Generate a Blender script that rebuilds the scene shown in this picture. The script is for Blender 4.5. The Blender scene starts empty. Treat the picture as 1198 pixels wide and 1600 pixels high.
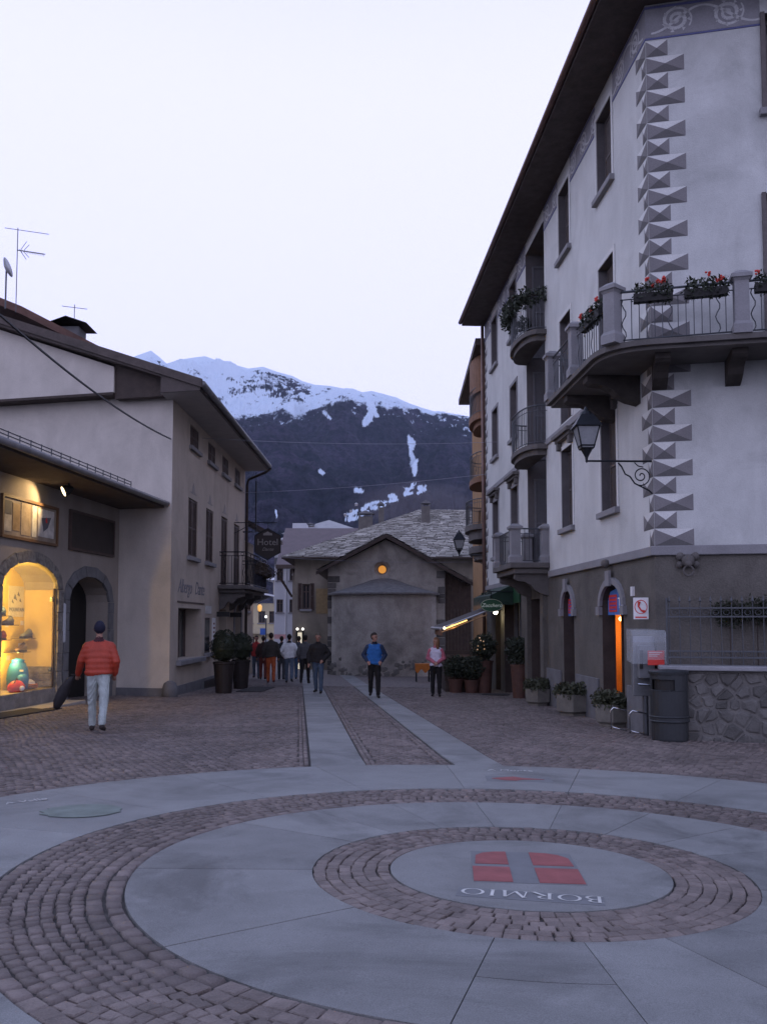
import bpy, math, random
import numpy as np
from mathutils import Vector, Matrix
sc = bpy.context.scene
rnd = random.Random(7)
R = math.radians
# ------------------------------------------------------------ camera, world, sun
H_EYE = 1.48
cam = bpy.data.cameras.new('camera'); camo = bpy.data.objects.new('camera', cam)
sc.collection.objects.link(camo); sc.camera = camo
camo.location = (0, 0, H_EYE); camo.rotation_euler = (R(90 + 3.5), 0, 0)
cam.sensor_fit = 'VERTICAL'; cam.sensor_height = 36; cam.lens = 36 * 1400 / 1600
cam.shift_y = 86.4 / 1600; cam.clip_start = .05; cam.clip_end = 40000
w = bpy.data.worlds.new('World'); sc.world = w; w.use_nodes = True
nt = w.node_tree; nt.nodes.clear()
wo = nt.nodes.new('ShaderNodeOutputWorld'); bg = nt.nodes.new('ShaderNodeBackground')
sky = nt.nodes.new('ShaderNodeTexSky'); sky.sky_type = 'NISHITA'; sky.sun_disc = False
SUN_EL, SUN_AZ = 4.0, -62.0            # sun low to the left, behind thin high cloud
sky.sun_elevation = R(SUN_EL); sky.sun_rotation = R(SUN_AZ); sky.altitude = 1200
sky.dust_density = .6; sky.ozone_density = 3
mx = nt.nodes.new('ShaderNodeMix'); mx.data_type = 'RGBA'; mx.inputs[0].default_value = .85
tcn = nt.nodes.new('ShaderNodeTexCoord'); spz = nt.nodes.new('ShaderNodeSeparateXYZ'); nt.links.new(tcn.outputs['Generated'], spz.inputs[0])
grd = nt.nodes.new('ShaderNodeMix'); grd.data_type = 'RGBA'; grd.clamp_factor = True     # dusk sky: pale above the horizon, deeper blue overhead
grd.inputs[6].default_value = (12.9, 12.9, 18.8, 1); grd.inputs[7].default_value = (3.9, 5.5, 10.4, 1)
mr = nt.nodes.new('ShaderNodeMapRange'); mr.interpolation_type = 'SMOOTHSTEP'; mr.inputs[1].default_value = .50; mr.inputs[2].default_value = 1.0
nt.links.new(spz.outputs[2], mr.inputs[0]); nt.links.new(mr.outputs[0], grd.inputs[0])
nt.links.new(sky.outputs[0], mx.inputs[6]); nt.links.new(grd.outputs[2], mx.inputs[7])
nt.links.new(mx.outputs[2], bg.inputs[0]); bg.inputs[1].default_value = .088
nt.links.new(bg.outputs[0], wo.inputs[0])
sl = bpy.data.lights.new('sun', 'SUN'); sl.energy = .32; sl.angle = R(60); sl.color = (.74, .86, 1)
so = bpy.data.objects.new('sun', sl); sc.collection.objects.link(so)
sv = Vector((math.sin(R(SUN_AZ)) * math.cos(R(38)), math.cos(R(SUN_AZ)) * math.cos(R(38)), math.sin(R(38))))
so.rotation_euler = (-sv).to_track_quat('-Z', 'Y').to_euler(); so.location = (-30, 0, 40)
vs = sc.view_settings; sc.display_settings.display_device = 'sRGB'
vs.view_transform = 'Standard'; vs.look = 'None'; vs.exposure = 0; vs.gamma = 1; vs.use_curve_mapping = False
sc.render.engine = 'CYCLES'; sc.cycles.use_denoising = True
sc.cycles.max_bounces = 6; sc.cycles.diffuse_bounces = 3; sc.cycles.glossy_bounces = 3
sc.cycles.transmission_bounces = 4; sc.cycles.transparent_max_bounces = 6
sc.cycles.sample_clamp_indirect = 4
# ------------------------------------------------------------ helpers
COL = sc.collection
SY, SX = .024, .014
def gz(x, y): return -SY * y - SX * x
def gp(x, y, d=0.): return (x, y, gz(x, y) + d)

def N(nt, t, **k):
    n = nt.nodes.new(t)
    for a, b in k.items():
        if hasattr(n, a): setattr(n, a, b)
    return n
MATS = {}
def mat(name, col, rough=.8, var=.18, scale=2.0, bump=.15, bscale=45., metal=0., streak=0., fine=.08, rnd_obj=0., attr=0., emit=None, estr=0., spec=.4, alpha=1., trans=0., stain=0., sscale=.55):
    """procedural surface: colour varied by two noises in world space, vertical streaks, fine bump"""
    if name in MATS: return MATS[name]
    m = bpy.data.materials.new(name); m.use_nodes = True; nt = m.node_tree; L = nt.links.new
    b = nt.nodes['Principled BSDF']; b.inputs['Roughness'].default_value = rough
    b.inputs['Metallic'].default_value = metal; b.inputs['Specular IOR Level'].default_value = spec
    b.inputs['Alpha'].default_value = alpha; b.inputs['Transmission Weight'].default_value = trans
    geo = N(nt, 'ShaderNodeNewGeometry')
    n1 = N(nt, 'ShaderNodeTexNoise'); n1.inputs['Scale'].default_value = scale; n1.inputs['Detail'].default_value = 6; n1.inputs['Roughness'].default_value = .6
    n2 = N(nt, 'ShaderNodeTexNoise'); n2.inputs['Scale'].default_value = bscale; n2.inputs['Detail'].default_value = 3
    L(geo.outputs['Position'], n1.inputs['Vector']); L(geo.outputs['Position'], n2.inputs['Vector'])
    def mul(a, lo, hi, mn=.3, mxv=.7):
        r = N(nt, 'ShaderNodeMapRange'); r.inputs[1].default_value = mn; r.inputs[2].default_value = mxv
        r.inputs[3].default_value = lo; r.inputs[4].default_value = hi; L(a, r.inputs[0]); return r.outputs[0]
    f = [mul(n1.outputs[0], 1 - var, 1 + var), mul(n2.outputs[0], 1 - fine, 1 + fine)]
    if streak:
        mp = N(nt, 'ShaderNodeMapping'); mp.inputs['Scale'].default_value = (1.6, 1.6, .42); L(geo.outputs['Position'], mp.inputs[0])
        n3 = N(nt, 'ShaderNodeTexNoise'); n3.inputs['Scale'].default_value = 1.1; n3.inputs['Detail'].default_value = 7; n3.inputs['Distortion'].default_value = .8; L(mp.outputs[0], n3.inputs['Vector'])
        f.append(mul(n3.outputs[0], 1 - streak, 1.0, .3, .6))
    if stain:
        n4 = N(nt, 'ShaderNodeTexNoise'); n4.inputs['Scale'].default_value = sscale; n4.inputs['Detail'].default_value = 9; n4.inputs['Roughness'].default_value = .68; n4.inputs['Distortion'].default_value = 1.2; L(geo.outputs['Position'], n4.inputs['Vector'])
        f.append(mul(n4.outputs[0], 1.0, 1 - stain, .48, .66))
    if rnd_obj:
        oi = N(nt, 'ShaderNodeObjectInfo'); f.append(mul(oi.outputs['Random'], 1 - rnd_obj, 1 + rnd_obj, 0, 1))
    if attr:
        at = N(nt, 'ShaderNodeAttribute'); at.attribute_name = 'tone'; f.append(mul(at.outputs['Fac'], 1 - attr, 1 + attr, 0, 1))
    cur = f[0]
    for g in f[1:]:
        mm = N(nt, 'ShaderNodeMath', operation='MULTIPLY'); L(cur, mm.inputs[0]); L(g, mm.inputs[1]); cur = mm.outputs[0]
    vm = N(nt, 'ShaderNodeVectorMath', operation='SCALE'); vm.inputs[0].default_value = col[:3]; L(cur, vm.inputs['Scale'])
    L(vm.outputs[0], b.inputs['Base Color'])
    if bump:
        bp = N(nt, 'ShaderNodeBump'); bp.inputs['Strength'].default_value = bump; bp.inputs['Distance'].default_value = .02
        L(n2.outputs[0], bp.inputs['Height']); L(bp.outputs[0], b.inputs['Normal'])
    if emit:
        b.inputs['Emission Color'].default_value = (*emit, 1); b.inputs['Emission Strength'].default_value = estr
    MATS[name] = m; return m

def tag(o, label=None, cat=None, group=None, kind=None):
    if label: o['label'] = label
    if cat: o['category'] = cat
    if group: o['group'] = group
    if kind: o['kind'] = kind
    return o
def wloc(o):
    v = Vector((0, 0, 0))
    while o is not None: v += o.location; o = o.parent
    return v
def thing(name, loc, label, cat, group=None):
    o = bpy.data.objects.new(name, None); o.empty_display_size = .2; COL.objects.link(o); o.location = loc
    return tag(o, label, cat, group)
def link(name, me, parent=None, loc=(0, 0, 0), rz=0.):
    o = bpy.data.objects.new(name, me); COL.objects.link(o); o.location = loc; o.rotation_euler[2] = rz
    if parent: o.parent = parent
    return o
class B:
    """collects faces in world space; build() links ONE mesh object"""
    def __init__(s): s.v = []; s.f = []; s.mi = []; s.m = 0; s.parts = []
    def add(s, vs, fs):
        o = len(s.v); s.v += [tuple(p) for p in vs]; s.parts.append((o, len(vs), len(s.f), len(fs)))
        for f in fs: s.f.append([i + o for i in f]); s.mi.append(s.m)
        return s
    def quad(s, a, b, c, d): return s.add([a, b, c, d], [(0, 1, 2, 3)])
    def hexa(s, p):      # p: 4 bottom ccw, 4 top ccw
        return s.add(p, [(3, 2, 1, 0), (4, 5, 6, 7), (0, 1, 5, 4), (1, 2, 6, 5), (2, 3, 7, 6), (3, 0, 4, 7)])
    def box(s, x0, x1, y0, y1, z0, z1):
        return s.hexa([(x0, y0, z0), (x1, y0, z0), (x1, y1, z0), (x0, y1, z0), (x0, y0, z1), (x1, y0, z1), (x1, y1, z1), (x0, y1, z1)])
    def prism(s, poly, dv):      # polygon (3d points) extruded by vector
        n = len(poly); q = [tuple(Vector(p) + Vector(dv)) for p in poly]
        return s.add(list(poly) + q, [tuple(range(n))[::-1], tuple(range(n, 2 * n))] + [(i, (i + 1) % n, n + (i + 1) % n, n + i) for i in range(n)])
    def tube(s, pts, r, n=6, caps=True):
        pts = [Vector(p) for p in pts]; rs = r if isinstance(r, (list, tuple)) else [r] * len(pts)
        vs = []; up = None
        for i, p in enumerate(pts):
            t = (pts[min(i + 1, len(pts) - 1)] - pts[max(i - 1, 0)]).normalized()
            if up is None: up = Vector((0, 0, 1)) if abs(t.z) < .9 else Vector((1, 0, 0))
            a = t.cross(up).normalized(); b = a.cross(t).normalized(); up = b
            for k in range(n):
                an = 2 * math.pi * k / n; vs.append(p + (a * math.cos(an) + b * math.sin(an)) * rs[i])
        fs = [(i * n + k, i * n + (k + 1) % n, (i + 1) * n + (k + 1) % n, (i + 1) * n + k) for i in range(len(pts) - 1) for k in range(n)]
        if caps: fs += [tuple(range(n))[::-1], tuple(range((len(pts) - 1) * n, len(pts) * n))]
        return s.add(vs, fs)
    def lathe(s, c, prof, n=20, sx=1., sy=1., a0=0.):   # prof: (r,z)
        vs = []
        for r, z in prof:
            for k in range(n):
                an = a0 + 2 * math.pi * k / n; vs.append((c[0] + sx * r * math.cos(an), c[1] + sy * r * math.sin(an), c[2] + z))
        m = len(prof)
        fs = [(i * n + k, i * n + (k + 1) % n, (i + 1) * n + (k + 1) % n, (i + 1) * n + k) for i in range(m - 1) for k in range(n)]
        fs += [tuple(range(n))[::-1], tuple(range((m - 1) * n, m * n))]
        return s.add(vs, fs)
    def ball(s, c, r, n=10, k=7): return s.lathe(c, [(max(1e-3, r * math.sin(math.pi * i / k)), -r * math.cos(math.pi * i / k)) for i in range(k + 1)], n)
    def build(s, name, m, parent=None, smooth=False, bevel=0.):
        off = wloc(parent) if parent else Vector((0, 0, 0))
        me = bpy.data.meshes.new(name)
        me.from_pydata([(p[0] - off.x, p[1] - off.y, p[2] - off.z) for p in s.v], [], s.f)
        ms = m if isinstance(m, (list, tuple)) else [m]
        for q in ms: me.materials.append(q)
        if len(ms) > 1: me.polygons.foreach_set('material_index', s.mi)
        if smooth: me.polygons.foreach_set('use_smooth', [True] * len(me.polygons))
        me.update()
        o = link(name, me, parent)
        if bevel:
            md = o.modifiers.new('bevel', 'BEVEL'); md.width = bevel; md.segments = 2; md.limit_method = 'ANGLE'
        return o
    # each separate piece becomes an object of its own
    def each(s, name, m, parent=None, **k):
        out = None
        for o, n, fo, fn in s.parts:
            b = B(); b.v = s.v[o:o + n]; b.f = [[i - o for i in f] for f in s.f[fo:fo + fn]]; b.mi = s.mi[fo:fo + fn]; out = b.build(name, m, parent, **k)
        return out
class Fr:
    """vertical plane frame: u along, d outward, z up"""
    def __init__(s, o, d, side):
        l = math.hypot(*d); s.o = o; s.d = (d[0] / l, d[1] / l); s.n = (-s.d[1] * side, s.d[0] * side); s.side = side
    def p(s, u, d, z): return (s.o[0] + u * s.d[0] + d * s.n[0], s.o[1] + u * s.d[1] + d * s.n[1], z)
    def box(s, b, u0, u1, d0, d1, z0, z1):
        q = [s.p(u0, d0, z0), s.p(u1, d0, z0), s.p(u1, d1, z0), s.p(u0, d1, z0), s.p(u0, d0, z1), s.p(u1, d0, z1), s.p(u1, d1, z1), s.p(u0, d1, z1)]
        if s.side < 0: q = [q[i] for i in (3, 2, 1, 0, 7, 6, 5, 4)]
        return b.hexa(q)
    def poly(s, b, pts, d0, d1):    # pts (u,z) extruded from d0 to d1
        return b.prism([s.p(u, d0, z) for u, z in pts], Vector(s.p(0, d1, 0)) - Vector(s.p(0, d0, 0)))
    def ang(s): return math.atan2(s.d[1], s.d[0])

def arch_pts(u0, u1, zs, rise, n=10):
    c = (u0 + u1) / 2; hw = (u1 - u0) / 2
    return [(c - hw * math.cos(math.pi * i / n), zs + rise * math.sin(math.pi * i / n)) for i in range(n + 1)]
def wall(fr, u0, u1, z0, z1, ops, name, m, parent, rm=None):
    """front sheet with openings (u0,u1,z0,z1,depth[,rise]) and their reveals; z0 may be below ground"""
    b = B(); us = sorted({u0, u1, *[v for o in ops for v in o[:2]]}); zs = sorted({z0, z1, *[v for o in ops for v in o[2:4]]})
    for i in range(len(us) - 1):
        for j in range(len(zs) - 1):
            cu, cz = (us[i] + us[i + 1]) / 2, (zs[j] + zs[j + 1]) / 2
            if any(o[0] < cu < o[1] and o[2] < cz < o[3] for o in ops): continue
            b.quad(fr.p(us[i], 0, zs[j]), fr.p(us[i + 1], 0, zs[j]), fr.p(us[i + 1], 0, zs[j + 1]), fr.p(us[i], 0, zs[j + 1]))
    if rm: b.m = 1
    for o in ops:
        a, c, lo, hi, dp = o[:5]; rise = o[5] if len(o) > 5 else 0
        top = hi - rise
        for (p, q) in (((a, lo), (a, top)), ((c, lo), (c, top)), ((a, lo), (c, lo))):
            b.quad(fr.p(p[0], 0, p[1]), fr.p(q[0], 0, q[1]), fr.p(q[0], -dp, q[1]), fr.p(p[0], -dp, p[1]))
        pts = arch_pts(a, c, top, rise) if rise else [(a, hi), (c, hi)]
        for p, q in zip(pts, pts[1:]):
            b.quad(fr.p(p[0], 0, p[1]), fr.p(q[0], 0, q[1]), fr.p(q[0], -dp, q[1]), fr.p(p[0], -dp, p[1]))
            if rise: b.m = 0; b.quad(fr.p(p[0], 0, p[1]), fr.p(q[0], 0, q[1]), fr.p(q[0], 0, hi), fr.p(p[0], 0, hi)); b.m = 1 if rm else 0
    return b.build(name, [m, rm] if rm else m, parent)
def text_mesh(s, size, name, m, mtx, parent=None, shear=0., ext=.004, align='CENTER', space=1.):
    c = bpy.data.curves.new(name, 'FONT'); c.body = s; c.size = size; c.shear = shear; c.extrude = ext; c.align_x = align; c.align_y = 'CENTER'; c.space_character = space
    c.resolution_u = 3
    o = bpy.data.objects.new('tmp', c); COL.objects.link(o)
    me = bpy.data.meshes.new_from_object(o); bpy.data.objects.remove(o); bpy.data.curves.remove(c)
    me.transform(mtx)
    if parent: me.transform(Matrix.Translation(-wloc(parent)))
    me.materials.clear(); me.materials.append(m); me.name = name
    return link(name, me, parent)
def leaves(c, rad, n, size, seed=1, shell=.55, flat=0., zmin=-9):
    """leaf-sized bent quads spread through an ellipsoid -> (verts, faces)"""
    g = np.random.default_rng(seed); d = g.normal(size=(n, 3)); d /= np.linalg.norm(d, axis=1)[:, None]
    lump = 1 + .16 * np.sin(d[:, 0] * 5 + seed) * np.sin(d[:, 1] * 6 + 2) + .12 * np.sin(d[:, 2] * 9 + seed * 2)
    r = (shell + (1 - shell) * g.random(n) ** .6) * lump
    P = d * r[:, None] * np.array(rad); P[:, 2] = np.maximum(P[:, 2], zmin); P = P + np.array(c)
    a = g.normal(size=(n, 3)) + d * .6; a /= np.linalg.norm(a, axis=1)[:, None]
    b = np.cross(a, g.normal(size=(n, 3))); b /= np.linalg.norm(b, axis=1)[:, None]
    s = size * (.6 + .8 * g.random(n))[:, None]
    V = np.stack([P - a * s, P + b * s * .45, P + a * s, P - b * s * .45], 1).reshape(-1, 3)
    F = np.arange(4 * n).reshape(n, 4)
    return V.tolist(), F.tolist()
def np_mesh(name, V, F, m, parent=None, tone=None, smooth=False):
    me = bpy.data.meshes.new(name); off = wloc(parent) if parent else Vector((0, 0, 0))
    V = np.asarray(V, float) - np.array(off); F = np.asarray(F)
    me.vertices.add(len(V)); me.vertices.foreach_set('co', V.ravel())
    k = F.shape[1]; me.loops.add(F.size); me.loops.foreach_set('vertex_index', F.ravel().astype('i4'))
    me.polygons.add(len(F)); me.polygons.foreach_set('loop_start', np.arange(0, F.size, k, dtype='i4'))
    me.polygons.foreach_set('loop_total', np.full(len(F), k, 'i4'))
    if smooth: me.polygons.foreach_set('use_smooth', np.ones(len(F), bool))
    me.update(calc_edges=True); me.validate()
    if tone is not None:
        a = me.attributes.new('tone', 'FLOAT', 'POINT'); a.data.foreach_set('value', np.asarray(tone, 'f4'))
    me.materials.append(m); return link(name, me, parent)
# ------------------------------------------------------------ materials
SLAB = mat('granite_slab', (.205, .208, .205), .7, .13, 2.6, .25, 160, rnd_obj=.11, fine=.24, stain=.42)
SLABO = mat('granite_slab_outer', (.215, .219, .217), .7, .13, 2.2, .25, 160, rnd_obj=.10, fine=.24, stain=.38)
JOINT = mat('joint_sand', (.066, .058, .054), .95, .3, 3, .4, 90)
COB = mat('porphyry_cobble', (.185, .152, .138), .65, .22, 9, .5, 90, rnd_obj=.17, stain=.22, sscale=1.5)
COBA = mat('porphyry_cobble_field', (.165, .135, .124), .66, .22, 1.1, .4, 90, attr=.28, stain=.25, sscale=.4)
REDP = mat('red_stone_inlay', (.28, .085, .085), .7, .18, 6, .2, 150)
WHITEP = mat('white_stone_inlay', (.56, .56, .53), .6, .15, 9, .1)
GREENP = mat('green_stone_inlay', (.165, .20, .18), .7, .2, 6, .2, 150)
GREYP = mat('grey_stone_inlay', (.165, .172, .18), .7, .12, 6, .15, 150)
STUC = mat('pale_stucco', (.57, .575, .56), .9, .09, .7, .35, 55, streak=.10, fine=.06, stain=.10, sscale=.5)
STUCF = mat('pale_stucco_front', (.53, .54, .53), .9, .13, .9, .35, 55, streak=.12, fine=.06, stain=.16, sscale=.6)
GREY = mat('grey_render', (.122, .112, .100), .9, .16, 1.4, .5, 38, streak=.12, fine=.14, stain=.28, sscale=.8)
TRIM = mat('grey_stone_trim', (.235, .23, .24), .85, .12, 2, .3, 50)
TRIM2 = mat('brown_stone_trim', (.115, .105, .10), .85, .2, 3, .35, 40)
QL = mat('painted_facet_light', (.59, .59, .575), .9, .08, 2, .2); QM = mat('painted_facet_mid', (.20, .19, .195), .9, .1, 2, .2); QD = mat('painted_facet_dark', (.125, .12, .122), .9, .1, 2, .2)
SHUT = mat('brown_shutter_wood', (.085, .06, .052), .6, .2, 6, .2); WOOD = mat('dark_wood', (.05, .036, .03), .7, .3, 5, .3)
SOFF = mat('eave_boards', (.085, .068, .062), .8, .25, 4, .3, 20)
IRON = mat('black_iron', (.026, .029, .034), .45, .1, 5, .05, metal=.6); IRON2 = mat('grey_iron', (.09, .095, .105), .5, .1, 5, .05, metal=.5)
GLASS = mat('dark_window_glass', (.025, .028, .034), .07, .1, 3, 0, spec=.6); CREAM = mat('cream_stucco', (.48, .41, .34), .9, .1, .8, .35, 55, streak=.10, fine=.07, stain=.12)
CREAMF = mat('cream_stucco_gable', (.56, .52, .47), .9, .1, .8, .35, 55, streak=.10, fine=.07, stain=.12)
PLINTH = mat('grey_plinth', (.15, .15, .16), .9, .2, 3, .4); ROOF = mat('brown_roof_sheet', (.075, .06, .055), .7, .25, 2, .3, 30)
COPPER = mat('gutter_metal', (.16, .10, .085), .5, .2, 3, .1, metal=.4); ZINC = mat('zinc_gutter', (.19, .185, .19), .5, .2, 3, .1, metal=.4)
STONE = mat('field_stone', (.115, .11, .105), .9, .28, 4, .6, 40, rnd_obj=.3); MORT = mat('old_mortar', (.15, .142, .135), .95, .25, 4, .6, 50)
CHURCH = mat('old_plaster', (.38, .36, .33), .95, .25, 1.3, .6, 30, streak=.15, fine=.16, stain=.35, sscale=.6); SLATE = mat('stone_slate', (.42, .41, .38), .85, .25, 1.5, .4, 25, attr=.36)
LEAF = mat('box_leaf', (.022, .029, .015), .6, .35, 9, 0); LEAF2 = mat('conifer_leaf', (.035, .045, .03), .65, .35, 9, 0); LEAF3 = mat('winter_shrub_leaf', (.055, .06, .035), .7, .35, 7, 0)
FLOW = mat('red_petals', (.55, .05, .035), .6, .2, 9, 0); TERRA = mat('dark_terracotta', (.09, .045, .035), .7, .2, 6, .2); CONC = mat('washed_concrete', (.175, .165, .145), .95, .2, 8, .6, 70)
STEEL = mat('polished_steel', (.55, .56, .58), .25, .05, 5, 0, metal=1.); MATB = mat('rubber_mat', (.035, .033, .034), .95, .2, 9, .5, 120)
WHT = mat('white_paint', (.72, .72, .72), .6, .05, 4, 0); RED = mat('red_paint', (.6, .04, .03), .5, .06, 5, 0); BLACK = mat('black_board', (.014, .013, .013), .6, .1, 5, .05)
BIN = mat('dark_bin_metal', (.035, .038, .042), .5, .12, 6, .05, metal=.3); GREEN = mat('green_sign', (.015, .07, .03), .5, .1, 5, .05)
def glow(name, col, s, base=(.8, .7, .5)): return mat(name, base, .6, .04, 3, 0, emit=col, estr=s)
# ------------------------------------------------------------ ground and plaza
b = B()
xs = [-3000, -300, -60, -20, 20, 60, 300, 3000]; ys = [-200, -20, 0, 60, 160, 420, 1300]
for i in range(len(xs) - 1):
    for j in range(len(ys) - 1):
        b.quad(*[gp(x, y, -.03 - (0 if y < 60 else .02 * (y - 60) ** .8)) for x, y in ((xs[i], ys[j]), (xs[i + 1], ys[j]), (xs[i + 1], ys[j + 1]), (xs[i], ys[j + 1]))])
tag(b.build('ground', JOINT), kind='structure')
CX, CY = .956, 6.03
R1, R2, R3, R4, R5 = .919, 1.418, 2.564, 3.352, 5.17
def pol(r, a): return CX + r * math.cos(a), CY + r * math.sin(a)
def sector(b, r0, r1, a0, a1, gap=.0028, top=0., th=.028, n=8):
    da = gap / max(r0, .3); q = []
    for i in range(n + 1):
        a = a0 + da + (a1 - a0 - 2 * da) * i / n
        q.append((pol(r0, a0 + gap / max(r0, .3) + (a1 - a0 - 2 * gap / max(r0, .3)) * i / n), pol(r1, a0 + gap / r1 + (a1 - a0 - 2 * gap / r1) * i / n)))
    for i in range(n):
        (a_, b_), (c_, d_) = q[i], q[i + 1]
        b.hexa([gp(*a_, top - th), gp(*b_, top - th), gp(*d_, top - th), gp(*c_, top - th), gp(*a_, top), gp(*b_, top), gp(*d_, top), gp(*c_, top)])
    return b
def bed(name, r0, r1, m=JOINT):
    b = B(); n = 72
    for i in range(n):
        a, c = 2 * math.pi * i / n, 2 * math.pi * (i + 1) / n
        if r0 < .01: b.add([gp(CX, CY, -.02), gp(*pol(r1, a), -.02), gp(*pol(r1, c), -.02)], [(0, 1, 2)])
        else: b.quad(gp(*pol(r0, a), -.02), gp(*pol(r1, a), -.02), gp(*pol(r1, c), -.02), gp(*pol(r0, c), -.02))
    return tag(b.build(name, m), kind='structure')
# cobble shapes shared by all single stones
cob_me = []
for k in range(7):
    r = random.Random(50 + k); j = lambda s: r.uniform(-s, s)
    bot = [(-.5 + j(.04), -.5 + j(.04), -.3), (.5 + j(.04), -.5 + j(.04), -.3), (.5 + j(.04), .5 + j(.04), -.3), (-.5 + j(.04), .5 + j(.04), -.3)]
    mid = [(x, y, -.07 + j(.02)) for x, y, _ in bot]; top = [(x * .87 + j(.02), y * .87 + j(.02), 0 + j(.03)) for x, y, _ in bot]
    bb = B(); bb.add(bot + mid + top + [(j(.1), j(.1), .03)], [(0, 1, 5, 4), (1, 2, 6, 5), (2, 3, 7, 6), (3, 0, 4, 7), (4, 5, 9, 8), (5, 6, 10, 9), (6, 7, 11, 10), (7, 4, 8, 11), (8, 9, 12), (9, 10, 12), (10, 11, 12), (11, 8, 12)])
    me = bpy.data.meshes.new('cobble'); me.from_pydata(bb.v, [], bb.f); me.materials.append(COB); me.update(); cob_me.append(me)
def visible(x, y):
    return y > 2.2 and abs(x) < .46 * y + .3 and y * .5 > 1.2
def lay_singles(specs, parent, limit=300):
    """specs (x,y,angle,w,d); the nearest in view become objects, the rest one joined part"""
    S = sorted([s for s in specs if visible(s[0], s[1])], key=lambda s: math.hypot(s[0], s[1]))
    for x, y, a, wd, dp in S[:limit]:
        o = link('cobble', cob_me[rnd.randrange(7)], parent, gp(x, y, rnd.uniform(-.005, .0)), a + (math.pi if rnd.random() < .5 else 0))
        o.scale = (wd, dp, .09); o.rotation_euler[0] = rnd.uniform(-.03, .03); o.rotation_euler[1] = rnd.uniform(-.03, .03)
    rest = S[limit:]
    if rest: tag(joined(np.array(rest), 'cobbles', COBA, parent), kind='stuff')
def joined(S, name, m, parent, seed=3):
    g = np.random.default_rng(seed); n = len(S)
    base = np.array([(-.5, -.5, -.03), (.5, -.5, -.03), (.5, .5, -.03), (-.5, .5, -.03), (-.41, -.41, 0), (.41, -.41, 0), (.41, .41, 0), (-.41, .41, 0)])
    V = np.repeat(base[None], n, 0); V[:, :, :2] += g.uniform(-.05, .05, (n, 8, 2)); V[:, 4:, 2] += g.uniform(-.005, .004, (n, 4)) + g.uniform(-.004, .003, (n, 1))
    V[:, :, 0] *= S[:, 3:4]; V[:, :, 1] *= S[:, 4:5]; c, s = np.cos(S[:, 2:3]), np.sin(S[:, 2:3])
    X = V[:, :, 0] * c - V[:, :, 1] * s + S[:, 0:1]; Y = V[:, :, 0] * s + V[:, :, 1] * c + S[:, 1:2]; Z = V[:, :, 2] - SY * Y - SX * X
    f = np.array([(4, 5, 6, 7), (0, 1, 5, 4), (1, 2, 6, 5), (2, 3, 7, 6), (3, 0, 4, 7)])
    F = (f[None] + 8 * np.arange(n)[:, None, None]).reshape(-1, 4)
    return np_mesh(name, np.stack([X, Y, Z], 2).reshape(-1, 3), F, m, parent, tone=np.repeat(g.random(n), 8))
# centre disc
JSL = mat('slab_joint_mortar', (.10, .10, .10), .95, .2, 5, .2)
disc = bed('plaza_medallion', 0, R1)
b = B(); n = 64; ring = [pol(R1 - .008, 2 * math.pi * i / n) for i in range(n)]
b.prism([gp(x, y, -.03) for x, y in ring], (0, 0, .03)).build('slab', SLAB, disc)
# emblem: four red quarters of a shield with a cross between, and the town's name turned to the far side
def plate(pts, top, m, name, parent, rot=0., c=(0, 0)):
    q = []
    for x, y in pts:
        xx, yy = x * math.cos(rot) - y * math.sin(rot) + c[0], x * math.sin(rot) + y * math.cos(rot) + c[1]; q.append(gp(xx, yy, top - .004))
    return B().prism(q, (0, 0, .004)).build(name, m, parent)
sc0, srot = (.955, 6.10), R(-4.2)
plate([(-.36, -.40), (.34, -.40), (.34, .44), (-.36, .44)], .003, GREYP, 'shield_ground', disc, srot, sc0)
plate([(-.36, -.385), (-.115, -.385), (-.115, -.015), (-.36, -.015)], .007, REDP, 'shield_quarter', disc, srot, sc0)
plate([(.05, -.385), (.335, -.385), (.335, -.015), (.05, -.015)], .007, REDP, 'shield_quarter', disc, srot, sc0)
plate([(-.34, .065), (-.115, .065), (-.115, .43), (-.20, .42), (-.28, .38), (-.33, .30)], .007, REDP, 'shield_quarter', disc, srot, sc0)
plate([(.05, .065), (.32, .065), (.31, .28), (.25, .37), (.17, .415), (.05, .43)], .007, REDP, 'shield_quarter', disc, srot, sc0)
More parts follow.
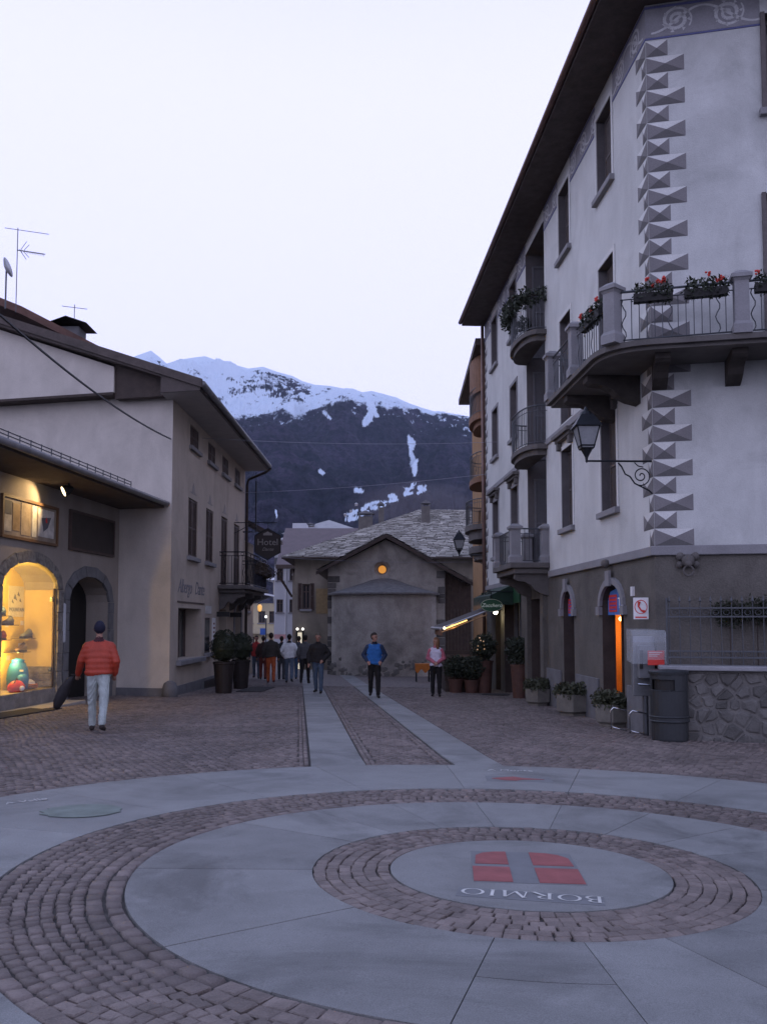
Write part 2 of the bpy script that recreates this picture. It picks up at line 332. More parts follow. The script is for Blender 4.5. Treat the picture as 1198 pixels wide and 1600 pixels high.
def serif_letter(ch):
    """strokes (polyline, widths) on a unit-height cell -> (list of strokes, advance)"""
    T, t = .13, .05
    def arc(cx, cy, rx, ry, a0, a1, w0, w1, n=14):
        pts = []; ws = []
        for i in range(n + 1):
            a = R(a0 + (a1 - a0) * i / n); pts.append((cx + rx * math.cos(a), cy + ry * math.sin(a))); ws.append(w0 + (w1 - w0) * abs(math.cos(a)) ** 1.5)
        return pts, ws
    se = lambda x, y, l=.12: ([(x - l, y), (x + l, y)], [.035, .035])
    if ch == 'O': return [arc(.45, .5, .40, .47, 0, 360, .035, T, 28)], 1.0
    if ch == 'I': return [([(.18, 0), (.18, 1)], [T, T]), se(.18, .02), se(.18, .98)], .44
    if ch == 'B': return [([(.16, 0), (.16, 1)], [T, T]), se(.12, .02), se(.12, .98), arc(.28, .76, .26, .22, -90, 90, .035, T), arc(.30, .28, .33, .26, -90, 90, .035, T), ([(.16, .98), (.3, .98)], [.035] * 2), ([(.16, .53), (.3, .53)], [.035] * 2), ([(.16, .02), (.3, .02)], [.035] * 2)], .78
    if ch == 'R': return [([(.16, 0), (.16, 1)], [T, T]), se(.14, .02), se(.14, .98), arc(.28, .75, .28, .23, -90, 90, .035, T), ([(.16, .98), (.3, .98)], [.035] * 2), ([(.16, .52), (.3, .52)], [.035] * 2), ([(.32, .52), (.78, .0)], [T, T]), se(.80, .02, .08)], .88
    if ch == 'M': return [([(.12, 0), (.2, 1)], [t, t]), se(.12, .02), ([(.2, 1), (.55, .05)], [T, T]), ([(.55, .05), (.9, 1)], [t, t]), ([(.92, 1), (.98, 0)], [T, T]), se(.98, .02), se(.16, .98, .08)], 1.2
def word(s, size, c, rot, m, parent, sx=1.0, top=.006):
    xs = []; x = 0
    for ch in s: xs.append(x); x += serif_letter(ch)[1] + .06
    for ch, x0 in zip(s, xs):
        b = B()
        for k, (pts, ws) in enumerate(serif_letter(ch)[0]):
            for i in range(len(pts) - 1):
                (ax, ay), (bx, by) = pts[i], pts[i + 1]; l = math.hypot(bx - ax, by - ay) or 1; nx, ny = -(by - ay) / l, (bx - ax) / l
                P = [(ax + nx * ws[i] / 2, ay + ny * ws[i] / 2), (bx + nx * ws[i + 1] / 2, by + ny * ws[i + 1] / 2), (bx - nx * ws[i + 1] / 2, by - ny * ws[i + 1] / 2), (ax - nx * ws[i] / 2, ay - ny * ws[i] / 2)]
                q = []
                for px, py in P:
                    lx, ly = (px + x0 - x / 2) * size * sx, (py - .5) * size
                    q.append(gp(lx * math.cos(rot) - ly * math.sin(rot) + c[0], lx * math.sin(rot) + ly * math.cos(rot) + c[1], top + k * .0003 + (i % 2) * .0001))
                b.quad(*q)
        b.build('letter', m, parent)
plate([(-.43, -.095), (.43, -.095), (.43, .095), (-.43, .095)], .003, GREYP, 'name_slab', disc, R(-11), (.865, 5.415))
word('BORMIO', .135, (.865, 5.425), R(180 - 11), WHITEP, disc, sx=1.12)
# ring of cobbles round the medallion
ring1 = bed('cobbled_inner_ring', R1, R2)
S = []; rows = 6; rw = (R2 - R1) / rows
for i in range(rows):
    r = R1 + (i + .5) * rw; n = int(2 * math.pi * r / .088); a0 = rnd.random()
    for k in range(n):
        a = a0 + 2 * math.pi * (k + rnd.uniform(-.1, .1)) / n; x, y = pol(r + rnd.uniform(-.004, .004), a)
        S.append((x, y, a + math.pi / 2, 2 * math.pi * r / n * rnd.uniform(.89, .97), rw * rnd.uniform(.88, .96)))
lay_singles(S, ring1)
# inner slab ring, 20 slabs
slabs1 = bed('paved_inner_ring', R2, R3, JSL)
for k in range(20):
    a0 = R(2 + 18 * k)
    if k == 14:      # one slab is cut across
        sector(B(), R2 + .004, 1.98, a0, a0 + R(18)).build('slab', SLAB, slabs1); sector(B(), 1.988, R3 - .004, a0, a0 + R(18)).build('slab', SLAB, slabs1)
    else: sector(B(), R2 + .004, R3 - .004, a0, a0 + R(18), top=rnd.uniform(-.002, .001)).build('slab', SLAB, slabs1)
# second cobbled ring: edging courses and fan-laid stones between
ring2 = bed('cobbled_outer_ring', R3, R4)
S = []
for r, dd in ((R3 + .055, .10), (R3 + .165, .10), (R4 - .055, .10)):
    n = int(2 * math.pi * r / .135)
    for k in range(n):
        a = 2 * math.pi * (k + rnd.uniform(-.08, .08)) / n; x, y = pol(r, a); S.append((x, y, a + math.pi / 2, 2 * math.pi * r / n * rnd.uniform(.88, .96), dd * rnd.uniform(.9, 1)))
r0, r1 = R3 + .22, R4 - .11
per = 26; seg = 2 * math.pi / per; ri = (r0 + r1) / 2
for k in range(per * 9):           # arcs bulging along the ring
    u = k * (2 * math.pi / (per * 9)); cc = 6
    for j in range(cc):
        t = (j + .5) / cc; rr = r0 + (r1 - r0) * t; bul = .055 * (1 - (2 * t - 1) ** 2) / rr * 2.2
        a = u + bul + rnd.uniform(-.003, .003); x, y = pol(rr + rnd.uniform(-.006, .006), a)
        S.append((x, y, a + math.pi / 2 + (2 * t - 1) * .34 + rnd.uniform(-.05, .05), 2 * math.pi * rr / (per * 9) * rnd.uniform(.86, .98), (r1 - r0) / cc * rnd.uniform(.88, .99)))
S = [(x, y, a, wd * 1.0, d) for x, y, a, wd, d in S]
lay_singles(S, ring2)
# outer slab ring
slabs2 = bed('paved_outer_ring', R4, R5, JSL)
for k in range(20):
    a0 = R(2 + 18 * k)
    sector(B(), R4 + .004, R5 - .004, a0, a0 + R(18), top=rnd.uniform(-.002, .001)).build('slab', SLABO, slabs2)
# inlays on the outer ring
q = [(.33 * math.cos(2 * math.pi * i / 28) * (1 + .1 * math.sin(3 * i)), .30 * math.sin(2 * math.pi * i / 28)) for i in range(28)]
plate(q, .008, GREENP, 'green_inlay', slabs2, R(20), (-2.60, 7.86))
plate([(-.36, -.19), (.36, -.19), (.36, .19), (-.36, .19)], .0035, GREYP, 'inlay_ground', slabs2, R(-3), (1.50, 10.08))
plate([(-.26, .0), (-.12, -.12), (.0, -.13), (.08, -.05), (.32, -.01), (.08, .06), (.0, .15), (-.12, .09)], .008, REDP, 'red_inlay', slabs2, R(-3), (1.46, 10.08))
def ground_text(s, size, x, y, rz, parent):
    m = Matrix.Translation(gp(x, y, .006)) @ Matrix.Rotation(rz, 4, 'Z'); return text_mesh(s, size, 'inlaid_lettering', mat('worn_white_inlay', (.42, .42, .41), .7, .5, 30, .1), m, parent, ext=.0015)
ground_text('A Monte', .15, 1.50, 10.74, R(-8), slabs2); ground_text('A Valle', .13, -3.25, 8.28, R(38), slabs2)
# two slab strips running up the street
def strip(x0, wd, y0, y1, label=None):
    par = None; dx = -.0945; ang = math.atan2(1, dx); L = 1.35; y = y0; k = 0
    o = B(); o.quad(*[gp(x, yy, -.02) for x, yy in ((x0 + dx * (y0 - 11), y0), (x0 + wd + dx * (y0 - 11), y0), (x0 + wd + dx * (y1 - 11), y1), (x0 + dx * (y1 - 11), y1))])
    par = tag(o.build('street_strip', JOINT), kind='structure')
    while y < y1:
        a, c = y, min(y + L, y1); g = .004
        # slabs start from the ring, cut to its curve
        pts = [(x0 + dx * (a - 11) + g, a + g), (x0 + wd + dx * (a - 11) - g, a + g), (x0 + wd + dx * (c - 11) - g, c - g), (x0 + dx * (c - 11) + g, c - g)]
        if k == 0: pts = [(px, (CY + math.sqrt(max(0, (R5 + .004) ** 2 - (px - CX) ** 2))) if i < 2 else py) for i, (px, py) in enumerate(pts)]
        B().prism([gp(px, py, -.03) for px, py in pts], (0, 0, .03 + rnd.uniform(-.002, .001))).build('slab', SLABO, par)
        y = c; k += 1
strip(-.88, .66, 10.9, 52); strip(.88, .60, 10.9, 52)
# cobbled field either side of the strips
g = np.random.default_rng(11); S = []
X0, X1, Y0, Y1 = -9.5, 8.5, 8.0, 31.
pit = .108
ny = int((Y1 - Y0) / pit); nx = int((X1 - X0) / pit)
yy, xx = np.meshgrid(np.arange(ny), np.arange(nx), indexing='ij')
xx = xx * pit + X0 + (yy % 2) * pit * .5; yy = yy * pit + Y0
ph = ((xx - X0) % 1.5) / 1.5 * 2 - 1
Yc = yy + .19 * (1 - ph ** 2) + g.uniform(-.007, .007, yy.shape); Xc = xx + g.uniform(-.008, .008, xx.shape); An = -ph * .24 + g.uniform(-.06, .06, xx.shape)
rr = np.hypot(Xc - CX, Yc - CY); sx_ = Xc + .0945 * (Yc - 11)
ok = (rr > R5 + .07) & (np.abs(Xc) < .47 * Yc + .5)
for a, c in ((-.88, -.22), (.88, 1.48)): ok &= ~((sx_ > a - .17) & (sx_ < c + .17) & (Yc > 9))
S = np.stack([Xc[ok], Yc[ok], An[ok], pit * g.uniform(.82, .95, ok.sum()), pit * g.uniform(.82, .95, ok.sum())], 1).tolist()
for a in (-.88 - .055, -.88 - .165 + .05, -.22 + .055, -.22 + .115, .88 - .055, .88 - .115, 1.48 + .055, 1.48 + .115):      # courses along the strips
    y = 11.05
    while y < Y1:
        l = rnd.uniform(.10, .13)
        if math.hypot(a - .0945 * (y - 11) - CX, y - CY) > R5 + .06: S.append((a - .0945 * (y - 11), y, math.atan2(1, -.0945), l * .93, .058 if abs((a + .88) % 1) not in (0,) else .09))
        y += l
n = int(2 * math.pi * R5 / .12)
for k in range(n):
    a = 2 * math.pi * k / n; x, y = pol(R5 + .035, a); sxx = x + .0945 * (y - 11)
    if y > 7.5 and not any(p - .05 < sxx < q + .05 and y > 9 for p, q in ((-.88, -.22), (.88, 1.48))): S.append((x, y, a + math.pi / 2, .112, .06))
fld = B(); fld.quad(gp(-30, -15, -.022), gp(30, -15, -.022), gp(30, 60, -.022), gp(-30, 60, -.022))
fieldo = tag(fld.build('cobbled_square', JOINT), kind='structure')
tag(joined(np.array(S), 'cobbles', COBA, fieldo), kind='stuff')
# beyond 31 m the stones are too small to tell apart: one sheet of cobble material
m = bpy.data.materials.new('far_cobbles'); m.use_nodes = True; nt = m.node_tree; pb = nt.nodes['Principled BSDF']; pb.inputs['Roughness'].default_value = .75
ge = N(nt, 'ShaderNodeNewGeometry'); vo = N(nt, 'ShaderNodeTexVoronoi'); vo.inputs['Scale'].default_value = 9; nt.links.new(ge.outputs['Position'], vo.inputs['Vector'])
rp = N(nt, 'ShaderNodeValToRGB'); rp.color_ramp.elements[0].color = (.165, .135, .124, 1); rp.color_ramp.elements[1].color = (.085, .07, .07, 1); rp.color_ramp.elements[0].position = .35; rp.color_ramp.elements[1].position = .75
nt.links.new(vo.outputs['Distance'], rp.inputs[0]); nt.links.new(rp.outputs[0], pb.inputs['Base Color'])
b = B()
for j in range(6):
    y0, y1 = 31.1 + j * 20, 51.1 + j * 20
    b.quad(gp(-30, y0, -.006), gp(30, y0, -.006), gp(30, y1, -.006), gp(-30, y1, -.006))
far = tag(b.build('cobbled_street', m), kind='structure')
# ------------------------------------------------------------ right corner house
RS = Fr((4.58, 15.1), (-.053, 1), 1); RF = Fr((4.58, 15.1), (1, -.22), -1)
house = thing('corner_house', (4.58, 15.1, -.43), 'tall pale corner house with painted diamond quoins and wrap-around balcony', 'house')
ZL, ZT = 2.76, 12.28
COLS = {'A': (1.95, 2.95), 'B': (5.15, 6.15), 'D': (11.3, 12.3), 'E': (14.5, 15.5)}
ops = []; wins = []
for k, (a, c) in COLS.items():
    for lo, hi in ((3.68, 5.55), (7.06 if k in 'DE' else 6.2, 8.7), (10.2, 11.85)):
        ops.append((a, c, lo, hi, .30)); wins.append((k, a, c, lo, hi))
ops.append((7.7, 9.95, ZL + .02, 11.95, .95))
REV = mat('grey_brown_reveal', (.135, .125, .128), .85, .15, 3, .2)  # upper-floor reveals and recess back, coloured darker than the stucco
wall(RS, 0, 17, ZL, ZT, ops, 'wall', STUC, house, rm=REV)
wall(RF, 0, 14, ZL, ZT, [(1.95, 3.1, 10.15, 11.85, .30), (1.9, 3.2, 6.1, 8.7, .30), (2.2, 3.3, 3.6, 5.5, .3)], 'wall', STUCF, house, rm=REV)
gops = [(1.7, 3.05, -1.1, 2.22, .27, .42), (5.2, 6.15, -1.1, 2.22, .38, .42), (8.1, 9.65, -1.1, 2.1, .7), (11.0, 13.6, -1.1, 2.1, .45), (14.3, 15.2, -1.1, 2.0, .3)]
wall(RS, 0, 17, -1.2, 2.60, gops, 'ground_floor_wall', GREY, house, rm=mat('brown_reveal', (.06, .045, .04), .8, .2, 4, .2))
wall(RF, 0, 14, -1.2, 2.60, [], 'ground_floor_wall', GREY, house)
b = B(); RS.box(b, -.0, 7.38, -.02, .07, 2.60, ZL); RS.box(b, 10.05, 17, -.02, .07, 2.60, ZL); b.each('string_course', TRIM, house, bevel=.015)
b = B(); RF.box(b, -.07, 14, -.02, .07, 2.601, ZL + .002); b.build('string_course', TRIM, house, bevel=.015)
b = B(); RS.box(b, 3.0, 7.69, -.02, .05, 5.98, 6.13); RS.box(b, 9.96, 16.75, -.02, .05, 5.98, 6.13); b.each('string_course', TRIM, house, bevel=.012)
b = B(); c0 = (4.58, 15.1); bp1 = RS.p(17, 0, 0); bp2 = RF.p(14, 0, 0)
b.quad((bp1[0], bp1[1], -1.2), (bp1[0] + 14, bp1[1], -1.2), (bp1[0] + 14, bp1[1], ZT), (bp1[0], bp1[1], ZT)); b.quad((bp2[0], bp2[1], -1.2), (bp1[0] + 14, bp1[1], -1.2), (bp1[0] + 14, bp1[1], ZT), (bp2[0], bp2[1], ZT)); b.build('rear_wall', STUC, house)
def window(fr, a, c, lo, hi, parent, depth=.22, frame=SHUT, sill=TRIM, surround=None, closed=False, glass=GLASS):
    b = B(); fr.box(b, a, a + .07, -depth - .05, -depth + .02, lo, hi); fr.box(b, c - .07, c, -depth - .05, -depth + .02, lo, hi)
    fr.box(b, a + .07, c - .07, -depth - .05, -depth + .02, hi - .08, hi); fr.box(b, a + .07, c - .07, -depth - .05, -depth + .02, lo, lo + .08)
    m = (a + c) / 2; fr.box(b, m - .04, m + .04, -depth - .05, -depth + .02, lo + .08, hi - .08); wz = lo + (hi - lo) * .68
    for p, q in ((a + .07, m - .04), (m + .04, c - .07)): fr.box(b, p, q, -depth - .04, -depth, wz, wz + .04)
    w_ = b.build('window', frame, parent)
    for p, q in ((a + .07, m - .04), (m + .04, c - .07)):
        g = B(); fr.box(g, p, q, -depth - .035, -depth - .025, lo + .08, hi - .08); g.build('pane', glass, w_)
    if sill:
        s_ = B(); fr.box(s_, a - .12, c + .12, -.05, .10, lo - .12, lo); s_.build('sill', sill, w_, bevel=.012)
    if surround:
        s_ = B(); t = .13
        fr.box(s_, a - t, a, .0, .022, lo, hi + t); fr.box(s_, c, c + t, 0, .022, lo, hi + t); fr.box(s_, a, c, 0, .022, hi, hi + t)
        fr.box(s_, a - .001, a + .02, -.2, .021, lo, hi)
        s_.build('surround', surround, w_)
    return w_
def shutter_leaf(fr, a, c, lo, hi, d0, parent, m=SHUT, pitch=.055, name='shutter'):
    b = B(); t = .05
    for p, q, r, s in ((a, a + t, lo, hi), (c - t, c, lo, hi), (a + t, c - t, hi - t, hi), (a + t, c - t, lo, lo + t), (a + t, c - t, (lo + hi) / 2 - t / 2, (lo + hi) / 2 + t / 2)): fr.box(b, p, q, d0, d0 + .035, r, s)
    o = b.build(name, m, parent); b = B(); z = lo + t
    while z < hi - t - .02:
        b.add([fr.p(a + t, d0 + .004, z), fr.p(c - t, d0 + .004, z), fr.p(c - t, d0 + .03, z + pitch * .9), fr.p(a + t, d0 + .03, z + pitch * .9)], [(0, 1, 2, 3)])
        b.add([fr.p(a + t, d0 + .002, z), fr.p(c - t, d0 + .002, z), fr.p(c - t, d0 + .002, z + pitch), fr.p(a + t, d0 + .002, z + pitch)], [(0, 1, 2, 3)]); z += pitch
    b.build('slats', m, o); return o
GSH = mat('grey_brown_shutter', (.115, .10, .098), .65, .15, 5, .2)
for k, a, c, lo, hi in wins:
    w_ = window(RS, a, c, lo, hi, house, depth=.24, frame=GSH, surround=None, sill=TRIM if not (k in 'AB' and 6 < lo < 7) else None)
    b = B(); t = .10
    RS.box(b, a - t, a - .002, -.03, .02, lo, hi + t); RS.box(b, c + .002, c + t, -.03, .02, lo, hi + t); RS.box(b, a - .002, c + .002, -.03, .02, hi + .002, hi + t); b.build('surround', QL if k in 'AB' else TRIM, w_)
    m2 = (a + c) / 2; shutter_leaf(RS, a + .01, m2 - .005, lo + .02, hi - .02, -.2, w_, GSH); shutter_leaf(RS, m2 + .005, c - .01, lo + .02, hi - .02, -.2, w_, GSH)
    if lo < 4:         # cornice heads over the first-floor windows
        b = B(); RS.box(b, a - .22, c + .22, 0, .20, hi + .28, hi + .37); RS.box(b, a - .16, c + .16, 0, .13, hi + .20, hi + .28)
        for q in (a - .1, c - .06): RS.box(b, q, q + .16, 0, .11, hi + .02, hi + .20)
        b.build('cornice_head', TRIM2, w_, bevel=.01)
for a, c, lo, hi in ((1.95, 3.1, 10.15, 11.85), (1.9, 3.2, 6.1, 8.7), (2.2, 3.3, 3.6, 5.5)):
    w_ = window(RF, a, c, lo, hi, house, frame=GSH, surround=None); b = B(); RF.box(b, a - .07, a, 0, .05, lo, hi); b.build('shutter', GSH, w_)
# recess with doors and folded louvred shutters on its far side
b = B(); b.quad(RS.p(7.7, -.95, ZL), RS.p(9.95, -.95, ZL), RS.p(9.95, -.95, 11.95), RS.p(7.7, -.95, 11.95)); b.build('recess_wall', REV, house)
lf = Fr(RS.p(9.95, 0, 0)[:2], (-RS.n[0], -RS.n[1]), 1)   # far reveal, faces the square
lf = Fr(RS.p(9.94, 0, 0)[:2], (-RS.n[0], -RS.n[1]), -1 if (Fr((0, 0), (-RS.n[0], -RS.n[1]), 1).n[1] > 0) else 1)
for z0, z1 in ((2.98, 5.5), (6.05, 8.55), (8.95, 11.6)):
    shutter_leaf(lf, .18, .84, z0, z1, .015, house, mat('grey_louvre', (.17, .17, .185), .6, .1, 4, .1), pitch=.11)
    b = B(); RS.poly(b, [(7.85, z0)] + arch_pts(7.85, 9.0, z1 - .45, .4)[0:] + [(9.0, z0)], -.95, -.93); d_ = b.build('balcony_door', WOOD, house)
    b = B(); RS.box(b, 7.95, 8.4, -.93, -.915, z0 + .7, z1 - .5); RS.box(b, 8.46, 8.9, -.93, -.915, z0 + .7, z1 - .5); b.build('pane', GLASS, d_)
# quoins
nc = 30; ch = (11.62 - ZL) / nc
def quoin(fr, a, c, z0, z1, name='quoin'):
    e = .004; u0, u1 = a + e, c - e; z0 += .006; z1 -= .006; m = fr.p((u0 + u1) / 2, .022, (z0 + z1) / 2)
    q = [fr.p(u0, .003, z0), fr.p(u1, .003, z0), fr.p(u1, .003, z1), fr.p(u0, .003, z1)]; b = B()
    for i, mi in enumerate((2, 1, 0, 1)): b.m = mi; b.add([q[i], q[(i + 1) % 4], m], [(0, 1, 2)])
    return b.build(name, [QL, QM, QD], house)
for i in range(nc):
    z0 = ZL + i * ch; wide = i % 2 == 0
    quoin(RF, .0, .64 if wide else .37, z0, z0 + ch); quoin(RS, .0, .22 if wide else .52, z0, z0 + ch); quoin(RS, 17 - (.5 if wide else .25), 17, z0, z0 + ch)
# frieze under the eaves
FRB = mat('frieze_ground', (.26, .255, .275), .9, .12, 3, .2); FRL = mat('frieze_scroll_paint', (.52, .52, .535), .9, .1, 5, .1); BLU = mat('blue_line_paint', (.12, .13, .27), .9, .1, 5, .1)
def spans(u0, u1, cuts):
    out = []; p = u0
    for a, c in sorted(cuts):
        if a > p: out.append((p, a))
        p = max(p, c)
    if p < u1: out.append((p, u1))
    return out
def frieze(fr, u0, u1, cuts):
    b = B(); l = B(); s_ = B()
    for a, c in spans(u0, u1, cuts):
        fr.box(b, a, c, .0, .006, 11.68, 12.26); fr.box(l, a, c, .0, .012, 11.64, 11.67); fr.box(l, a, c, .0061, .012, 12.2, 12.24)
    f_ = b.each('frieze', FRB, house); l.each('frieze_line', BLU, house)
    def rib(pts, ws):
        nonlocal s_
        for i in range(len(pts) - 1):
            (ax, az), (bx, bz) = pts[i], pts[i + 1]; q = math.hypot(bx - ax, bz - az) or 1; nx, nz = -(bz - az) / q, (bx - ax) / q
            mid = (ax + bx) / 2
            if not any(p <= mid <= r for p, r in spans(u0, u1, cuts)): continue
            s_.quad(fr.p(ax + nx * ws[i], .009, az + nz * ws[i]), fr.p(bx + nx * ws[i + 1], .009, bz + nz * ws[i + 1]), fr.p(bx - nx * ws[i + 1], .009, bz - nz * ws[i + 1]), fr.p(ax - nx * ws[i], .009, az - nz * ws[i]))
    u = u0 + .1; k = 0
    while u < u1 - .8:
        sg = 1 if k % 2 else -1; c_ = (u + .42, 11.95); pts = []; ws = []
        for i in range(40):
            a = i / 39 * 4.2 * math.pi; r = .03 + .21 * i / 39; pts.append((c_[0] + r * math.cos(a * 1 + 0) * 1.1, c_[1] + sg * r * math.sin(a))); ws.append(.012 + .02 * math.sin(math.pi * i / 39))
        rib(pts, ws)
        pts = [(u + t * .85, 11.95 + sg * .2 * math.cos(t * math.pi)) for t in [i / 16 for i in range(17)]]; rib(pts, [.028 - .012 * abs(i / 8 - 1) for i in range(17)])
        for j in range(7):
            a = j * .9; p = (c_[0] + .20 * math.cos(a), c_[1] + sg * .2 * math.sin(a)); rib([p, (p[0] + .06 * math.cos(a + .9), p[1] + sg * .06 * math.sin(a + .9))], [.028, .004])
        if s_.f: s_.build('frieze_scroll', FRL, house)
        s_ = B(); u += .85; k += 1
frieze(RS, .0, 17, [(v[0] - .1, v[1] + .1) for v in COLS.values()] + [(7.7, 9.95)]); frieze(RF, .0, 9, [(1.88, 3.2)])
# roof with deep eaves
b = B(); OV = .82
def offc(d):     # outer corner at distance d from both fronts
    p = Vector(RS.p(0, d, 0)); t = Vector((RS.d[0], RS.d[1], 0)); q = Vector(RF.p(0, d, 0)); s = Vector((RF.d[0], RF.d[1], 0))
    den = t.x * s.y - t.y * s.x; a = ((q.x - p.x) * s.y - (q.y - p.y) * s.x) / den; r = p + t * a; return (r.x, r.y)
oc = offc(OV); ic = offc(-5.5); fe = RS.p(17.1, OV, 0); fi = RS.p(17.1, -5.5, 0); re = RF.p(14, OV, 0); ri_ = RF.p(14, -5.5, 0)
for z0, z1, nm, mm in ((12.28, 12.36, 'eave_soffit', SOFF),):
    b.prism([(oc[0], oc[1], z0), (re[0], re[1], z0), (ri_[0], ri_[1], z0), (ic[0], ic[1], z0), (fi[0], fi[1], z0), (fe[0], fe[1], z0)], (0, 0, .08)).build(nm, mm, house)
b = B(); t = 2.6
for P in ([(oc, 12.362), (fe, 12.362), (fi, 12.362 + t), (ic, 12.362 + t)], [(oc, 12.362), (re, 12.362), (ri_, 12.362 + t), (ic, 12.362 + t)]):
    b.prism([(p[0], p[1], z) for p, z in P], (0, 0, .12))
b.build('roof', ROOF, house)
b = B(); go = offc(OV + .06); gf = RS.p(17.1, OV + .06, 0); gr = RF.p(14, OV + .06, 0); b.tube([(gf[0], gf[1], 12.40), (go[0], go[1], 12.40), (gr[0], gr[1], 12.40)], .075, 8); b.build('gutter', COPPER, house, smooth=True)
# downpipe at the far end
b = B(); p = RS.p(16.9, .1, 0); b.tube([(p[0], p[1], -.8), (p[0], p[1], 12.2)], .06, 8); b.build('downpipe', COPPER, house, smooth=True)
# --- stone corner balcony
BZ = 6.0
def arc_corner(d, r, n=8):
    c = Vector((*offc(d), 0)); t = Vector((RS.d[0], RS.d[1], 0)); s = Vector((RF.d[0], RF.d[1], 0)); a = c + t * r; e = c + s * r
    return [tuple((a * (1 - k) ** 2 + c * 2 * k * (1 - k) + e * k * k)) for k in [i / n for i in range(n + 1)]]
balc = []
def slab(d, z0, z1, r, ue, name, m, us=3.15):
    pl = [RS.p(us, 0, 0)] + [RS.p(us, d, 0)] + arc_corner(d, r) + [RF.p(ue, d, 0), RF.p(ue, 0, 0), RF.p(0, 0, 0)]
    B().prism([(p[0], p[1], z0) for p in pl], (0, 0, z1 - z0)).build(name, m, house)
slab(1.08, BZ - .09, BZ, .8, 6, 'balcony_slab', TRIM2); slab(1.0, BZ - .15, BZ - .091, .8, 6, 'balcony_moulding', TRIM2, 3.05)
def post(x, y, z, h, ang, w_=.26, m=TRIM):
    ca, sa = math.cos(ang), math.sin(ang); b = B()
    def bx(hw, z0, z1, hw2=None):
        hw2 = hw2 or hw; f = lambda h_, zz: [(x + i * h_ * ca - j * h_ * sa, y + i * h_ * sa + j * h_ * ca, zz) for i, j in ((-1, -1), (1, -1), (1, 1), (-1, 1))]
        b.hexa(f(hw, z0) + f(hw2, z1))
    k = w_ / 2; bx(k * 1.12, z, z + .14); bx(k * 1.12, z + .1401, z + .20, k * .86); bx(k * .86, z + .2001, z + h - .14); bx(k * .86, z + h - .1399, z + h - .09, k * 1.1); bx(k * 1.25, z + h - .0899, z + h - .03); bx(k * 1.2, z + h - .0299, z + h + .04, k * .5)
    return b.build('balcony_post', m, house)
def railing(path, z0, z1, name, parent, m=IRON2, pitch=.12, wavy=False):
    b = B(); b.tube([(p[0], p[1], z1) for p in path], .02, 6); b.tube([(p[0], p[1], z0 + .06) for p in path], .014, 5); b.tube([(p[0], p[1], z1 - .13) for p in path], .011, 5)
    L = [0]
    for p, q in zip(path, path[1:]): L.append(L[-1] + math.dist(p[:2], q[:2]))
    s = pitch / 2; k = 0
    while s < L[-1]:
        i = max(j for j in range(len(L)) if L[j] <= s); i = min(i, len(path) - 2); t = (s - L[i]) / max(1e-6, L[i + 1] - L[i]); p = path[i]; q = path[i + 1]
        x, y = p[0] + (q[0] - p[0]) * t, p[1] + (q[1] - p[1]) * t; dx, dy = (q[0] - p[0]), (q[1] - p[1]); l = math.hypot(dx, dy) or 1; dx /= l; dy /= l
        if wavy and k % 6 == 1: b.tube([(x + dx * .035 * math.sin(i_ * 1.2), y + dy * .035 * math.sin(i_ * 1.2), z0 + .06 + (z1 - .19 - z0) * i_ / 10) for i_ in range(11)], .009, 4)
        else: b.tube([(x, y, z0 + .06), (x, y, z1 - .13 if wavy else z1)], .008, 4)
        if wavy and k % 6 == 0: b.tube([(x + dx * .05 * math.cos(a), y + dy * .05 * math.cos(a), z1 - .065 + .05 * math.sin(a)) for a in [j * math.pi / 5 for j in range(11)]], .007, 4)
        s += pitch; k += 1
    return b.build(name, m, parent)
aS, aF = RS.ang(), RF.ang(); pc = offc(.97)
p1, p2 = RS.p(3.05, .97, 0), RS.p(1.25, .97, 0); pf = [RF.p(u, .97, 0) for u in (1.3, 3.4, 5.8)]
pk = Vector(pc + (0,)) * .9 + Vector(RS.p(0, 0, 0)) * .1; pk = (pk.x, pk.y)
for (x, y), a in (((p1[0], p1[1]), aS), ((p2[0], p2[1]), aS), (pk, (aS + aF) / 2), *[((p[0], p[1]), aF) for p in pf]): post(x, y, BZ, .98, a, .25)
railing([p1, p2], BZ, BZ + .86, 'balcony_railing', house, wavy=True); railing([p2, (pk[0], pk[1], 0)], BZ, BZ + .86, 'balcony_railing', house, wavy=True)
railing([(pk[0], pk[1], 0), pf[0]], BZ, BZ + .86, 'balcony_railing', house, wavy=True); railing([pf[0], pf[1]], BZ, BZ + .86, 'balcony_railing', house, wavy=True)
railing([RS.p(3.05, 0, 0), p1], BZ, BZ + .86, 'balcony_railing', house)
def corbel(fr, u, w_, d, z, h, m=TRIM2):
    b = B(); fr.poly(b, [(0, 0)], 0, 0) if 0 else None
    prof = [(0, z), (d, z), (d, z - h * .22), (d * .92, z - h * .32), (d * .70, z - h * .36), (d * .52, z - h * .52), (d * .42, z - h * .72), (d * .22, z - h * .9), (0, z - h)]
    n = len(prof); V = [fr.p(u - w_ / 2, q, zz) for q, zz in prof] + [fr.p(u + w_ / 2, q, zz) for q, zz in prof]
    b.add(V, [tuple(range(n)), tuple(range(n, 2 * n))[::-1]] + [(i, (i + 1) % n, n + (i + 1) % n, n + i) for i in range(n)])
    return b.build('corbel', m, house)
CORB = mat('dark_brown_corbel', (.05, .042, .038), .9, .3, 4, .3)  # corner balcony corbels, coloured darker than the other corbels
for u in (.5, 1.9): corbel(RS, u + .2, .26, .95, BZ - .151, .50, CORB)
for u in (.12, 1.3, 3.4): corbel(RF, u, .24, .80, BZ - .151, .42, CORB)
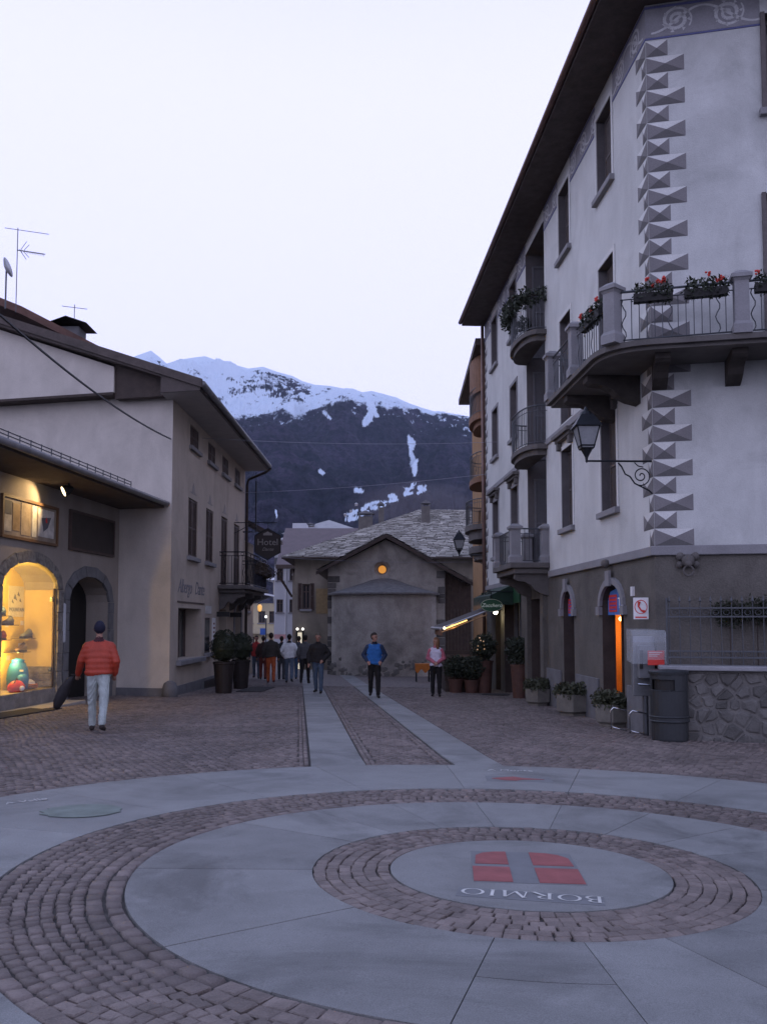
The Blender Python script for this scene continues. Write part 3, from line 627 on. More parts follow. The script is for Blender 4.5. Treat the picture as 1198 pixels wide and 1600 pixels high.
# --- two iron balconies in front of the recess and a stone one below
def iron_balcony(z):
    c_, hw, dp = 8.78, 1.28, .62; pts = [(c_ - hw * math.cos(math.pi * i / 14), dp * math.sin(math.pi * i / 14) ** .55) for i in range(15)]
    b = B(); b.prism([RS.p(u, d, z - .12) for u, d in pts], (0, 0, .12)); b.prism([RS.p(c_ + (u - c_) * .9, d * .86, z - .26) for u, d in pts], (0, 0, .139)); b.build('balcony_slab', TRIM2, house)
    return railing([RS.p(c_ + (u - c_) * .96, d * .95, 0) for u, d in pts], z, z + 1.0, 'balcony_railing', house, wavy=False, pitch=.1)
iron_balcony(6.02); iron_balcony(9.0)
b = B(); RS.box(b, 7.42, 10.02, -.0, 1.0, 2.84, 2.98); RS.box(b, 7.5, 9.94, 0, .9, 2.70, 2.839); b.build('balcony_slab', TRIM2, house, bevel=.02)
q = [RS.p(u, d, 0) for u, d in ((7.6, .06), (7.6, .85), (9.85, .85), (9.85, .06))]
for p in q: post(p[0], p[1], 2.98, .95, aS, .28)
for i in range(3): railing([q[i], q[i + 1]], 2.98, 3.85, 'balcony_railing', house)
for u in (7.72, 9.7): corbel(RS, u, .22, .85, 2.699, .55)
# ground floor: arched shop doors with stone surrounds, signs in the heads, lit interior
ORG = glow('orange_lit_wall', (1, .40, .10), .46, (.6, .3, .1))
for a, c in ((1.7, 3.05), (5.2, 6.15)):
    st = arch_pts(a, c, 1.8, .42, 12); so_ = arch_pts(a - .13, c + .13, 1.8, .55, 12); b = B()
    for i in range(12):
        b.hexa([RS.p(*[(st[i][0]), 0, st[i][1]]), RS.p(st[i + 1][0], 0, st[i + 1][1]), RS.p(so_[i + 1][0], 0, so_[i + 1][1]), RS.p(so_[i][0], 0, so_[i][1]), RS.p(st[i][0], .06, st[i][1]), RS.p(st[i + 1][0], .06, st[i + 1][1]), RS.p(so_[i + 1][0], .06, so_[i + 1][1]), RS.p(so_[i][0], .06, so_[i][1])])
    RS.box(b, a - .2, a, 0, .08, 1.62, 1.79); RS.box(b, c, c + .2, 0, .08, 1.62, 1.79); RS.box(b, (a + c) / 2 - .12, (a + c) / 2 + .12, .061, .11, 2.18, 2.48)
    ar = b.build('door_surround', TRIM, house)
    m_ = a + (c - a) * .42
    b = B(); RS.box(b, c - .05 if c < 4 else a, c, -.44, -.381, -1.1, 1.7); d_ = b.build('shop_door', WOOD, house)
    b = B(); RS.box(b, a, c, -.21, -.18, 1.70, 2.22); b.build('door_transom', WOOD, d_)
    for z in (-.2, .7):
        if c > 4: b = B(); RS.box(b, a + .1, c - .1, -.38, -.37, z, z + .75); b.build('pane', GLASS, d_)
    # sign in the arch head, set across the doorway
    fs = Fr(RS.p(c - .02, -.02, 0)[:2], (1, -.06), -1); sg = B(); s0 = -.02
    b = B(); pts = [(a + .05, 1.62), (c - .1, 1.62), (c - .1, 1.90), (c - .25, 2.08), ((a + c) / 2, 2.14), (a + .2, 2.08), (a + .05, 1.9)]
    RS.poly(b, pts, -.12, -.09); sgn = b.build('shop_sign', mat('blue_sign_board', (.05, .14, .42), .4, .05, 4, 0, emit=(.10, .22, .6), estr=.05), house)
    b = B(); RS.box(b, a + (c - a) * .50, a + (c - a) * .86, -.0899, -.085, 1.68, 2.02); b.build('red_logo', mat('red_sign_print', (.6, .05, .04), .4, .05, 4, 0, emit=(.6, .05, .04), estr=.04), sgn)
    for k in range(4):
        b = B(); RS.box(b, a + (c - a) * .54, a + (c - a) * .82, -.0849, -.083, 1.72 + k * .075, 1.745 + k * .075); b.build('logo_bar', mat('blue_sign_print', (.05, .08, .4), .4, .05, 4, 0), sgn)
    mt = Matrix.Translation(RS.p(a + (c - a) * .26, -.083, 1.84)) @ Matrix.Rotation(RS.ang() + math.pi, 4, 'Z') @ Matrix.Rotation(R(90), 4, 'X')
    text_mesh('TIM', .30, 'sign_letters', mat('white_sign_print', (.8, .8, .8), .4, .03, 4, 0, emit=(.8, .8, .9), estr=.08), mt, sgn, ext=.002)
b = B(); b.quad(RS.p(1.4, -1.3, -1.1), RS.p(4.9, -1.3, -1.1), RS.p(4.9, -1.3, 1.69), RS.p(1.4, -1.3, 1.69)); b.quad(RS.p(4.9, -.1, -1.1), RS.p(4.9, -1.3, -1.1), RS.p(4.9, -1.3, 1.69), RS.p(4.9, -.1, 1.69)); b.quad(RS.p(1.4, -.1, 1.69), RS.p(4.9, -.1, 1.69), RS.p(4.9, -1.3, 1.69), RS.p(1.4, -1.3, 1.69)); b.build('shop_interior', mat('orange_shop_wall', (.72, .36, .12), .8, .1, 2, .1), house)
lp_ = B(); lp_.ball(RS.p(4.2, -.75, 1.55), .05); lp_.build('shop_lamp', glow('shop_bulb', (1, .6, .25), 5.), house); ORANGE_LAMP = RS.p(4.1, -.75, 1.3)
b = B(); RS.box(b, 8.1, 9.65, -.72, -.66, -1.1, 2.1); b.build('entrance_door', BLACK, house)
b = B(); RS.box(b, 8.2, 8.82, -.659, -.64, 0, 1.9); RS.box(b, 8.9, 9.55, -.659, -.64, 0, 1.9); b.each('pane', GLASS, house)
b = B()
for a, c in ((3.30, 5.0), (6.35, 8.0), (.0, 1.45)): RS.box(b, a, c, 0, .05, -1.2, .33)
b.each('plinth', PLINTH, house, bevel=.01)
b = B(); RS.box(b, 7.75, 8.09, 0, .12, -1.2, 2.3); b.build('pilaster', GREY, house); b = B(); RS.box(b, 9.66, 10.0, 0, .12, -1.2, 2.3); b.build('pilaster', GREY, house)
# shop front of the restaurant further up the same wall
DOORY = mat('yellow_grey_jamb', (.33, .30, .20), .7, .1, 4, .1)
b = B(); RS.box(b, 11.0, 13.6, -.47, -.40, -1.1, 2.1); b.build('shop_window', GLASS, house); b = B()
for u in (11.0, 11.85, 12.7, 13.5): RS.box(b, u, u + .1, -.4, -.3, -1.1, 2.1)
b.each('window_mullion', PLINTH, house)
b = B(); RS.box(b, 14.3, 15.2, -.32, -.26, -1.1, 2.0); b.build('restaurant_door', DOORY, house)
b = B(); RS.box(b, 11.0, 15.3, .02, .05, 2.05, 2.5); b.build('green_fascia', GREEN, house)
# carved lion-mask with ring under the string course
b = B(); c_ = RF.p(.52, .0, 2.5); f = lambda u, d, z: RF.p(.52 + u, d, 2.5 + z)
for u, d, z, r in ((0, .08, 0, .11), (-.12, .05, .08, .07), (.12, .05, .08, .07), (0, .15, -.05, .06), (-.13, .05, -.06, .06), (.13, .05, -.06, .06)): b.ball(f(u, d, z), r)
b.tube([f(.08 * math.cos(a), .14, -.17 + .08 * math.sin(a)) for a in [i * math.pi / 8 for i in range(17)]], .018, 6); b.build('carved_mask', TRIM2, house, smooth=True)
b = B(); RS.box(b, 1.05, 1.15, 0, .05, 1.95, 2.12); b.build('wall_lamp', WHT, house); b = B(); b.ball(RS.p(2.4, .12, 2.62), .09); b.build('keystone_head', TRIM2, house, smooth=True)
# ------------------------------------------------------------ stone garden wall with iron fence in front of the house
gw = thing('stone_garden_wall', RF.p(.5, .5, -.45), 'low rubble stone wall with slab coping below the corner house', 'wall')
GF = Fr(RF.p(0, .42, 0)[:2], (1, -.24), -1); U0, U1 = .28, 4.2; zb, zt = -.75, .70
b = B(); GF.box(b, U0, U1, -.6, .018, zb, zt); b.build('mortar_core', MORT, gw)
rr_ = random.Random(5); seeds = []
for j in range(7):
    for i in range(19): seeds.append((U0 + (i + .5 * (j % 2) + rr_.uniform(-.15, .75)) * .225 - .05, zb + .1 + j * .20 + rr_.uniform(-.09, .09)))
def cell(k):
    cx, cz = seeds[k]; poly = [(cx - .25, cz - .22), (cx + .25, cz - .22), (cx + .25, cz + .22), (cx - .25, cz + .22)]
    for j, (sx2, sz2) in enumerate(seeds):
        if j == k or abs(sx2 - cx) > .7 or abs(sz2 - cz) > .7: continue
        mx_, mz_, dx, dz = (cx + sx2) / 2, (cz + sz2) / 2, sx2 - cx, sz2 - cz; out = []
        for i in range(len(poly)):
            p, q = poly[i], poly[(i + 1) % len(poly)]; fp = (p[0] - mx_) * dx + (p[1] - mz_) * dz; fq = (q[0] - mx_) * dx + (q[1] - mz_) * dz
            if fp <= 0: out.append(p)
            if fp * fq < 0: t = fp / (fp - fq); out.append((p[0] + (q[0] - p[0]) * t, p[1] + (q[1] - p[1]) * t))
        poly = out
        if len(poly) < 3: return None
    return poly
for k in range(len(seeds)):
    P = cell(k)
    if not P: continue
    P = [(min(max(u, U0 + .01), U1), min(max(z, zb), zt - .02)) for u, z in P]; cu = sum(p[0] for p in P) / len(P); cz = sum(p[1] for p in P) / len(P); n = len(P)
    if max(p[1] for p in P) - min(p[1] for p in P) < .06: continue
    sk_ = rr_.uniform(.76, .93); o1 = [(cu + (u - cu) * sk_, cz + (z - cz) * sk_) for u, z in P]; o2 = [(cu + (u - cu) * .62 + rr_.uniform(-.012, .012), cz + (z - cz) * .62 + rr_.uniform(-.012, .012)) for u, z in P]
    d2 = rr_.uniform(.034, .058); V = [GF.p(u, 0, z) for u, z in o1] + [GF.p(u, d2 * .6, z) for u, z in [(cu + (a - cu) * .95, cz + (c - cz) * .95) for a, c in o1]] + [GF.p(u, d2, z) for u, z in o2]
    F_ = [(i, (i + 1) % n, n + (i + 1) % n, n + i) for i in range(n)] + [(n + i, n + (i + 1) % n, 2 * n + (i + 1) % n, 2 * n + i) for i in range(n)] + [tuple(range(2 * n, 3 * n))]
    B().add(V, F_).build('stone', STONE, gw)
b = B(); GF.box(b, U0 - .28, U1, -.6, .13, zt, zt + .075); b.build('coping', mat('coping_slab', (.27, .27, .285), .8, .15, 3, .3), gw, bevel=.015)
fence = thing('iron_fence', GF.p(.3, -.1, .78), 'low spiked iron fence standing on the rubble wall', 'fence')
zf = zt + .076; b = B()
for z in (zf + .12, zf + .22, zf + .78, zf + .92): GF.box(b, .12, U1, -.075, -.045, z, z + .025)
b.build('rail', IRON2, fence); b = B(); u = .18; k = 0
while u < U1:
    b.tube([GF.p(u, -.06, zf + .02), GF.p(u, -.06, zf + 1.02)], .009, 5); p = GF.p(u, -.06, zf + 1.02); b.lathe(p, [(.006, 0), (.022, .03), (.004, .11)], 6)
    for za, zc in ((zf + .145, zf + .22), (zf + .805, zf + .92)):
        m0 = (za + zc) / 2; b.tube([GF.p(u + .08 + .045 * math.cos(a), -.06, m0 + .042 * math.sin(a)) for a in [i * math.pi / 5 for i in range(11)]], .006, 4)
    u += .16; k += 1
b.build('bars', IRON2, fence); b = B(); 
for u in (.14, 1.7, 3.3): b.tube([GF.p(u, -.06, zf), GF.p(u, -.06, zf + 1.1)], .02, 6)
b.build('post', IRON2, fence)
hg = thing('hedge', GF.p(1.6, -.3, .78), 'dark clipped hedge behind the spiked iron fence', 'hedge')
V, F_ = [], []
for i in range(9):
    c_ = GF.p(1.15 + i * .42, -.34, zf + .86 + .04 * math.sin(i * 2)); v, f = leaves(c_, (.34, .16, .24), 620, .03, 30 + i, shell=.2); o = len(V); V += v; F_ += [[q + o for q in ff] for ff in f]
np_mesh('foliage', V, F_, LEAF, hg); b = B()
for i in range(9): p = GF.p(1.15 + i * .42, -.34, zf); b.tube([p, (p[0], p[1], zf + .8)], .009, 5)
b.build('stem', WOOD, hg)
# flower boxes on the corner balcony and a trailing shrub on the top one
def flower_box(a, c, z, label, nf, seed, wd=.16):
    a, c = Vector((a[0], a[1], z)), Vector((c[0], c[1], z)); t = thing('flower_box', (a + c) / 2, label, 'flower box', 'flower boxes on the corner balcony'); d = (c - a).normalized(); n = Vector((-d.y, d.x, 0)) * wd / 2
    b = B(); b.hexa([a + n * .8, a - n * .8, c - n * .8, c + n * .8, *[p + Vector((0, 0, .13)) for p in (a + n, a - n, c - n, c + n)]]); b.build('trough', BLACK, t)
    r = random.Random(seed); V, F_ = [], []; fb = B(); L = (c - a).length; k = max(2, int(L / .16))
    for i in range(k):
        p = a + (c - a) * ((i + .5) / k) + Vector((0, 0, .22)); v, f = leaves(p - Vector((0, 0, .07)), (.13, .15, .19), 130, .036, seed + i, shell=.3); o = len(V); V += v; F_ += [[q + o for q in ff] for ff in f]
    for i in range(nf):
        p = a + (c - a) * r.random() + Vector((r.uniform(-.09, .09), r.uniform(-.09, .09), .26 + r.random() * .12))
        for j in range(6): fb.ball(p + Vector((r.uniform(-.03, .03), r.uniform(-.03, .03), r.uniform(-.03, .03))), .020, 6, 4)
    np_mesh('foliage', V, F_, LEAF, t); fb.build('flowers', FLOW, t)
def lerp(a, c, t): return tuple(a[i] + (c[i] - a[i]) * t for i in range(2))
pkk = (pk[0], pk[1]); f0 = (pf[0][0], pf[0][1])
flower_box(lerp(pkk, f0, .17), lerp(pkk, f0, .48), BZ + .66, 'black flower box with red geraniums nearest the balcony corner post, front side', 5, 60)
flower_box(lerp(pkk, f0, .57), lerp(pkk, f0, .90), BZ + .66, 'black flower box with dark leaves and red blooms between the two front balcony posts', 4, 70)
flower_box(lerp(pkk, p2, .25), lerp(pkk, p2, .75), BZ + .66, 'flower box with red blooms on the street side of the corner balcony', 5, 80)
flower_box(lerp(f0, pf[1], .1), lerp(f0, pf[1], .4), BZ + .66, 'flower box right of the front balcony post at the photo edge', 4, 90)
ts = thing('trailing_shrub', RS.p(8.8, .6, 9.8), 'dark dry shrub trailing over the topmost iron balcony rail', 'plant')
V, F_ = [], []
for i in range(13):
    a = math.pi * i / 12; c_ = RS.p(8.78 - 1.2 * math.cos(a), .66 * math.sin(a) ** .55 + .05, 9.95 - .1 * (i % 2)); v, f = leaves(c_, (.2, .2, .22), 160, .05, 130 + i); o = len(V); V += v; F_ += [[q + o for q in ff] for ff in f]
np_mesh('foliage', V, F_, LEAF2, ts); b = B(); b.tube([RS.p(8.78 - 1.2 * math.cos(math.pi * i / 12), .62 * math.sin(math.pi * i / 12) ** .55 + .02, 9.92) for i in range(13)], .02, 5); b.build('stem', WOOD, ts)
# ------------------------------------------------------------ lantern on bracket at the corner
def lantern(t, x, y, z, s, lit=False):
    """four-sided street lantern, z = bottom of the glass body"""
    b = B(); q = lambda h, zz: [(x + i * h, y + j * h, zz) for i, j in ((-1, -1), (1, -1), (1, 1), (-1, 1))]
    w0, w1, hh = .10 * s, .185 * s, .36 * s
    for i in range(4): b.tube([q(w0, z)[i], q(w1, z + hh)[i]], .012 * s, 4)
    for h, zz in ((w0, z), (w1, z + hh), (w0 * 1.18, z + hh * .12)):
        Q = q(h, zz)
        for i in range(4): b.tube([Q[i], Q[(i + 1) % 4]], .011 * s, 4)
    b.lathe((x, y, z), [(.03 * s, -.14 * s), (.05 * s, -.1 * s), (.09 * s, -.03 * s), (.10 * s, 0)], 8); b.lathe((x, y, z), [(.006 * s, -.24 * s), (.02 * s, -.2 * s), (.03 * s, -.14 * s)], 8)
    b.build('frame', IRON, t); b = B(); Q0, Q1 = q(w1 * 1.22, z + hh), q(w1 * .55, z + hh + .21 * s); b.hexa(Q0 + Q1); b.lathe((x, y, z + hh + .21 * s), [(w1 * .6, 0), (.09 * s, .05 * s), (.05 * s, .07 * s), (.03 * s, .12 * s), (.002, .15 * s)], 10); b.build('cap', IRON, t)
    b = B(); A, C_ = q(w0, z + .01), q(w1 * .97, z + hh - .01)
    for i in range(4): b.quad(A[i], A[(i + 1) % 4], C_[(i + 1) % 4], C_[i])
    b.build('glass', mat('frosted_lantern_glass', (.24, .25, .26), .35, .08, 8, 0), t)
lt = thing('wall_lantern', RS.p(.05, .02, 4.2), 'large black wall lantern on a scrolled iron bracket at the house corner', 'lantern')
wx, wy, _ = RS.p(.06, .0, 0); lx = wx - 1.12; ly = wy - .03; lz = 4.22
b = B(); b.tube([(wx, wy, lz), (lx - .02, ly, lz)], .018, 6); pts = []
b.tube([(wx - .58, wy - .016, lz - .03), (wx - .52, wy, lz - .09), (wx - .46, wy, lz - .22), (wx - .38, wy, lz - .26), (wx - .30, wy, lz - .38), (wx - .18, wy, lz - .44), (wx - .06, wy, lz - .50), (wx, wy, lz - .56)], .013, 6)
b.tube([(wx - .19 + (.17 - .155 * i / 30) * math.cos(-1.9 + i * .38), wy, lz - .25 + (.17 - .155 * i / 30) * math.sin(-1.9 + i * .38)) for i in range(31)], .011, 5); b.tube([(wx - .30, wy, lz - .02), (wx - .24, wy, lz - .08), (wx - .15, wy, lz - .10)], .01, 5)
b.build('bracket', IRON, lt); lantern(lt, lx, ly, lz + .21, 1.02)
# ------------------------------------------------------------ street furniture by the corner
tb = thing('litter_bin', gp(4.60, 14.55), 'dark cylindrical metal litter bin in front of the rubble wall', 'litter bin'); g0 = gz(4.6, 14.55)
b = B(); b.lathe((4.6, 14.55, g0), [(.28, 0), (.285, .03), (.285, .30)], 28); b.build('base', BIN, tb, smooth=False); b = B(); b.lathe((4.6, 14.55, g0), [(.305, .301), (.315, .315), (.305, .33), (.305, .37), (.315, .385), (.305, .40)], 28); b.build('band', BIN, tb)
b = B(); n = 28; rr0 = .295
for k in range(n):
    a, c = 2 * math.pi * k / n, 2 * math.pi * (k + 1) / n
    for z0, z1 in ((.401, .80), (.80, .98), (.98, 1.06)):
        mid = (a + c) / 2
        if z0 == .80 and math.cos(mid - R(232)) > .78: continue
        b.quad((4.6 + rr0 * math.cos(a), 14.55 + rr0 * math.sin(a), g0 + z0), (4.6 + rr0 * math.cos(c), 14.55 + rr0 * math.sin(c), g0 + z0), (4.6 + rr0 * math.cos(c), 14.55 + rr0 * math.sin(c), g0 + z1), (4.6 + rr0 * math.cos(a), 14.55 + rr0 * math.sin(a), g0 + z1))
b.build('drum', BIN, tb); b = B(); b.lathe((4.6, 14.55, g0), [(.26, .401), (.26, 1.0)], 24); b.build('liner', BLACK, tb)
b = B(); b.lathe((4.6, 14.55, g0), [(.315, 1.0601), (.32, 1.10), (.29, 1.125), (.02, 1.14)], 28); b.build('lid', BIN, tb); b = B(); b.lathe((4.6, 14.55, g0), [(.30, .80), (.305, .805), (.30, .81)], 28); b.build('rim', BIN, tb)
ph = thing('payphone', gp(4.34, 15.55), 'wall payphone under a clear curved hood with red notice', 'payphone'); g0 = gz(4.34, 15.5)
HOOD = bpy.data.materials.new('clear_plastic_hood'); HOOD.use_nodes = True; pb = HOOD.node_tree.nodes['Principled BSDF']; pb.inputs['Base Color'].default_value = (.75, .8, .85, 1); pb.inputs['Roughness'].default_value = .18; pb.inputs['Alpha'].default_value = .28; pb.inputs['IOR'].default_value = 1.45
fx, fy = 4.42, 15.25
b = B(); prof = [(0, 0), (-.04, .18), (-.05, .36), (.02, .50), (.12, .56), (.30, .58)]       # y offset forward(-) , z
w2 = .29; z0 = g0 + 1.22
for (a, za), (c, zc) in zip(prof, prof[1:]): b.quad((fx - w2, fy + a - .30, z0 + za), (fx + w2, fy + a - .30, z0 + za), (fx + w2, fy + c - .30, z0 + zc), (fx - w2, fy + c - .30, z0 + zc))
side = [(fx - w2, fy + a - .30, z0 + za) for a, za in prof] + [(fx - w2, fy + .05, z0 + .58), (fx - w2, fy + .05, z0 + .05)]
b.add(side, [tuple(range(len(side)))]); b.add([(fx + w2, y, z) for _, y, z in side], [tuple(range(len(side)))]); b.build('hood', HOOD, ph)
b = B(); b.box(fx - .22, fx + .22, fy - .06, fy + .06, z0 - .55, z0 + .45); b.build('backboard', mat('grey_steel_case', (.22, .225, .235), .4, .1, 6, .05, metal=.5), ph, bevel=.01)
b = B(); b.box(fx - .15, fx + .12, fy - .18, fy - .0601, z0 - .25, z0 + .30); ps = b.build('phone_body', mat('phone_casing', (.16, .165, .175), .4, .1, 6, .05), ph, bevel=.015); b = B(); b.tube([(fx - .12, fy - .22, z0 + .22), (fx - .13, fy - .25, z0 + .08), (fx - .12, fy - .22, z0 - .08)], [.03, .018, .03], 8); b.build('handset', BLACK, ps)
b = B(); b.box(fx - .04, fx + .235, fy - .315, fy - .305, z0 - .02, z0 + .22); rn = b.build('red_notice', RED, ph); b = B()
for k in range(3): b.box(fx - .02 , fx + .20 - .04 * k, fy - .3175, fy - .3155, z0 + .185 - k * .03, z0 + .196 - k * .03)
b.build('notice_print', WHT, rn); b = B(); b.tube([(fx, fy, g0), (fx, fy, z0 - .5)], .05, 8); b.build('post', IRON2, ph)
b = B(); b.tube([(fx - .18, fy - .2, z0 - .34), (fx + .1, fy - .2, z0 - .36)], .016, 6); b.build('shelf_bar', STEEL, ph)
sp = thing('telephone_sign', (4.43, 15.0, 1.7), 'white square sign with a red telephone receiver on the house corner', 'sign')
SF = Fr(RS.p(.28, .06, 0)[:2], (1, -.25), -1)
b = B(); SF.box(b, -.22, .03, 0, .012, 1.53, 1.90); b.build('board', WHT, sp); b = B()
b.tube([SF.p(-.095 + .1 * math.cos(a), .015, 1.74 + .115 * math.sin(a)) for a in [i * math.pi / 12 for i in range(25)]], .007, 4); b.build('ring', RED, sp); b = B()
b.tube([SF.p(-.12 , .02, 1.83), SF.p(-.135, .02, 1.75), SF.p(-.09, .02, 1.68), SF.p(-.03, .02, 1.655)], [.026, .014, .014, .026], 6); b.build('receiver', RED, sp); b = B(); SF.box(b, -.19, .0, .012, .015, 1.55, 1.575); b.build('print', RED, sp)
rk = thing('steel_bicycle_rack', gp(4.15, 15.6), 'bent chrome tube rack beside the litter bin and planter', 'rack')
for k, (x, y) in enumerate(((4.10, 15.9), (4.24, 15.2))):
    g0 = gz(x, y); b = B(); b.tube([(x - .10, y, g0 + .04), (x - .11, y, g0 + .36), (x - .06, y - .02, g0 + .42), (x + .16, y - .05, g0 + .37)], .013, 8); b.tube([(x - .09, y, g0 + .08), (x + .16, y - .05, g0 + .02)], .012, 8); b.build('loop', STEEL, rk, smooth=True)
def planter(x, y, r, h, label, seed):
    t = thing('stone_planter', gp(x, y), label, 'planter', 'hexagonal planters along the house'); g0 = gz(x, y)
    b = B(); b.lathe((x, y, g0), [(r * .78, 0), (r * .80, .05), (r, .1), (r * 1.05, h - .05), (r * 1.05, h), (r * .9, h), (r * .88, h - .06)], 6, a0=R(20)); b.build('trough', CONC, t)
    V, F_ = [], []
    rr = random.Random(seed)
    for i in range(10):
        a = i * .63; c_ = (x + r * .62 * math.cos(a), y + r * .62 * math.sin(a), g0 + h + .04 + rr.random() * .05); v, f = leaves(c_, (r * .5, r * .5, .17), 130, .05, seed + i); o = len(V); V += v; F_ += [[q + o for q in ff] for ff in f]
    np_mesh('foliage', V, F_, LEAF3, t); b = B(); b.lathe((x, y, g0), [(r * .87, h - .08), (r * .5, h - .04)], 6, a0=R(20)); b.build('soil', WOOD, t)
planter(4.28, 16.95, .33, .42, 'hexagonal stone planter nearest the payphone, bushy greenery', 200); planter(4.08, 19.5, .38, .46, 'hexagonal stone planter between the two arched shop doors', 220); planter(3.86, 22.6, .33, .42, 'hexagonal stone planter nearest the tall potted bush', 240)
# ------------------------------------------------------------ left: hotel with a shop wing
LS = Fr((-5.70, 24), (.015, 1), -1); LF = Fr((-5.70, 24), (-1, .24), 1); SH = Fr((LF.p(1.55, 0, 0)[0] - .03, LF.p(1.55, 0, 0)[1] - .30), (-.10, -1), 1)
hotel = thing('hotel', (-5.7, 24, -.5), 'cream hotel with brown shutters and a deep gable roof on the left', 'hotel')
W1 = [(1.95, 3.15), (4.35, 5.5)]; T1 = [(2.05, 3.2), (4.55, 5.7), (6.9, 8.05), (9.3, 10.45)]
ops = [(a, c, 3.40, 5.12, .22) for a, c in W1] + [(6.85, 7.95, 2.74, 5.16, .22), (9.25, 10.4, 2.74, 5.16, .22)] + [(a, c, 6.66, 7.30, .2) for a, c in T1]
ops += [(.9, 3.85, .42, 1.88, .75), (6.55, 7.9, -1.1, 1.9, .35), (9.45, 10.85, -1.1, 2.15, .35, .55), (4.35, 5.2, .5, 1.62, .06)]
wall(LS, 0, 11.6, -1.2, 7.6, ops, 'wall', CREAM, hotel)
b = B(); u1 = 9.0; rz_ = lambda u: 7.62 + .355 * (u + 1.1) * 1.0
b.add([LF.p(0, 0, -1.2), LF.p(14, 0, -1.2), LF.p(14, 0, rz_(4)), LF.p(u1, 0, rz_(u1)), LF.p(0, 0, 7.6)], [(0, 1, 2, 3, 4)]); b.build('gable_wall', CREAMF, hotel)
p, q = LS.p(11.6, 0, 0), LF.p(14, 0, 0); b = B(); b.quad((p[0], p[1], -1.2), (p[0] - 14, p[1], -1.2), (p[0] - 14, p[1], 7.6), (p[0], p[1], 7.6)); b.add([(p[0], p[1], 7.6), (p[0] - 14, p[1], 7.6), (p[0] - 9, p[1], rz_(u1))], [(0, 1, 2)]); b.build('rear_wall', CREAM, hotel)
for a, c in W1 + [(6.85, 7.95), (9.25, 10.4)]:
    lo = 3.40 if a < 6 else 2.74
    w_ = window(LS, a, c, lo, 5.12, hotel, depth=.16, sill=TRIM if a < 6 else None, frame=SHUT)
    m2 = (a + c) / 2
    for p, q in ((a + .01, m2 - .005), (m2 + .005, c - .01)): shutter_leaf(LS, p, q, lo + .02, 5.10, -.06, w_, SHUT, pitch=.07)
    b = B(); LS.poly(b, [(a + .1, 5.30), (m2 - .2, 5.34), (m2 - .1, 5.5), (m2, 5.62), (m2 + .1, 5.5), (m2 + .2, 5.34), (c - .1, 5.30), (m2 + .15, 5.28), (m2 - .15, 5.28)], 0, .006); b.build('painted_ornament', mat('faded_ornament', (.30, .275, .26), .9, .2, 5, .1), w_)
for a, c in T1: w_ = window(LS, a, c, 6.66, 7.30, hotel, depth=.10, sill=TRIM); m2 = (a + c) / 2; shutter_leaf(LS, a + .01, m2 - .005, 6.68, 7.28, -.05, w_, SHUT); shutter_leaf(LS, m2 + .005, c - .01, 6.68, 7.28, -.05, w_, SHUT)
# ground floor: picture window, menu case, entrances
b = B(); LS.box(b, .9, 3.85, -.60, -.55, .42, 1.88); sw = b.build('shop_window', mat('grey_window_glass', (.10, .11, .115), .12, .15, 1, 0, spec=.5), hotel); b = B()
for u in (.9, 3.0, 3.78): LS.box(b, u, u + .09, -.549, -.49, .42, 1.88)
LS.box(b, .9, 3.85, -.549, -.5, 1.80, 1.88); b.build('frame', SHUT, sw); b = B(); LS.box(b, .72, 4.0, -.1, .14, .28, .419); b.build('sill', TRIM, sw, bevel=.015)
b = B(); LS.box(b, 1.0, 1.5, -.7, -.61, .42, .95); b.build('curtain', BLACK, sw)
b = B(); LS.box(b, .75, 4.2, 0, .02, 2.03, 2.07); b.build('painted_line', SHUT, hotel)
b = B(); LS.box(b, 4.35, 5.2, -.055, -.02, .5, 1.62); mc = b.build('menu_case', WOOD, hotel); b = B(); LS.box(b, 4.42, 5.13, -.0199, -.012, .57, 1.55); b.build('pane', GLASS, mc); b = B(); LS.box(b, 4.28, 5.28, 0, .12, .38, .5); b.build('ledge', TRIM, mc)
b = B(); LS.box(b, 5.45, 5.95, .0, .02, .55, 1.62); pst = b.build('menu_board', WHT, hotel); b = B()
for k in range(6): LS.box(b, 5.55, 5.85 - .05 * (k % 2), .0201, .024, .7 + k * .14, .76 + k * .14)
b.build('print', mat('menu_print', (.25, .12, .1), .6), pst)
b = B(); LS.box(b, 4.4, 5.3, 0, .015, 1.75, 2.0); b.build('plaque', mat('pale_plaque', (.5, .49, .47), .7), hotel)
b = B(); LS.box(b, 6.55, 7.9, -.36, -.31, -1.1, 1.9); dr = b.build('hotel_door', BLACK, hotel); b = B(); LS.box(b, 6.7, 7.15, -.309, -.30, 0, 1.7); LS.box(b, 7.3, 7.75, -.309, -.30, 0, 1.7); b.each('pane', GLASS, dr)
b = B(); LS.box(b, 9.45, 10.85, -.37, -.32, -1.1, 2.15); b.build('hotel_side_door', WOOD, hotel)
b = B()
for a, c in ((9.3, 9.45), (10.85, 11.0)): LS.box(b, a, c, -.02, .04, -1.2, 1.6)
ai, ao = arch_pts(9.45, 10.85, 1.6, .55), arch_pts(9.3, 11.0, 1.6, .70)
for i in range(10): b.hexa([LS.p(ai[i][0], 0, ai[i][1]), LS.p(ai[i + 1][0], 0, ai[i + 1][1]), LS.p(ao[i + 1][0], 0, ao[i + 1][1]), LS.p(ao[i][0], 0, ao[i][1]), LS.p(ai[i][0], .04, ai[i][1]), LS.p(ai[i + 1][0], .04, ai[i + 1][1]), LS.p(ao[i + 1][0], .04, ao[i + 1][1]), LS.p(ao[i][0], .04, ao[i][1])])
b.build('door_surround', TRIM, hotel)
for u in (6.2, 8.6):
    b = B(); LS.box(b, u, u + .12, 0, .42, 1.66, 1.83); b.build('wall_light', BLACK, hotel)
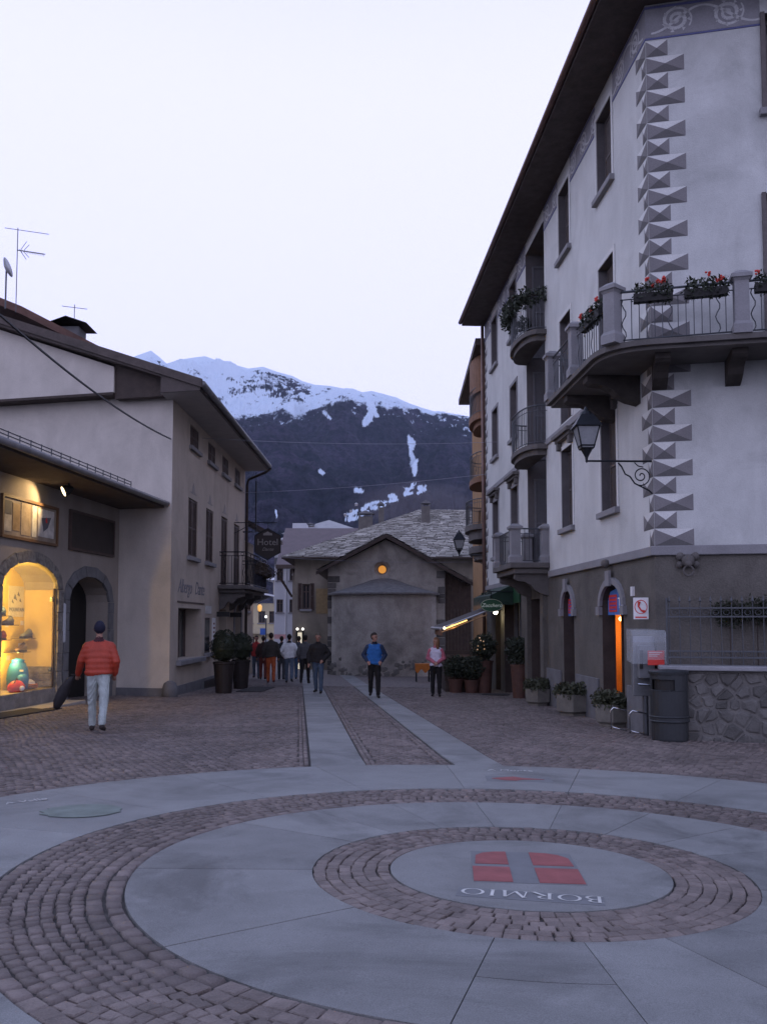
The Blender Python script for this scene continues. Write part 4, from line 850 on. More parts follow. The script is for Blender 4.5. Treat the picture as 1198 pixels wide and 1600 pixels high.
b = B(); LS.box(b, -.01, 6.5, -.02, .04, -1.2, -.28); LS.box(b, 7.95, 9.29, -.02, .04, -1.2, -.28); b.each('plinth', PLINTH, hotel); b = B(); LF.box(b, -.04, 1.55, -.02, .04, -1.2, -.28); b.build('plinth', PLINTH, hotel)
b = B(); LS.box(b, 4.2, 5.9, .041, .05, -.85, -.36); b.build('vent_grille', BLACK, hotel)
b = B(); b.lathe((-5.66, 23.94, gz(-5.7, 24)), [(.21, -.1), (.20, .25), (.16, .36), (.06, .42)], 12); b.build('corner_stone', PLINTH, hotel, smooth=True)
LETT = mat('faded_lettering', (.20, .195, .215), .9, .2, 6, .05)
mt = Matrix.Translation(LS.p(2.5, .006, 2.48)) @ Matrix.Rotation(LS.ang(), 4, 'Z') @ Matrix.Rotation(R(90), 4, 'X')
text_mesh('Albergo', .56, 'painted_lettering', LETT, mt @ Matrix.Translation((-.85, 0, 0)), hotel, shear=.35, ext=.002, space=.92); text_mesh('Dante', .56, 'painted_lettering', LETT, mt @ Matrix.Translation((1.05, 0, 0)), hotel, shear=.35, ext=.002, space=.92)
# roof: boxed eave towards the street, gable overhang towards the square
pr = [(-1.12, 7.52), (-1.12, 7.74), (u1, rz_(u1) + .20), (u1, rz_(u1) - .06), (0.0, 7.95), (0.0, 7.52)]
ext = Vector((LS.d[0], LS.d[1], 0)) * 12.4
b = B(); P = [LF.p(u, .72, z) for u, z in pr]; b.prism(P[:], ext); b.build('roof', [ROOF][0], hotel)
P2 = [LF.p(u, .72, z) for u, z in [(u1, rz_(u1) + .20), (u1 + 8, rz_(u1) + .2 - 2.8), (u1 + 8, rz_(u1) - 3.06), (u1, rz_(u1) - .06)]]; B().prism(P2, ext).build('roof', ROOF, hotel)
b = B(); a_, c_ = LF.p(-1.1, .70, 0), LF.p(0.02, .70, 0); e_ = ext * .999
b.quad((a_[0], a_[1], 7.514), (c_[0], c_[1], 7.514), (c_[0] + e_.x, c_[1] + e_.y, 7.514), (a_[0] + e_.x, a_[1] + e_.y, 7.514)); b.build('soffit', mat('pale_soffit', (.42, .40, .385), .85, .1, 3, .1), hotel)
b = B(); g0_, g1_ = LF.p(-1.20, .74, 0), None; b.tube([(g0_[0], g0_[1], 7.68), (g0_[0] + ext.x, g0_[1] + ext.y, 7.68)], .085, 8); b.build('gutter', ZINC, hotel, smooth=True)
b = B(); pt = LF.p(-1.15, .735, 0); vb = [LF.p(u, .735, z) for u, z in ((-1.2, 7.58), (-1.2, 7.80), (u1, rz_(u1) + .28), (u1, rz_(u1) + .02))]; b.prism(vb, Vector(LF.p(0, .785, 0)) - Vector(LF.p(0, .735, 0))); b.build('verge_board', SOFF, hotel)
# projecting boarded gable above the square
b = B(); pts = [(1.55, 7.70), (13, 7.70), (13, rz_(5) ), (u1, rz_(u1) - .1), (1.55, rz_(1.55) - .16)]; LF.poly(b, pts, .0, .42); b.build('gable_panel', CREAMF, hotel)
b = B(); LF.poly(b, [(-1.05, 7.53), (1.549, 7.53), (1.549, rz_(1.549) + .02), (-1.05, 7.66)], .1, .36); b.build('gable_boarding', WOOD, hotel)
b = B(); LF.box(b, 1.55, 13, .0, .46, 7.63, 7.699); b.build('gable_ledge', WOOD, hotel)
b = B(); e2 = LS.p(11.45, .1, 0); e1 = LS.p(11.45, 1.05, 0); b.tube([(e1[0], e1[1], 7.62), (e1[0] - .2, e1[1], 7.45), (e2[0] + .05, e2[1], 7.15), (e2[0], e2[1], 6.9), (e2[0], e2[1], -.8)], .055, 8); b.build('downpipe', WOOD, hotel, smooth=True)
b = B(); b.tube([LS.p(10.9, .05, 5.0), LS.p(10.9, .55, 5.0), LS.p(10.9, .55, 7.0)], .03, 6); b.build('flag_bracket', IRON, hotel)
# balcony
b = B(); LS.box(b, 6.3, 11.0, 0, 1.05, 2.60, 2.735); LS.box(b, 6.45, 10.9, 0, .9, 2.48, 2.599); b.build('balcony_slab', TRIM2, hotel, bevel=.02)
for u in (6.7, 8.6, 10.5):
    prof = [(0, 2.479), (.85, 2.479), (.85, 2.36), (.6, 2.3), (.45, 2.1), (.3, 2.2), (.15, 1.95), (0, 1.9)]; n = len(prof); b = B()
    b.add([LS.p(u - .1, d, z) for d, z in prof] + [LS.p(u + .1, d, z) for d, z in prof], [tuple(range(n)), tuple(range(n, 2 * n))[::-1]] + [(i, (i + 1) % n, n + (i + 1) % n, n + i) for i in range(n)]); b.build('corbel', TRIM2, hotel)
q = [LS.p(u, d, 0) for u, d in ((6.36, .04), (6.36, .98), (10.9, .98), (10.9, .04))]
for i in range(3): railing([q[i], q[i + 1]], 2.735, 3.86, 'balcony_railing', hotel, IRON, wavy=True)
fb = thing('balcony_plants', LS.p(8.8, 1.05, 3.3), 'dried flowers in a trough hung on the hotel balcony', 'plants'); V, F_ = [], []
for i in range(14):
    c_ = LS.p(7.8 + i * .24, 1.12 + .05 * math.sin(i), 3.42 + .08 * math.sin(i * 2.1) - (.1 if i > 8 else 0)); v, f = leaves(c_, (.2, .2, .22), 110, .04, 300 + i); o = len(V); V += v; F_ += [[q_ + o for q_ in ff] for ff in f]
np_mesh('foliage', V, F_, mat('dry_geranium', (.075, .055, .04), .8, .4, 7, 0), fb); b = B(); LS.box(b, 7.7, 10.9, 1.02, 1.2, 3.2, 3.36); b.build('trough', WOOD, fb)
# ---- shop wing
shop = thing('shop_wing', SH.p(4, 0, -.4), 'single-storey shop wing with arched lit display window and deep eave', 'shop')
AR1, AR2 = (3.32, 5.80, -.02, 2.78, .78, .55), (.35, 2.72, -1.1, 2.62, .62, .62)
wall(SH, -.32, 11, -1.2, 4.56, [AR1, AR2], 'wall', mat('shop_stucco', (.31, .275, .24), .9, .12, .8, .35, 55, streak=.15), shop)
ASH = mat('grey_arch_stone', (.15, .15, .155), .9, .2, 4, .5, 40); BRK = mat('rubble_arch_stone', (.20, .185, .165), .9, .45, 9, .8, 25)
def arch_stones(a, c, zs, rise, t, n, m, z0):
    ai, ao = arch_pts(a, c, zs, rise, n), arch_pts(a - t, c + t, zs, rise + t, n)
    for i in range(n):
        g = .004; b = B(); L = lambda p, q, k: (p[0] + (q[0] - p[0]) * k, p[1] + (q[1] - p[1]) * k)
        A, Bq, C, D = L(ai[i], ai[i + 1], .02), L(ai[i], ai[i + 1], .98), L(ao[i], ao[i + 1], .98), L(ao[i], ao[i + 1], .02)
        b.hexa([SH.p(u, -.02, z) for u, z in (A, Bq, C, D)] + [SH.p(u, .05 + .008 * (i % 2), z) for u, z in (A, Bq, C, D)]); b.build('arch_stone', m, shop, bevel=.008)
    z = z0; k = 0
    while z < zs - .05:
        h_ = min(.42 + .1 * (k % 2), zs - z)
        for p, q in ((a - t, a), (c, c + t)):
            b = B(); SH.box(b, p, q, -.02, .05 + .01 * (k % 2), z + .004, z + h_ - .004); b.build('jamb_stone', m, shop, bevel=.008)
        z += h_; k += 1
arch_stones(.35, 2.72, 2.0, .62, .27, 7, ASH, -.6); arch_stones(3.32, 5.80, 2.23, .55, .26, 9, BRK, -.6)
b = B(); SH.box(b, 3.32, 5.8, -.78, .02, -.75, -.021); b.build('window_base', mat('shop_base_stone', (.22, .205, .19), .85, .3, 5, .5), shop)
b = B(); SH.box(b, .35, 2.72, -.66, -.6, -1.1, 2.62); b.build('dark_door', BLACK, shop)
# lit niche behind the glass
CRM = mat('cream_display', (.80, .58, .13), .8, .08, 3, .1)
b = B(); b.quad(SH.p(3.3, -.77, -.02), SH.p(5.82, -.77, -.02), SH.p(5.82, -.77, 2.78), SH.p(3.3, -.77, 2.78)); b.build('display_back', CRM, shop)
b = B(); b.add([SH.p(3.325, -.01, -.0), SH.p(3.325, -.76, -.0), SH.p(3.325, -.76, 2.22), SH.p(3.325, -.01, 2.22)], [(0, 1, 2, 3)]); b.build('display_side', mat('cream_plaster_lit', (.55, .42, .19), .85, .12, 2, .2, 50), shop)
b = B()
for z0, z1 in ((.0, .14), (.145, .30), (.305, .46)): SH.box(b, 3.326, 3.36, -.75, -.01, z0, z1)
b.build('stone_plinth', BRK, shop, bevel=.006)
GL = bpy.data.materials.new('clear_shop_glass'); GL.use_nodes = True; nt = GL.node_tree; pb = nt.nodes['Principled BSDF']; pb.inputs['Base Color'].default_value = (.6, .6, .6, 1); pb.inputs['Roughness'].default_value = .03; pb.inputs['Alpha'].default_value = .18
b = B(); SH.poly(b, [(3.40, .02)] + [(max(3.40, u), z) for u, z in arch_pts(3.36, 5.76, 2.2, .52)] + [(5.76, .02)], -.03, -.02); gp_ = b.build('shop_glass', GL, shop)
b = B(); SH.box(b, 3.36, 3.41, -.045, -.005, .02, 2.25); SH.box(b, 5.72, 5.78, -.045, -.005, .02, 2.25); b.each('glass_frame', SHUT, gp_); b = B()
for z in (.35, 1.95): SH.box(b, 3.40, 3.53, -.06, .0, z, z + .1)
b.build('hinge', STEEL, gp_)
lampb = glow('warm_bulb', (1, .72, .30), 14.); b = B(); b.ball(SH.p(5.2, -.42, 2.46), .05); sb = b.build('display_lamp', lampb, shop)
def point(name, loc, e, col, r, parent, kind='POINT', spot=None, aim=None):
    l = bpy.data.lights.new(name, kind); l.energy = e; l.color = col; l.shadow_soft_size = r
    o = bpy.data.objects.new(name, l); COL.objects.link(o)
    if kind == 'SPOT': l.spot_size = R(spot); l.spot_blend = .6; o.rotation_euler = (Vector(aim) - Vector(loc)).to_track_quat('-Z', 'Y').to_euler()
    o.parent = parent; o.location = Vector(loc) - wloc(parent); return o
point('display_light', SH.p(5.1, -.40, 2.36), 180, (1, .62, .13), .06, shop); point('display_light', SH.p(4.5, -.45, .75), 55, (1, .62, .15), .12, shop)
# goods in the display
def disp_text(s, u, z, size, m, d=-.762):
    mt = Matrix.Translation(SH.p(u, d, z)) @ Matrix.Rotation(SH.ang(), 4, 'Z') @ Matrix.Rotation(R(90), 4, 'X'); return mt
po = thing('display_poster', SH.p(4.6, -.76, 1.5), 'pale poster lettered MOUNTAIN on the back of the lit display', 'poster')
b = B(); SH.box(b, 3.36, 4.05, -.769, -.765, 1.60, 2.3); b.build('sheet', mat('poster_paper', (.74, .68, .48), .8, .1, 3, 0), po); INK = mat('grey_ink', (.16, .17, .18), .8)
# text faces out of the wall (towards the street): mirrored frame handled by rotating about Z
mt = Matrix.Translation(SH.p(4.45, -.762, 1.52)) @ Matrix.Rotation(math.atan2(-SH.d[1], -SH.d[0]) + 0, 4, 'Z') @ Matrix.Rotation(R(90), 4, 'X')
mt = Matrix.Translation(SH.p(3.68, -.760, 1.76)) @ Matrix(((-SH.d[0] * 1, 0, SH.n[0], 0), (-SH.d[1], 0, SH.n[1], 0), (0, 1, 0, 0), (0, 0, 0, 1)))
text_mesh('MOUNTAIN', .125, 'print', INK, mt, po, ext=.001)
b = B()
for u, z, s in ((3.75, 2.05, .08), (3.6, 2.12, .06), (3.52, 1.98, .05), (3.86, 1.95, .05)): SH.poly(b, [(u - s, z - s), (u + s, z - s * .4), (u + s * .3, z + s)], -.764, -.761)
b.build('logo', INK, po)
def shoe(t, u, d, z, m, s=1.):
    b = B(); L = [(-.15, .05, .11), (-.10, .055, .16), (-.02, .05, .11), (.07, .055, .075), (.14, .05, .06), (.17, .02, .03)]; n = 8; V = []
    for x, hw, h in L:
        for k in range(n):
            a = 2 * math.pi * k / n; V.append(SH.p(u + s * x, d + s * hw * math.cos(a), z + s * (h / 2 + h / 2 * math.sin(a))))
    b.add(V, [(i * n + k, i * n + (k + 1) % n, (i + 1) * n + (k + 1) % n, (i + 1) * n + k) for i in range(len(L) - 1) for k in range(n)] + [tuple(range(n)), tuple(range(n * (len(L) - 1), n * len(L)))]); b.build('upper', m, t, smooth=True)
    b = B(); SH.box(b, u - .15 * s, u + .17 * s, d - .045 * s, d + .045 * s, z - .02 * s, z + .012 * s); b.build('sole', BLACK, t)
t = thing('hiking_shoe', SH.p(4.05, -.6, 1.0), 'grey hiking shoe on the upper clear shelf of the lit display', 'shoe'); shoe(t, 3.62, -.55, 1.14, mat('grey_suede', (.16, .17, .18), .8), 1.25); b = B(); SH.box(b, 3.4, 3.95, -.75, -.42, 1.10, 1.113); b.build('shelf', GLASS, t)
t = thing('brown_shoe', SH.p(4.35, -.6, .75), 'brown low shoe on the lower shelf of the lit display', 'shoe'); shoe(t, 3.95, -.5, .84, mat('brown_leather', (.17, .11, .06), .6), 1.2); b = B(); SH.box(b, 3.7, 4.25, -.75, -.38, .80, .813); b.build('shelf', GLASS, t)
bp = thing('teal_backpack', SH.p(4.35, -.35, 0), 'teal hiking backpack standing in the lit shop window', 'backpack'); c_ = SH.p(4.25, -.40, -.02); TEAL = mat('teal_nylon', (.015, .17, .42), .6, .2, 9, .3); b = B(); b.lathe(c_, [(.14, .0), (.22, .06), (.24, .25), (.22, .45), (.17, .58), (.13, .62), (.15, .66), (.05, .70)], 14, 1., .85); b.build('body', TEAL, bp, smooth=True)
b = B(); b.lathe(SH.p(4.38, -.22, .08), [(.06, 0), (.12, .05), (.12, .2), (.05, .26)], 10); b.build('pocket', TEAL, bp, smooth=True); b = B(); b.box(c_[0] + .12, c_[0] + .2, c_[1] - .2, c_[1] - .19, c_[2] + .42, c_[2] + .46); b.build('label_patch', WHT, bp)
for s in (-1, 1):
    b = B(); b.tube([(c_[0] + s * .08, c_[1] + .18, c_[2] + .6), (c_[0] + s * .12, c_[1] + .24, c_[2] + .4), (c_[0] + s * .14, c_[1] + .2, c_[2] + .1)], .018, 5); b.build('strap', BLACK, bp)
rb = thing('red_waist_bag', SH.p(4.7, -.3, 0), 'bright red and white bag lying at the front of the lit window', 'bag'); c_ = SH.p(4.68, -.2, -.02); b = B(); b.lathe(c_, [(.16, 0), (.21, .05), (.20, .14), (.12, .22), (.03, .25)], 14, .8, 1.25); b.build('body', RED, rb, smooth=True); b = B(); b.ball((c_[0] + .16, c_[1] - .1, c_[2] + .08), .06); b.build('white_patch', WHT, rb); b = B(); b.tube([(c_[0], c_[1] - .2, c_[2] + .15), (c_[0] + .05, c_[1] - .1, c_[2] + .3), (c_[0], c_[1] + .1, c_[2] + .22)], .015, 5); b.build('strap', BLACK, rb)
point('shop_light', ORANGE_LAMP, 22, (1, .50, .16), .08, house)
CARD = mat('price_card', (.7, .68, .6), .7)
for k, (u, z) in enumerate(((3.5, .95), (4.0, .68), (4.1, 1.42), (4.55, 1.95), (4.75, 1.30), (4.9, .95), (3.42, 1.46))):
    c3 = B(); SH.box(c3, u - .07, u + .07, -.768, -.76, z - .05, z + .05); tag(c3.build('price_card', CARD), 'small white price card on the display wall, %s' % ('beside the grey shoe', 'under the brown shoe', 'below the poster', 'near the lamp', 'left of the shelves', 'low on the left', 'right under the poster')[k], 'price card', 'price cards in the lit display')
for k, (u, z, c4, nm) in enumerate(((4.45, 1.42, (.10, .10, .11), 'black'), (4.75, 1.10, (.30, .06, .04), 'red'), (4.8, 1.62, (.08, .13, .20), 'blue'))):
    t = thing('hiking_shoe', SH.p(u, -.6, z), '%s hiking shoe on a clear shelf at the left of the display' % nm, 'shoe'); shoe(t, u, -.55, z + .02, mat(nm + '_shoe_suede', c4, .8), 1.15); c3 = B(); SH.box(c3, u - .25, u + .25, -.75, -.42, z - .014, z - .001); c3.build('shelf', GLASS, t)
hl = thing('climbing_helmet', SH.p(3.75, -.4, 0), 'white climbing helmet on the floor of the lit display', 'helmet'); c_ = SH.p(3.72, -.42, -.02); c3 = B(); c3.lathe(c_, [(.15, .02), (.155, .06), (.13, .15), (.07, .20), (.01, .215)], 16, 1, 1.2); c3.build('shell', WHT, hl, smooth=True); c3 = B(); c3.tube([(c_[0] - .12, c_[1], c_[2] + .03), (c_[0], c_[1] - .02, c_[2] + .005), (c_[0] + .12, c_[1], c_[2] + .03)], .01, 5); c3.build('strap', BLACK, hl)
rp_ = thing('rope_coil', SH.p(4.0, -.25, 0), 'coiled orange climbing rope beside the helmet', 'rope'); c_ = Vector(SH.p(4.0, -.22, .03)); c3 = B(); c3.tube([c_ + Vector((.13 * math.cos(a) * (1 + .1 * math.sin(3 * a)), .13 * math.sin(a), .012 * math.sin(a * 1.7) + a * .0015)) for a in [i * .3 for i in range(140)]], .014, 5); c3.build('coil', mat('orange_rope', (.55, .20, .03), .8), rp_)
# pictures over the arches, floodlight
pb1 = thing('poster_board', SH.p(4.6, .02, 3.27), 'wood framed poster board lit by a floodlight above the shop arch', 'poster board')
b = B(); t_ = .06
for p, q, r, s in ((3.42, 5.9, 3.22, 3.28), (3.42, 5.9, 4.06, 4.12), (3.42, 3.48, 3.28, 4.06), (5.84, 5.9, 3.28, 4.06)): SH.box(b, p, q, 0, .07, r, s)
b.build('frame', mat('oak_frame', (.16, .09, .045), .6), pb1); b = B(); SH.box(b, 3.48, 5.84, .0, .03, 3.28, 4.06); b.build('back_panel', mat('poster_ground', (.28, .23, .18), .7, .35, 2.5, 0), pb1)
for a, c, z0, z1, col in ((3.6, 4.35, 3.38, 4.0, (.55, .53, .50)), (4.42, 4.62, 3.34, 4.03, (.6, .58, .5)), (4.7, 5.1, 3.34, 4.03, (.42, .33, .22)), (5.15, 5.45, 3.40, 3.98, (.36, .24, .12)), (5.5, 5.8, 3.36, 3.7, (.50, .44, .33)), (5.5, 5.8, 3.72, 4.0, (.08, .08, .09))):
    b = B(); SH.box(b, a, c, .0301, .04, z0, z1); b.build('poster_sheet', mat('poster_%d' % int(a * 100 + z0 * 10), col, .7, .3, 5, 0), pb1)
b = B(); SH.poly(b, [(3.75, 3.85), (3.9, 3.6), (4.1, 3.5), (4.2, 3.8)], .0401, .043); b.build('poster_picture', mat('poster_ink', (.12, .12, .14), .7), pb1); b = B(); SH.poly(b, [(3.92, 3.72), (3.98, 3.7), (4.03, 3.76), (3.97, 3.84)], .0431, .046); b.build('poster_mark', RED, pb1)
pb2 = thing('dark_board', SH.p(1.4, .02, 3.3), 'blank dark board above the dark arched doorway', 'board'); b = B(); SH.box(b, .2, 2.72, 0, .05, 3.27, 4.12); b.build('panel', mat('dark_panel', (.035, .028, .026), .5, .2, 3, .05), pb2); b = B()
for p, q, r, s in ((.14, 2.78, 3.21, 3.27), (.14, 2.78, 4.12, 4.18), (.14, .2, 3.27, 4.12), (2.72, 2.78, 3.27, 4.12)): SH.box(b, p, q, 0, .07, r, s)
b.build('frame', SHUT, pb2)
fl = thing('floodlight', SH.p(4.35, .7, 4.5), 'small black floodlight under the shop eave, lit', 'floodlight'); fc = Vector(SH.p(4.25, .62, 4.40)); aim = Vector(SH.p(4.7, 0, 4.05)); dv = (aim - fc).normalized()
b = B(); b.tube([fc - dv * .16, fc - dv * .05, fc + dv * .06], [.05, .11, .13], 12); b.build('housing', BLACK, fl); b = B(); b.tube([fc - dv * .1, fc + Vector((.05, 0, .16))], .02, 6); b.build('bracket', BLACK, fl); b = B(); b.tube([fc + dv * .061, fc + dv * .068], .11, 12); b.build('lens', glow('flood_lens', (1, .78, .42), 5.), fl)
point('flood_light', fc + dv * .1, 80, (1, .66, .30), .05, fl, 'SPOT', 95, aim)
# eave of the shop wing
b = B(); EV = 1.32
b.prism([SH.p(-.3, EV, 4.56), SH.p(11, EV, 4.56), SH.p(11, -8, 4.56), SH.p(-.3, -8, 4.56)], (0, 0, .14)); b.build('roof_deck', SOFF, shop)
b = B(); V = [SH.p(-.3, EV + .02, 4.701), SH.p(11, EV + .02, 4.701), SH.p(11, -6, 5.9), SH.p(-.3, -6, 5.9)]; b.prism(V, (0, 0, .06)); b.build('roof', ROOF, shop)
b = B(); b.tube([SH.p(-.35, EV + .09, 4.66), SH.p(11, EV + .09, 4.66)], .075, 8); b.build('gutter', ZINC, shop, smooth=True); b = B()
for z in (4.86, 4.93): b.tube([SH.p(2.0, EV - .1, z), SH.p(11, EV - .1, z)], .012, 5)
for i in range(22): b.tube([SH.p(2.0 + i * .42, EV - .1, 4.74), SH.p(2.0 + i * .42, EV - .1, 4.95)], .012, 4)
tag(b.build('snow_guard', IRON2, shop), kind='stuff'); b = B(); b.quad(SH.p(11, 0, -1.2), SH.p(11, -8, -1.2), SH.p(11, -8, 4.6), SH.p(11, 0, 4.6)); b.build('side_wall', CREAM, shop)
b = B(); SH.box(b, 3.0, 7.2, .05, .62, -.8, -.33); b.build('step', mat('step_stone', (.30, .285, .265), .8, .15, 4, .3), shop, bevel=.015)
b = B(); b.lathe(SH.p(3.0, .04, 1.0), [(.02, 0), (.05, .02), (.05, .9), (.02, .92)], 8); b.build('thermometer', mat('pale_enamel', (.4, .42, .45), .4), shop)
def floormat(x0, y0, x1, y1, wd, label):
    d = Vector((x1 - x0, y1 - y0, 0)); L = d.length; d.normalize(); n = Vector((-d.y, d.x, 0)) * wd; b = B(); q = [Vector((x0, y0, 0)), Vector((x1, y1, 0)), Vector((x1, y1, 0)) + n, Vector((x0, y0, 0)) + n]
    b.prism([gp(p.x, p.y, .006) for p in q], (0, 0, .018)); tag(b.build('door_mat', MATB), label, 'mat')
floormat(-6.82, 19.2, -7.02, 16.6, -.62, 'dark rectangular door mat on cobbles before the lit shop window')
floormat(-4.35, 26.6, -4.30, 29.6, -.75, 'dark mat on the cobbles beside the topiary pots')
# lean neighbouring roof behind, with chimney, aerials
rh = thing('rear_house', (-14, 30, 0), 'brown-roofed house rising behind the hotel gable', 'house'); b = B(); b.prism([(-7.55, 27.2, 9.15), (-7.55, 27.2, 9.35), (-11.2, 27.2, 11.25), (-16, 27.2, 13.2), (-16, 27.2, 13.0), (-11.2, 27.2, 11.0)], (0, 9, 0)); b.build('roof', mat('rust_brown_roof', (.13, .07, .055), .8, .3, 3, .3), rh); b = B(); b.box(-16, -8.2, 27.6, 36, 0, 9.2); b.build('wall', CREAM, rh)
b = B(); b.box(-10.25, -9.55, 27.6, 28.3, 10.2, 10.75); ck = b.build('chimney', PLINTH, rh); b = B(); b.add([(-10.5, 27.4, 10.80), (-9.9, 27.4, 11.02), (-9.25, 27.4, 10.8), (-10.5, 28.5, 10.8), (-9.9, 28.5, 11.02), (-9.25, 28.5, 10.8)], [(0, 1, 4, 3), (1, 2, 5, 4), (0, 2, 5, 3)]); b.build('chimney_cap', BLACK, ck)
ae = thing('television_aerial', (-11.25, 27, 11.2), 'thin television aerial mast with crossed rods at the left edge', 'aerial'); ax, ay = -11.2, 26.8; b = B(); b.tube([(ax, ay, 10.9), (ax, ay, 13.55)], .013, 6); b.build('mast', IRON2, ae); b = B(); b.tube([(ax - .4, ay, 13.55), (ax + .95, ay, 13.35)], .01, 5); b.tube([(ax, ay, 12.85), (ax + .85, ay, 12.72)], .016, 5)
for i in range(9): x = ax + .1 + i * .085; b.tube([(x, ay - .12, 12.83 - .0155 * i), (x, ay + .12, 12.83 - .0155 * i)], .008, 4)
for s in (-1, 1): b.tube([(ax + .1, ay, 12.84 + s * .02), (ax + .28, ay, 12.84 + s * .28)], .009, 4); b.tube([(ax + .2, ay, 12.82 + s * .02), (ax + .36, ay, 12.82 + s * .2)], .009, 4)
b.build('rods', IRON2, ae)
ds = thing('satellite_dish', (-11.45, 26.9, 12), 'pale satellite dish at the very left edge above the roof', 'satellite dish'); b = B(); b.lathe((0, 0, 0), [(.02, 0), (.16, .03), (.29, .09), (.30, .10)], 18); b.v = [tuple(Matrix.Rotation(R(75), 4, 'Y') @ Vector(p) + Vector((-11.52, 26.7, 12.25))) for p in b.v]; b.build('reflector', mat('dish_grey', (.4, .4, .42), .5), ds, smooth=True); b = B(); b.tube([(-11.5, 26.75, 11.0), (-11.5, 26.75, 12.2)], .025, 6); b.build('arm', IRON2, ds)
a2 = thing('small_aerial', (-9.9, 28, 11), 'small crossbar aerial above the dark chimney', 'aerial'); b = B(); b.tube([(-9.8, 27.9, 10.9), (-9.8, 27.9, 11.55)], .012, 5); b.build('mast', IRON2, a2); b = B(); b.tube([(-10.2, 27.9, 11.5), (-9.4, 27.9, 11.4)], .01, 4); b.build('rods', IRON2, a2)
# hotel sign on its iron arm, cables
hs = thing('hotel_sign', (-4.9, 33, 4.3), 'dark hexagonal Hotel sign hanging from an iron arm over the street', 'sign'); hx, hy, hz = -4.30, 33.2, 4.38
b = B(); b.prism([(hx + .50 * x, hy, hz + .58 * z) for x, z in ((-.95, -.55), (0, -1), (.95, -.55), (.95, .55), (0, 1), (-.95, .55))], (0, .08, 0)); b.build('board', mat('sign_brown_black', (.022, .014, .012), .5, .1, 4, .05), hs); b = B(); pts = [(-.95, -.55), (0, -1), (.95, -.55), (.95, .55), (0, 1), (-.95, .55), (-.95, -.55)]; b.tube([(hx + .50 * x, hy - .01, hz + .58 * z) for x, z in pts], .02, 5); b.build('rim', IRON, hs)
SIGNW = mat('sign_cream', (.25, .225, .21), .6); mt = Matrix.Translation((hx, hy - .012, hz + .06)) @ Matrix.Rotation(R(90), 4, 'X'); text_mesh('Hotel', .34, 'lettering', SIGNW, mt, hs, ext=.003); mt = Matrix.Translation((hx, hy - .012, hz - .2)) @ Matrix.Rotation(R(90), 4, 'X'); text_mesh('Dante', .17, 'lettering', SIGNW, mt, hs, shear=.4, ext=.003)
b = B(); b.add([(hx + x, hy - .012, hz + .36 + z) for x, z in ((-.17, -.04), (.17, -.04), (.16, .04), (.08, .06), (.0, .11), (-.08, .06), (-.16, .04))], [tuple(range(7))]); b.build('emblem', SIGNW, hs); b = B(); b.tube([(-5.56, hy + .04, hz + .80), (hx + .35, hy + .04, hz + .80)], .018, 6); b.tube([(hx, hy + .04, hz + .8), (hx, hy + .04, hz + .56)], .01, 4); b.tube([(-5.56, hy + .04, hz + .4), (hx - .5, hy + .04, hz + .8)], .012, 4); b.build('arm', IRON, hs)
def cable(name, a, c, sag, r, label, m=IRON):
    pts = [tuple(a[i] + (c[i] - a[i]) * t - (sag * 4 * t * (1 - t) if i == 2 else 0) for i in range(3)) for t in [k / 24 for k in range(25)]]; b = B(); b.tube(pts, r, 5); tag(b.build(name, m), label, 'cable')
cable('wall_cable', LF.p(.03, .05, 6.42), (-6.2, 8, 6.9), .45, .022, 'thick dark cable slanting from the hotel corner to the left edge')
WIRE = mat('pale_wire', (.25, .25, .28), .6)
cable('street_wire', LS.p(3.6, .0, 7.2), RS.p(14.6, 0, 7.5), .12, .007, 'uppermost thin wire strung across the street above the roofs', WIRE); cable('street_wire', LS.p(10.6, .0, 6.5), RS.p(16.6, 0, 6.75), .1, .007, 'middle thin wire crossing the street in front of the dark forest', WIRE); cable('street_wire', LS.p(11.4, .0, 4.15), (3.4, 36, 3.9), .12, .007, 'lowest thin wire crossing before the church gable', WIRE)
# topiary
def topiary(x, y, label, s=1.):
    t = thing('topiary_pot', gp(x, y), label, 'topiary'); g0 = gz(x, y); b = B(); b.lathe((x, y, g0), [(.22 * s, 0), (.235 * s, .02), (.30 * s, .82), (.32 * s, .84), (.32 * s, .90), (.27 * s, .90), (.26 * s, .84)], 20); b.build('pot', mat('black_planter', (.022, .016, .015), .6, .2, 6, .1), t); v, f = leaves((x, y, g0 + 1.33), (.37 * s, .37 * s, .46), 6500, .020, int(abs(x) * 100), shell=.86); np_mesh('foliage', v, f, LEAF, t); b = B(); b.tube([(x, y, g0 + .8), (x, y, g0 + 1.3)], .035, 6); b.lathe((x, y, g0 + 1.33), [(.02, -.42), (.24 * s, -.33), (.345 * s, -.08), (.33 * s, .1), (.2 * s, .33), (.02, .42)], 14); b.build('core', LEAF, t)
topiary(-4.60, 26.0, 'rounded box topiary in a tall black pot, nearer of two by the hotel'); topiary(-4.52, 28.6, 'rounded box topiary in a tall black pot, further of two by the hotel', .95)
# ------------------------------------------------------------ church with apse
CHY = 43.; ch = thing('small_church', (0, CHY, -1.05), 'small old stone church with rounded apse and a lit round window', 'church')
CF = Fr((-2.66, CHY), (1, 0), -1); W_ = 5.6
b = B(); b.add([CF.p(0, 0, -1.6), CF.p(W_, 0, -1.6), CF.p(W_, 0, 4.05), CF.p(2.78, 0, 5.45), CF.p(0, 0, 4.05)], [(0, 1, 2, 3, 4)])
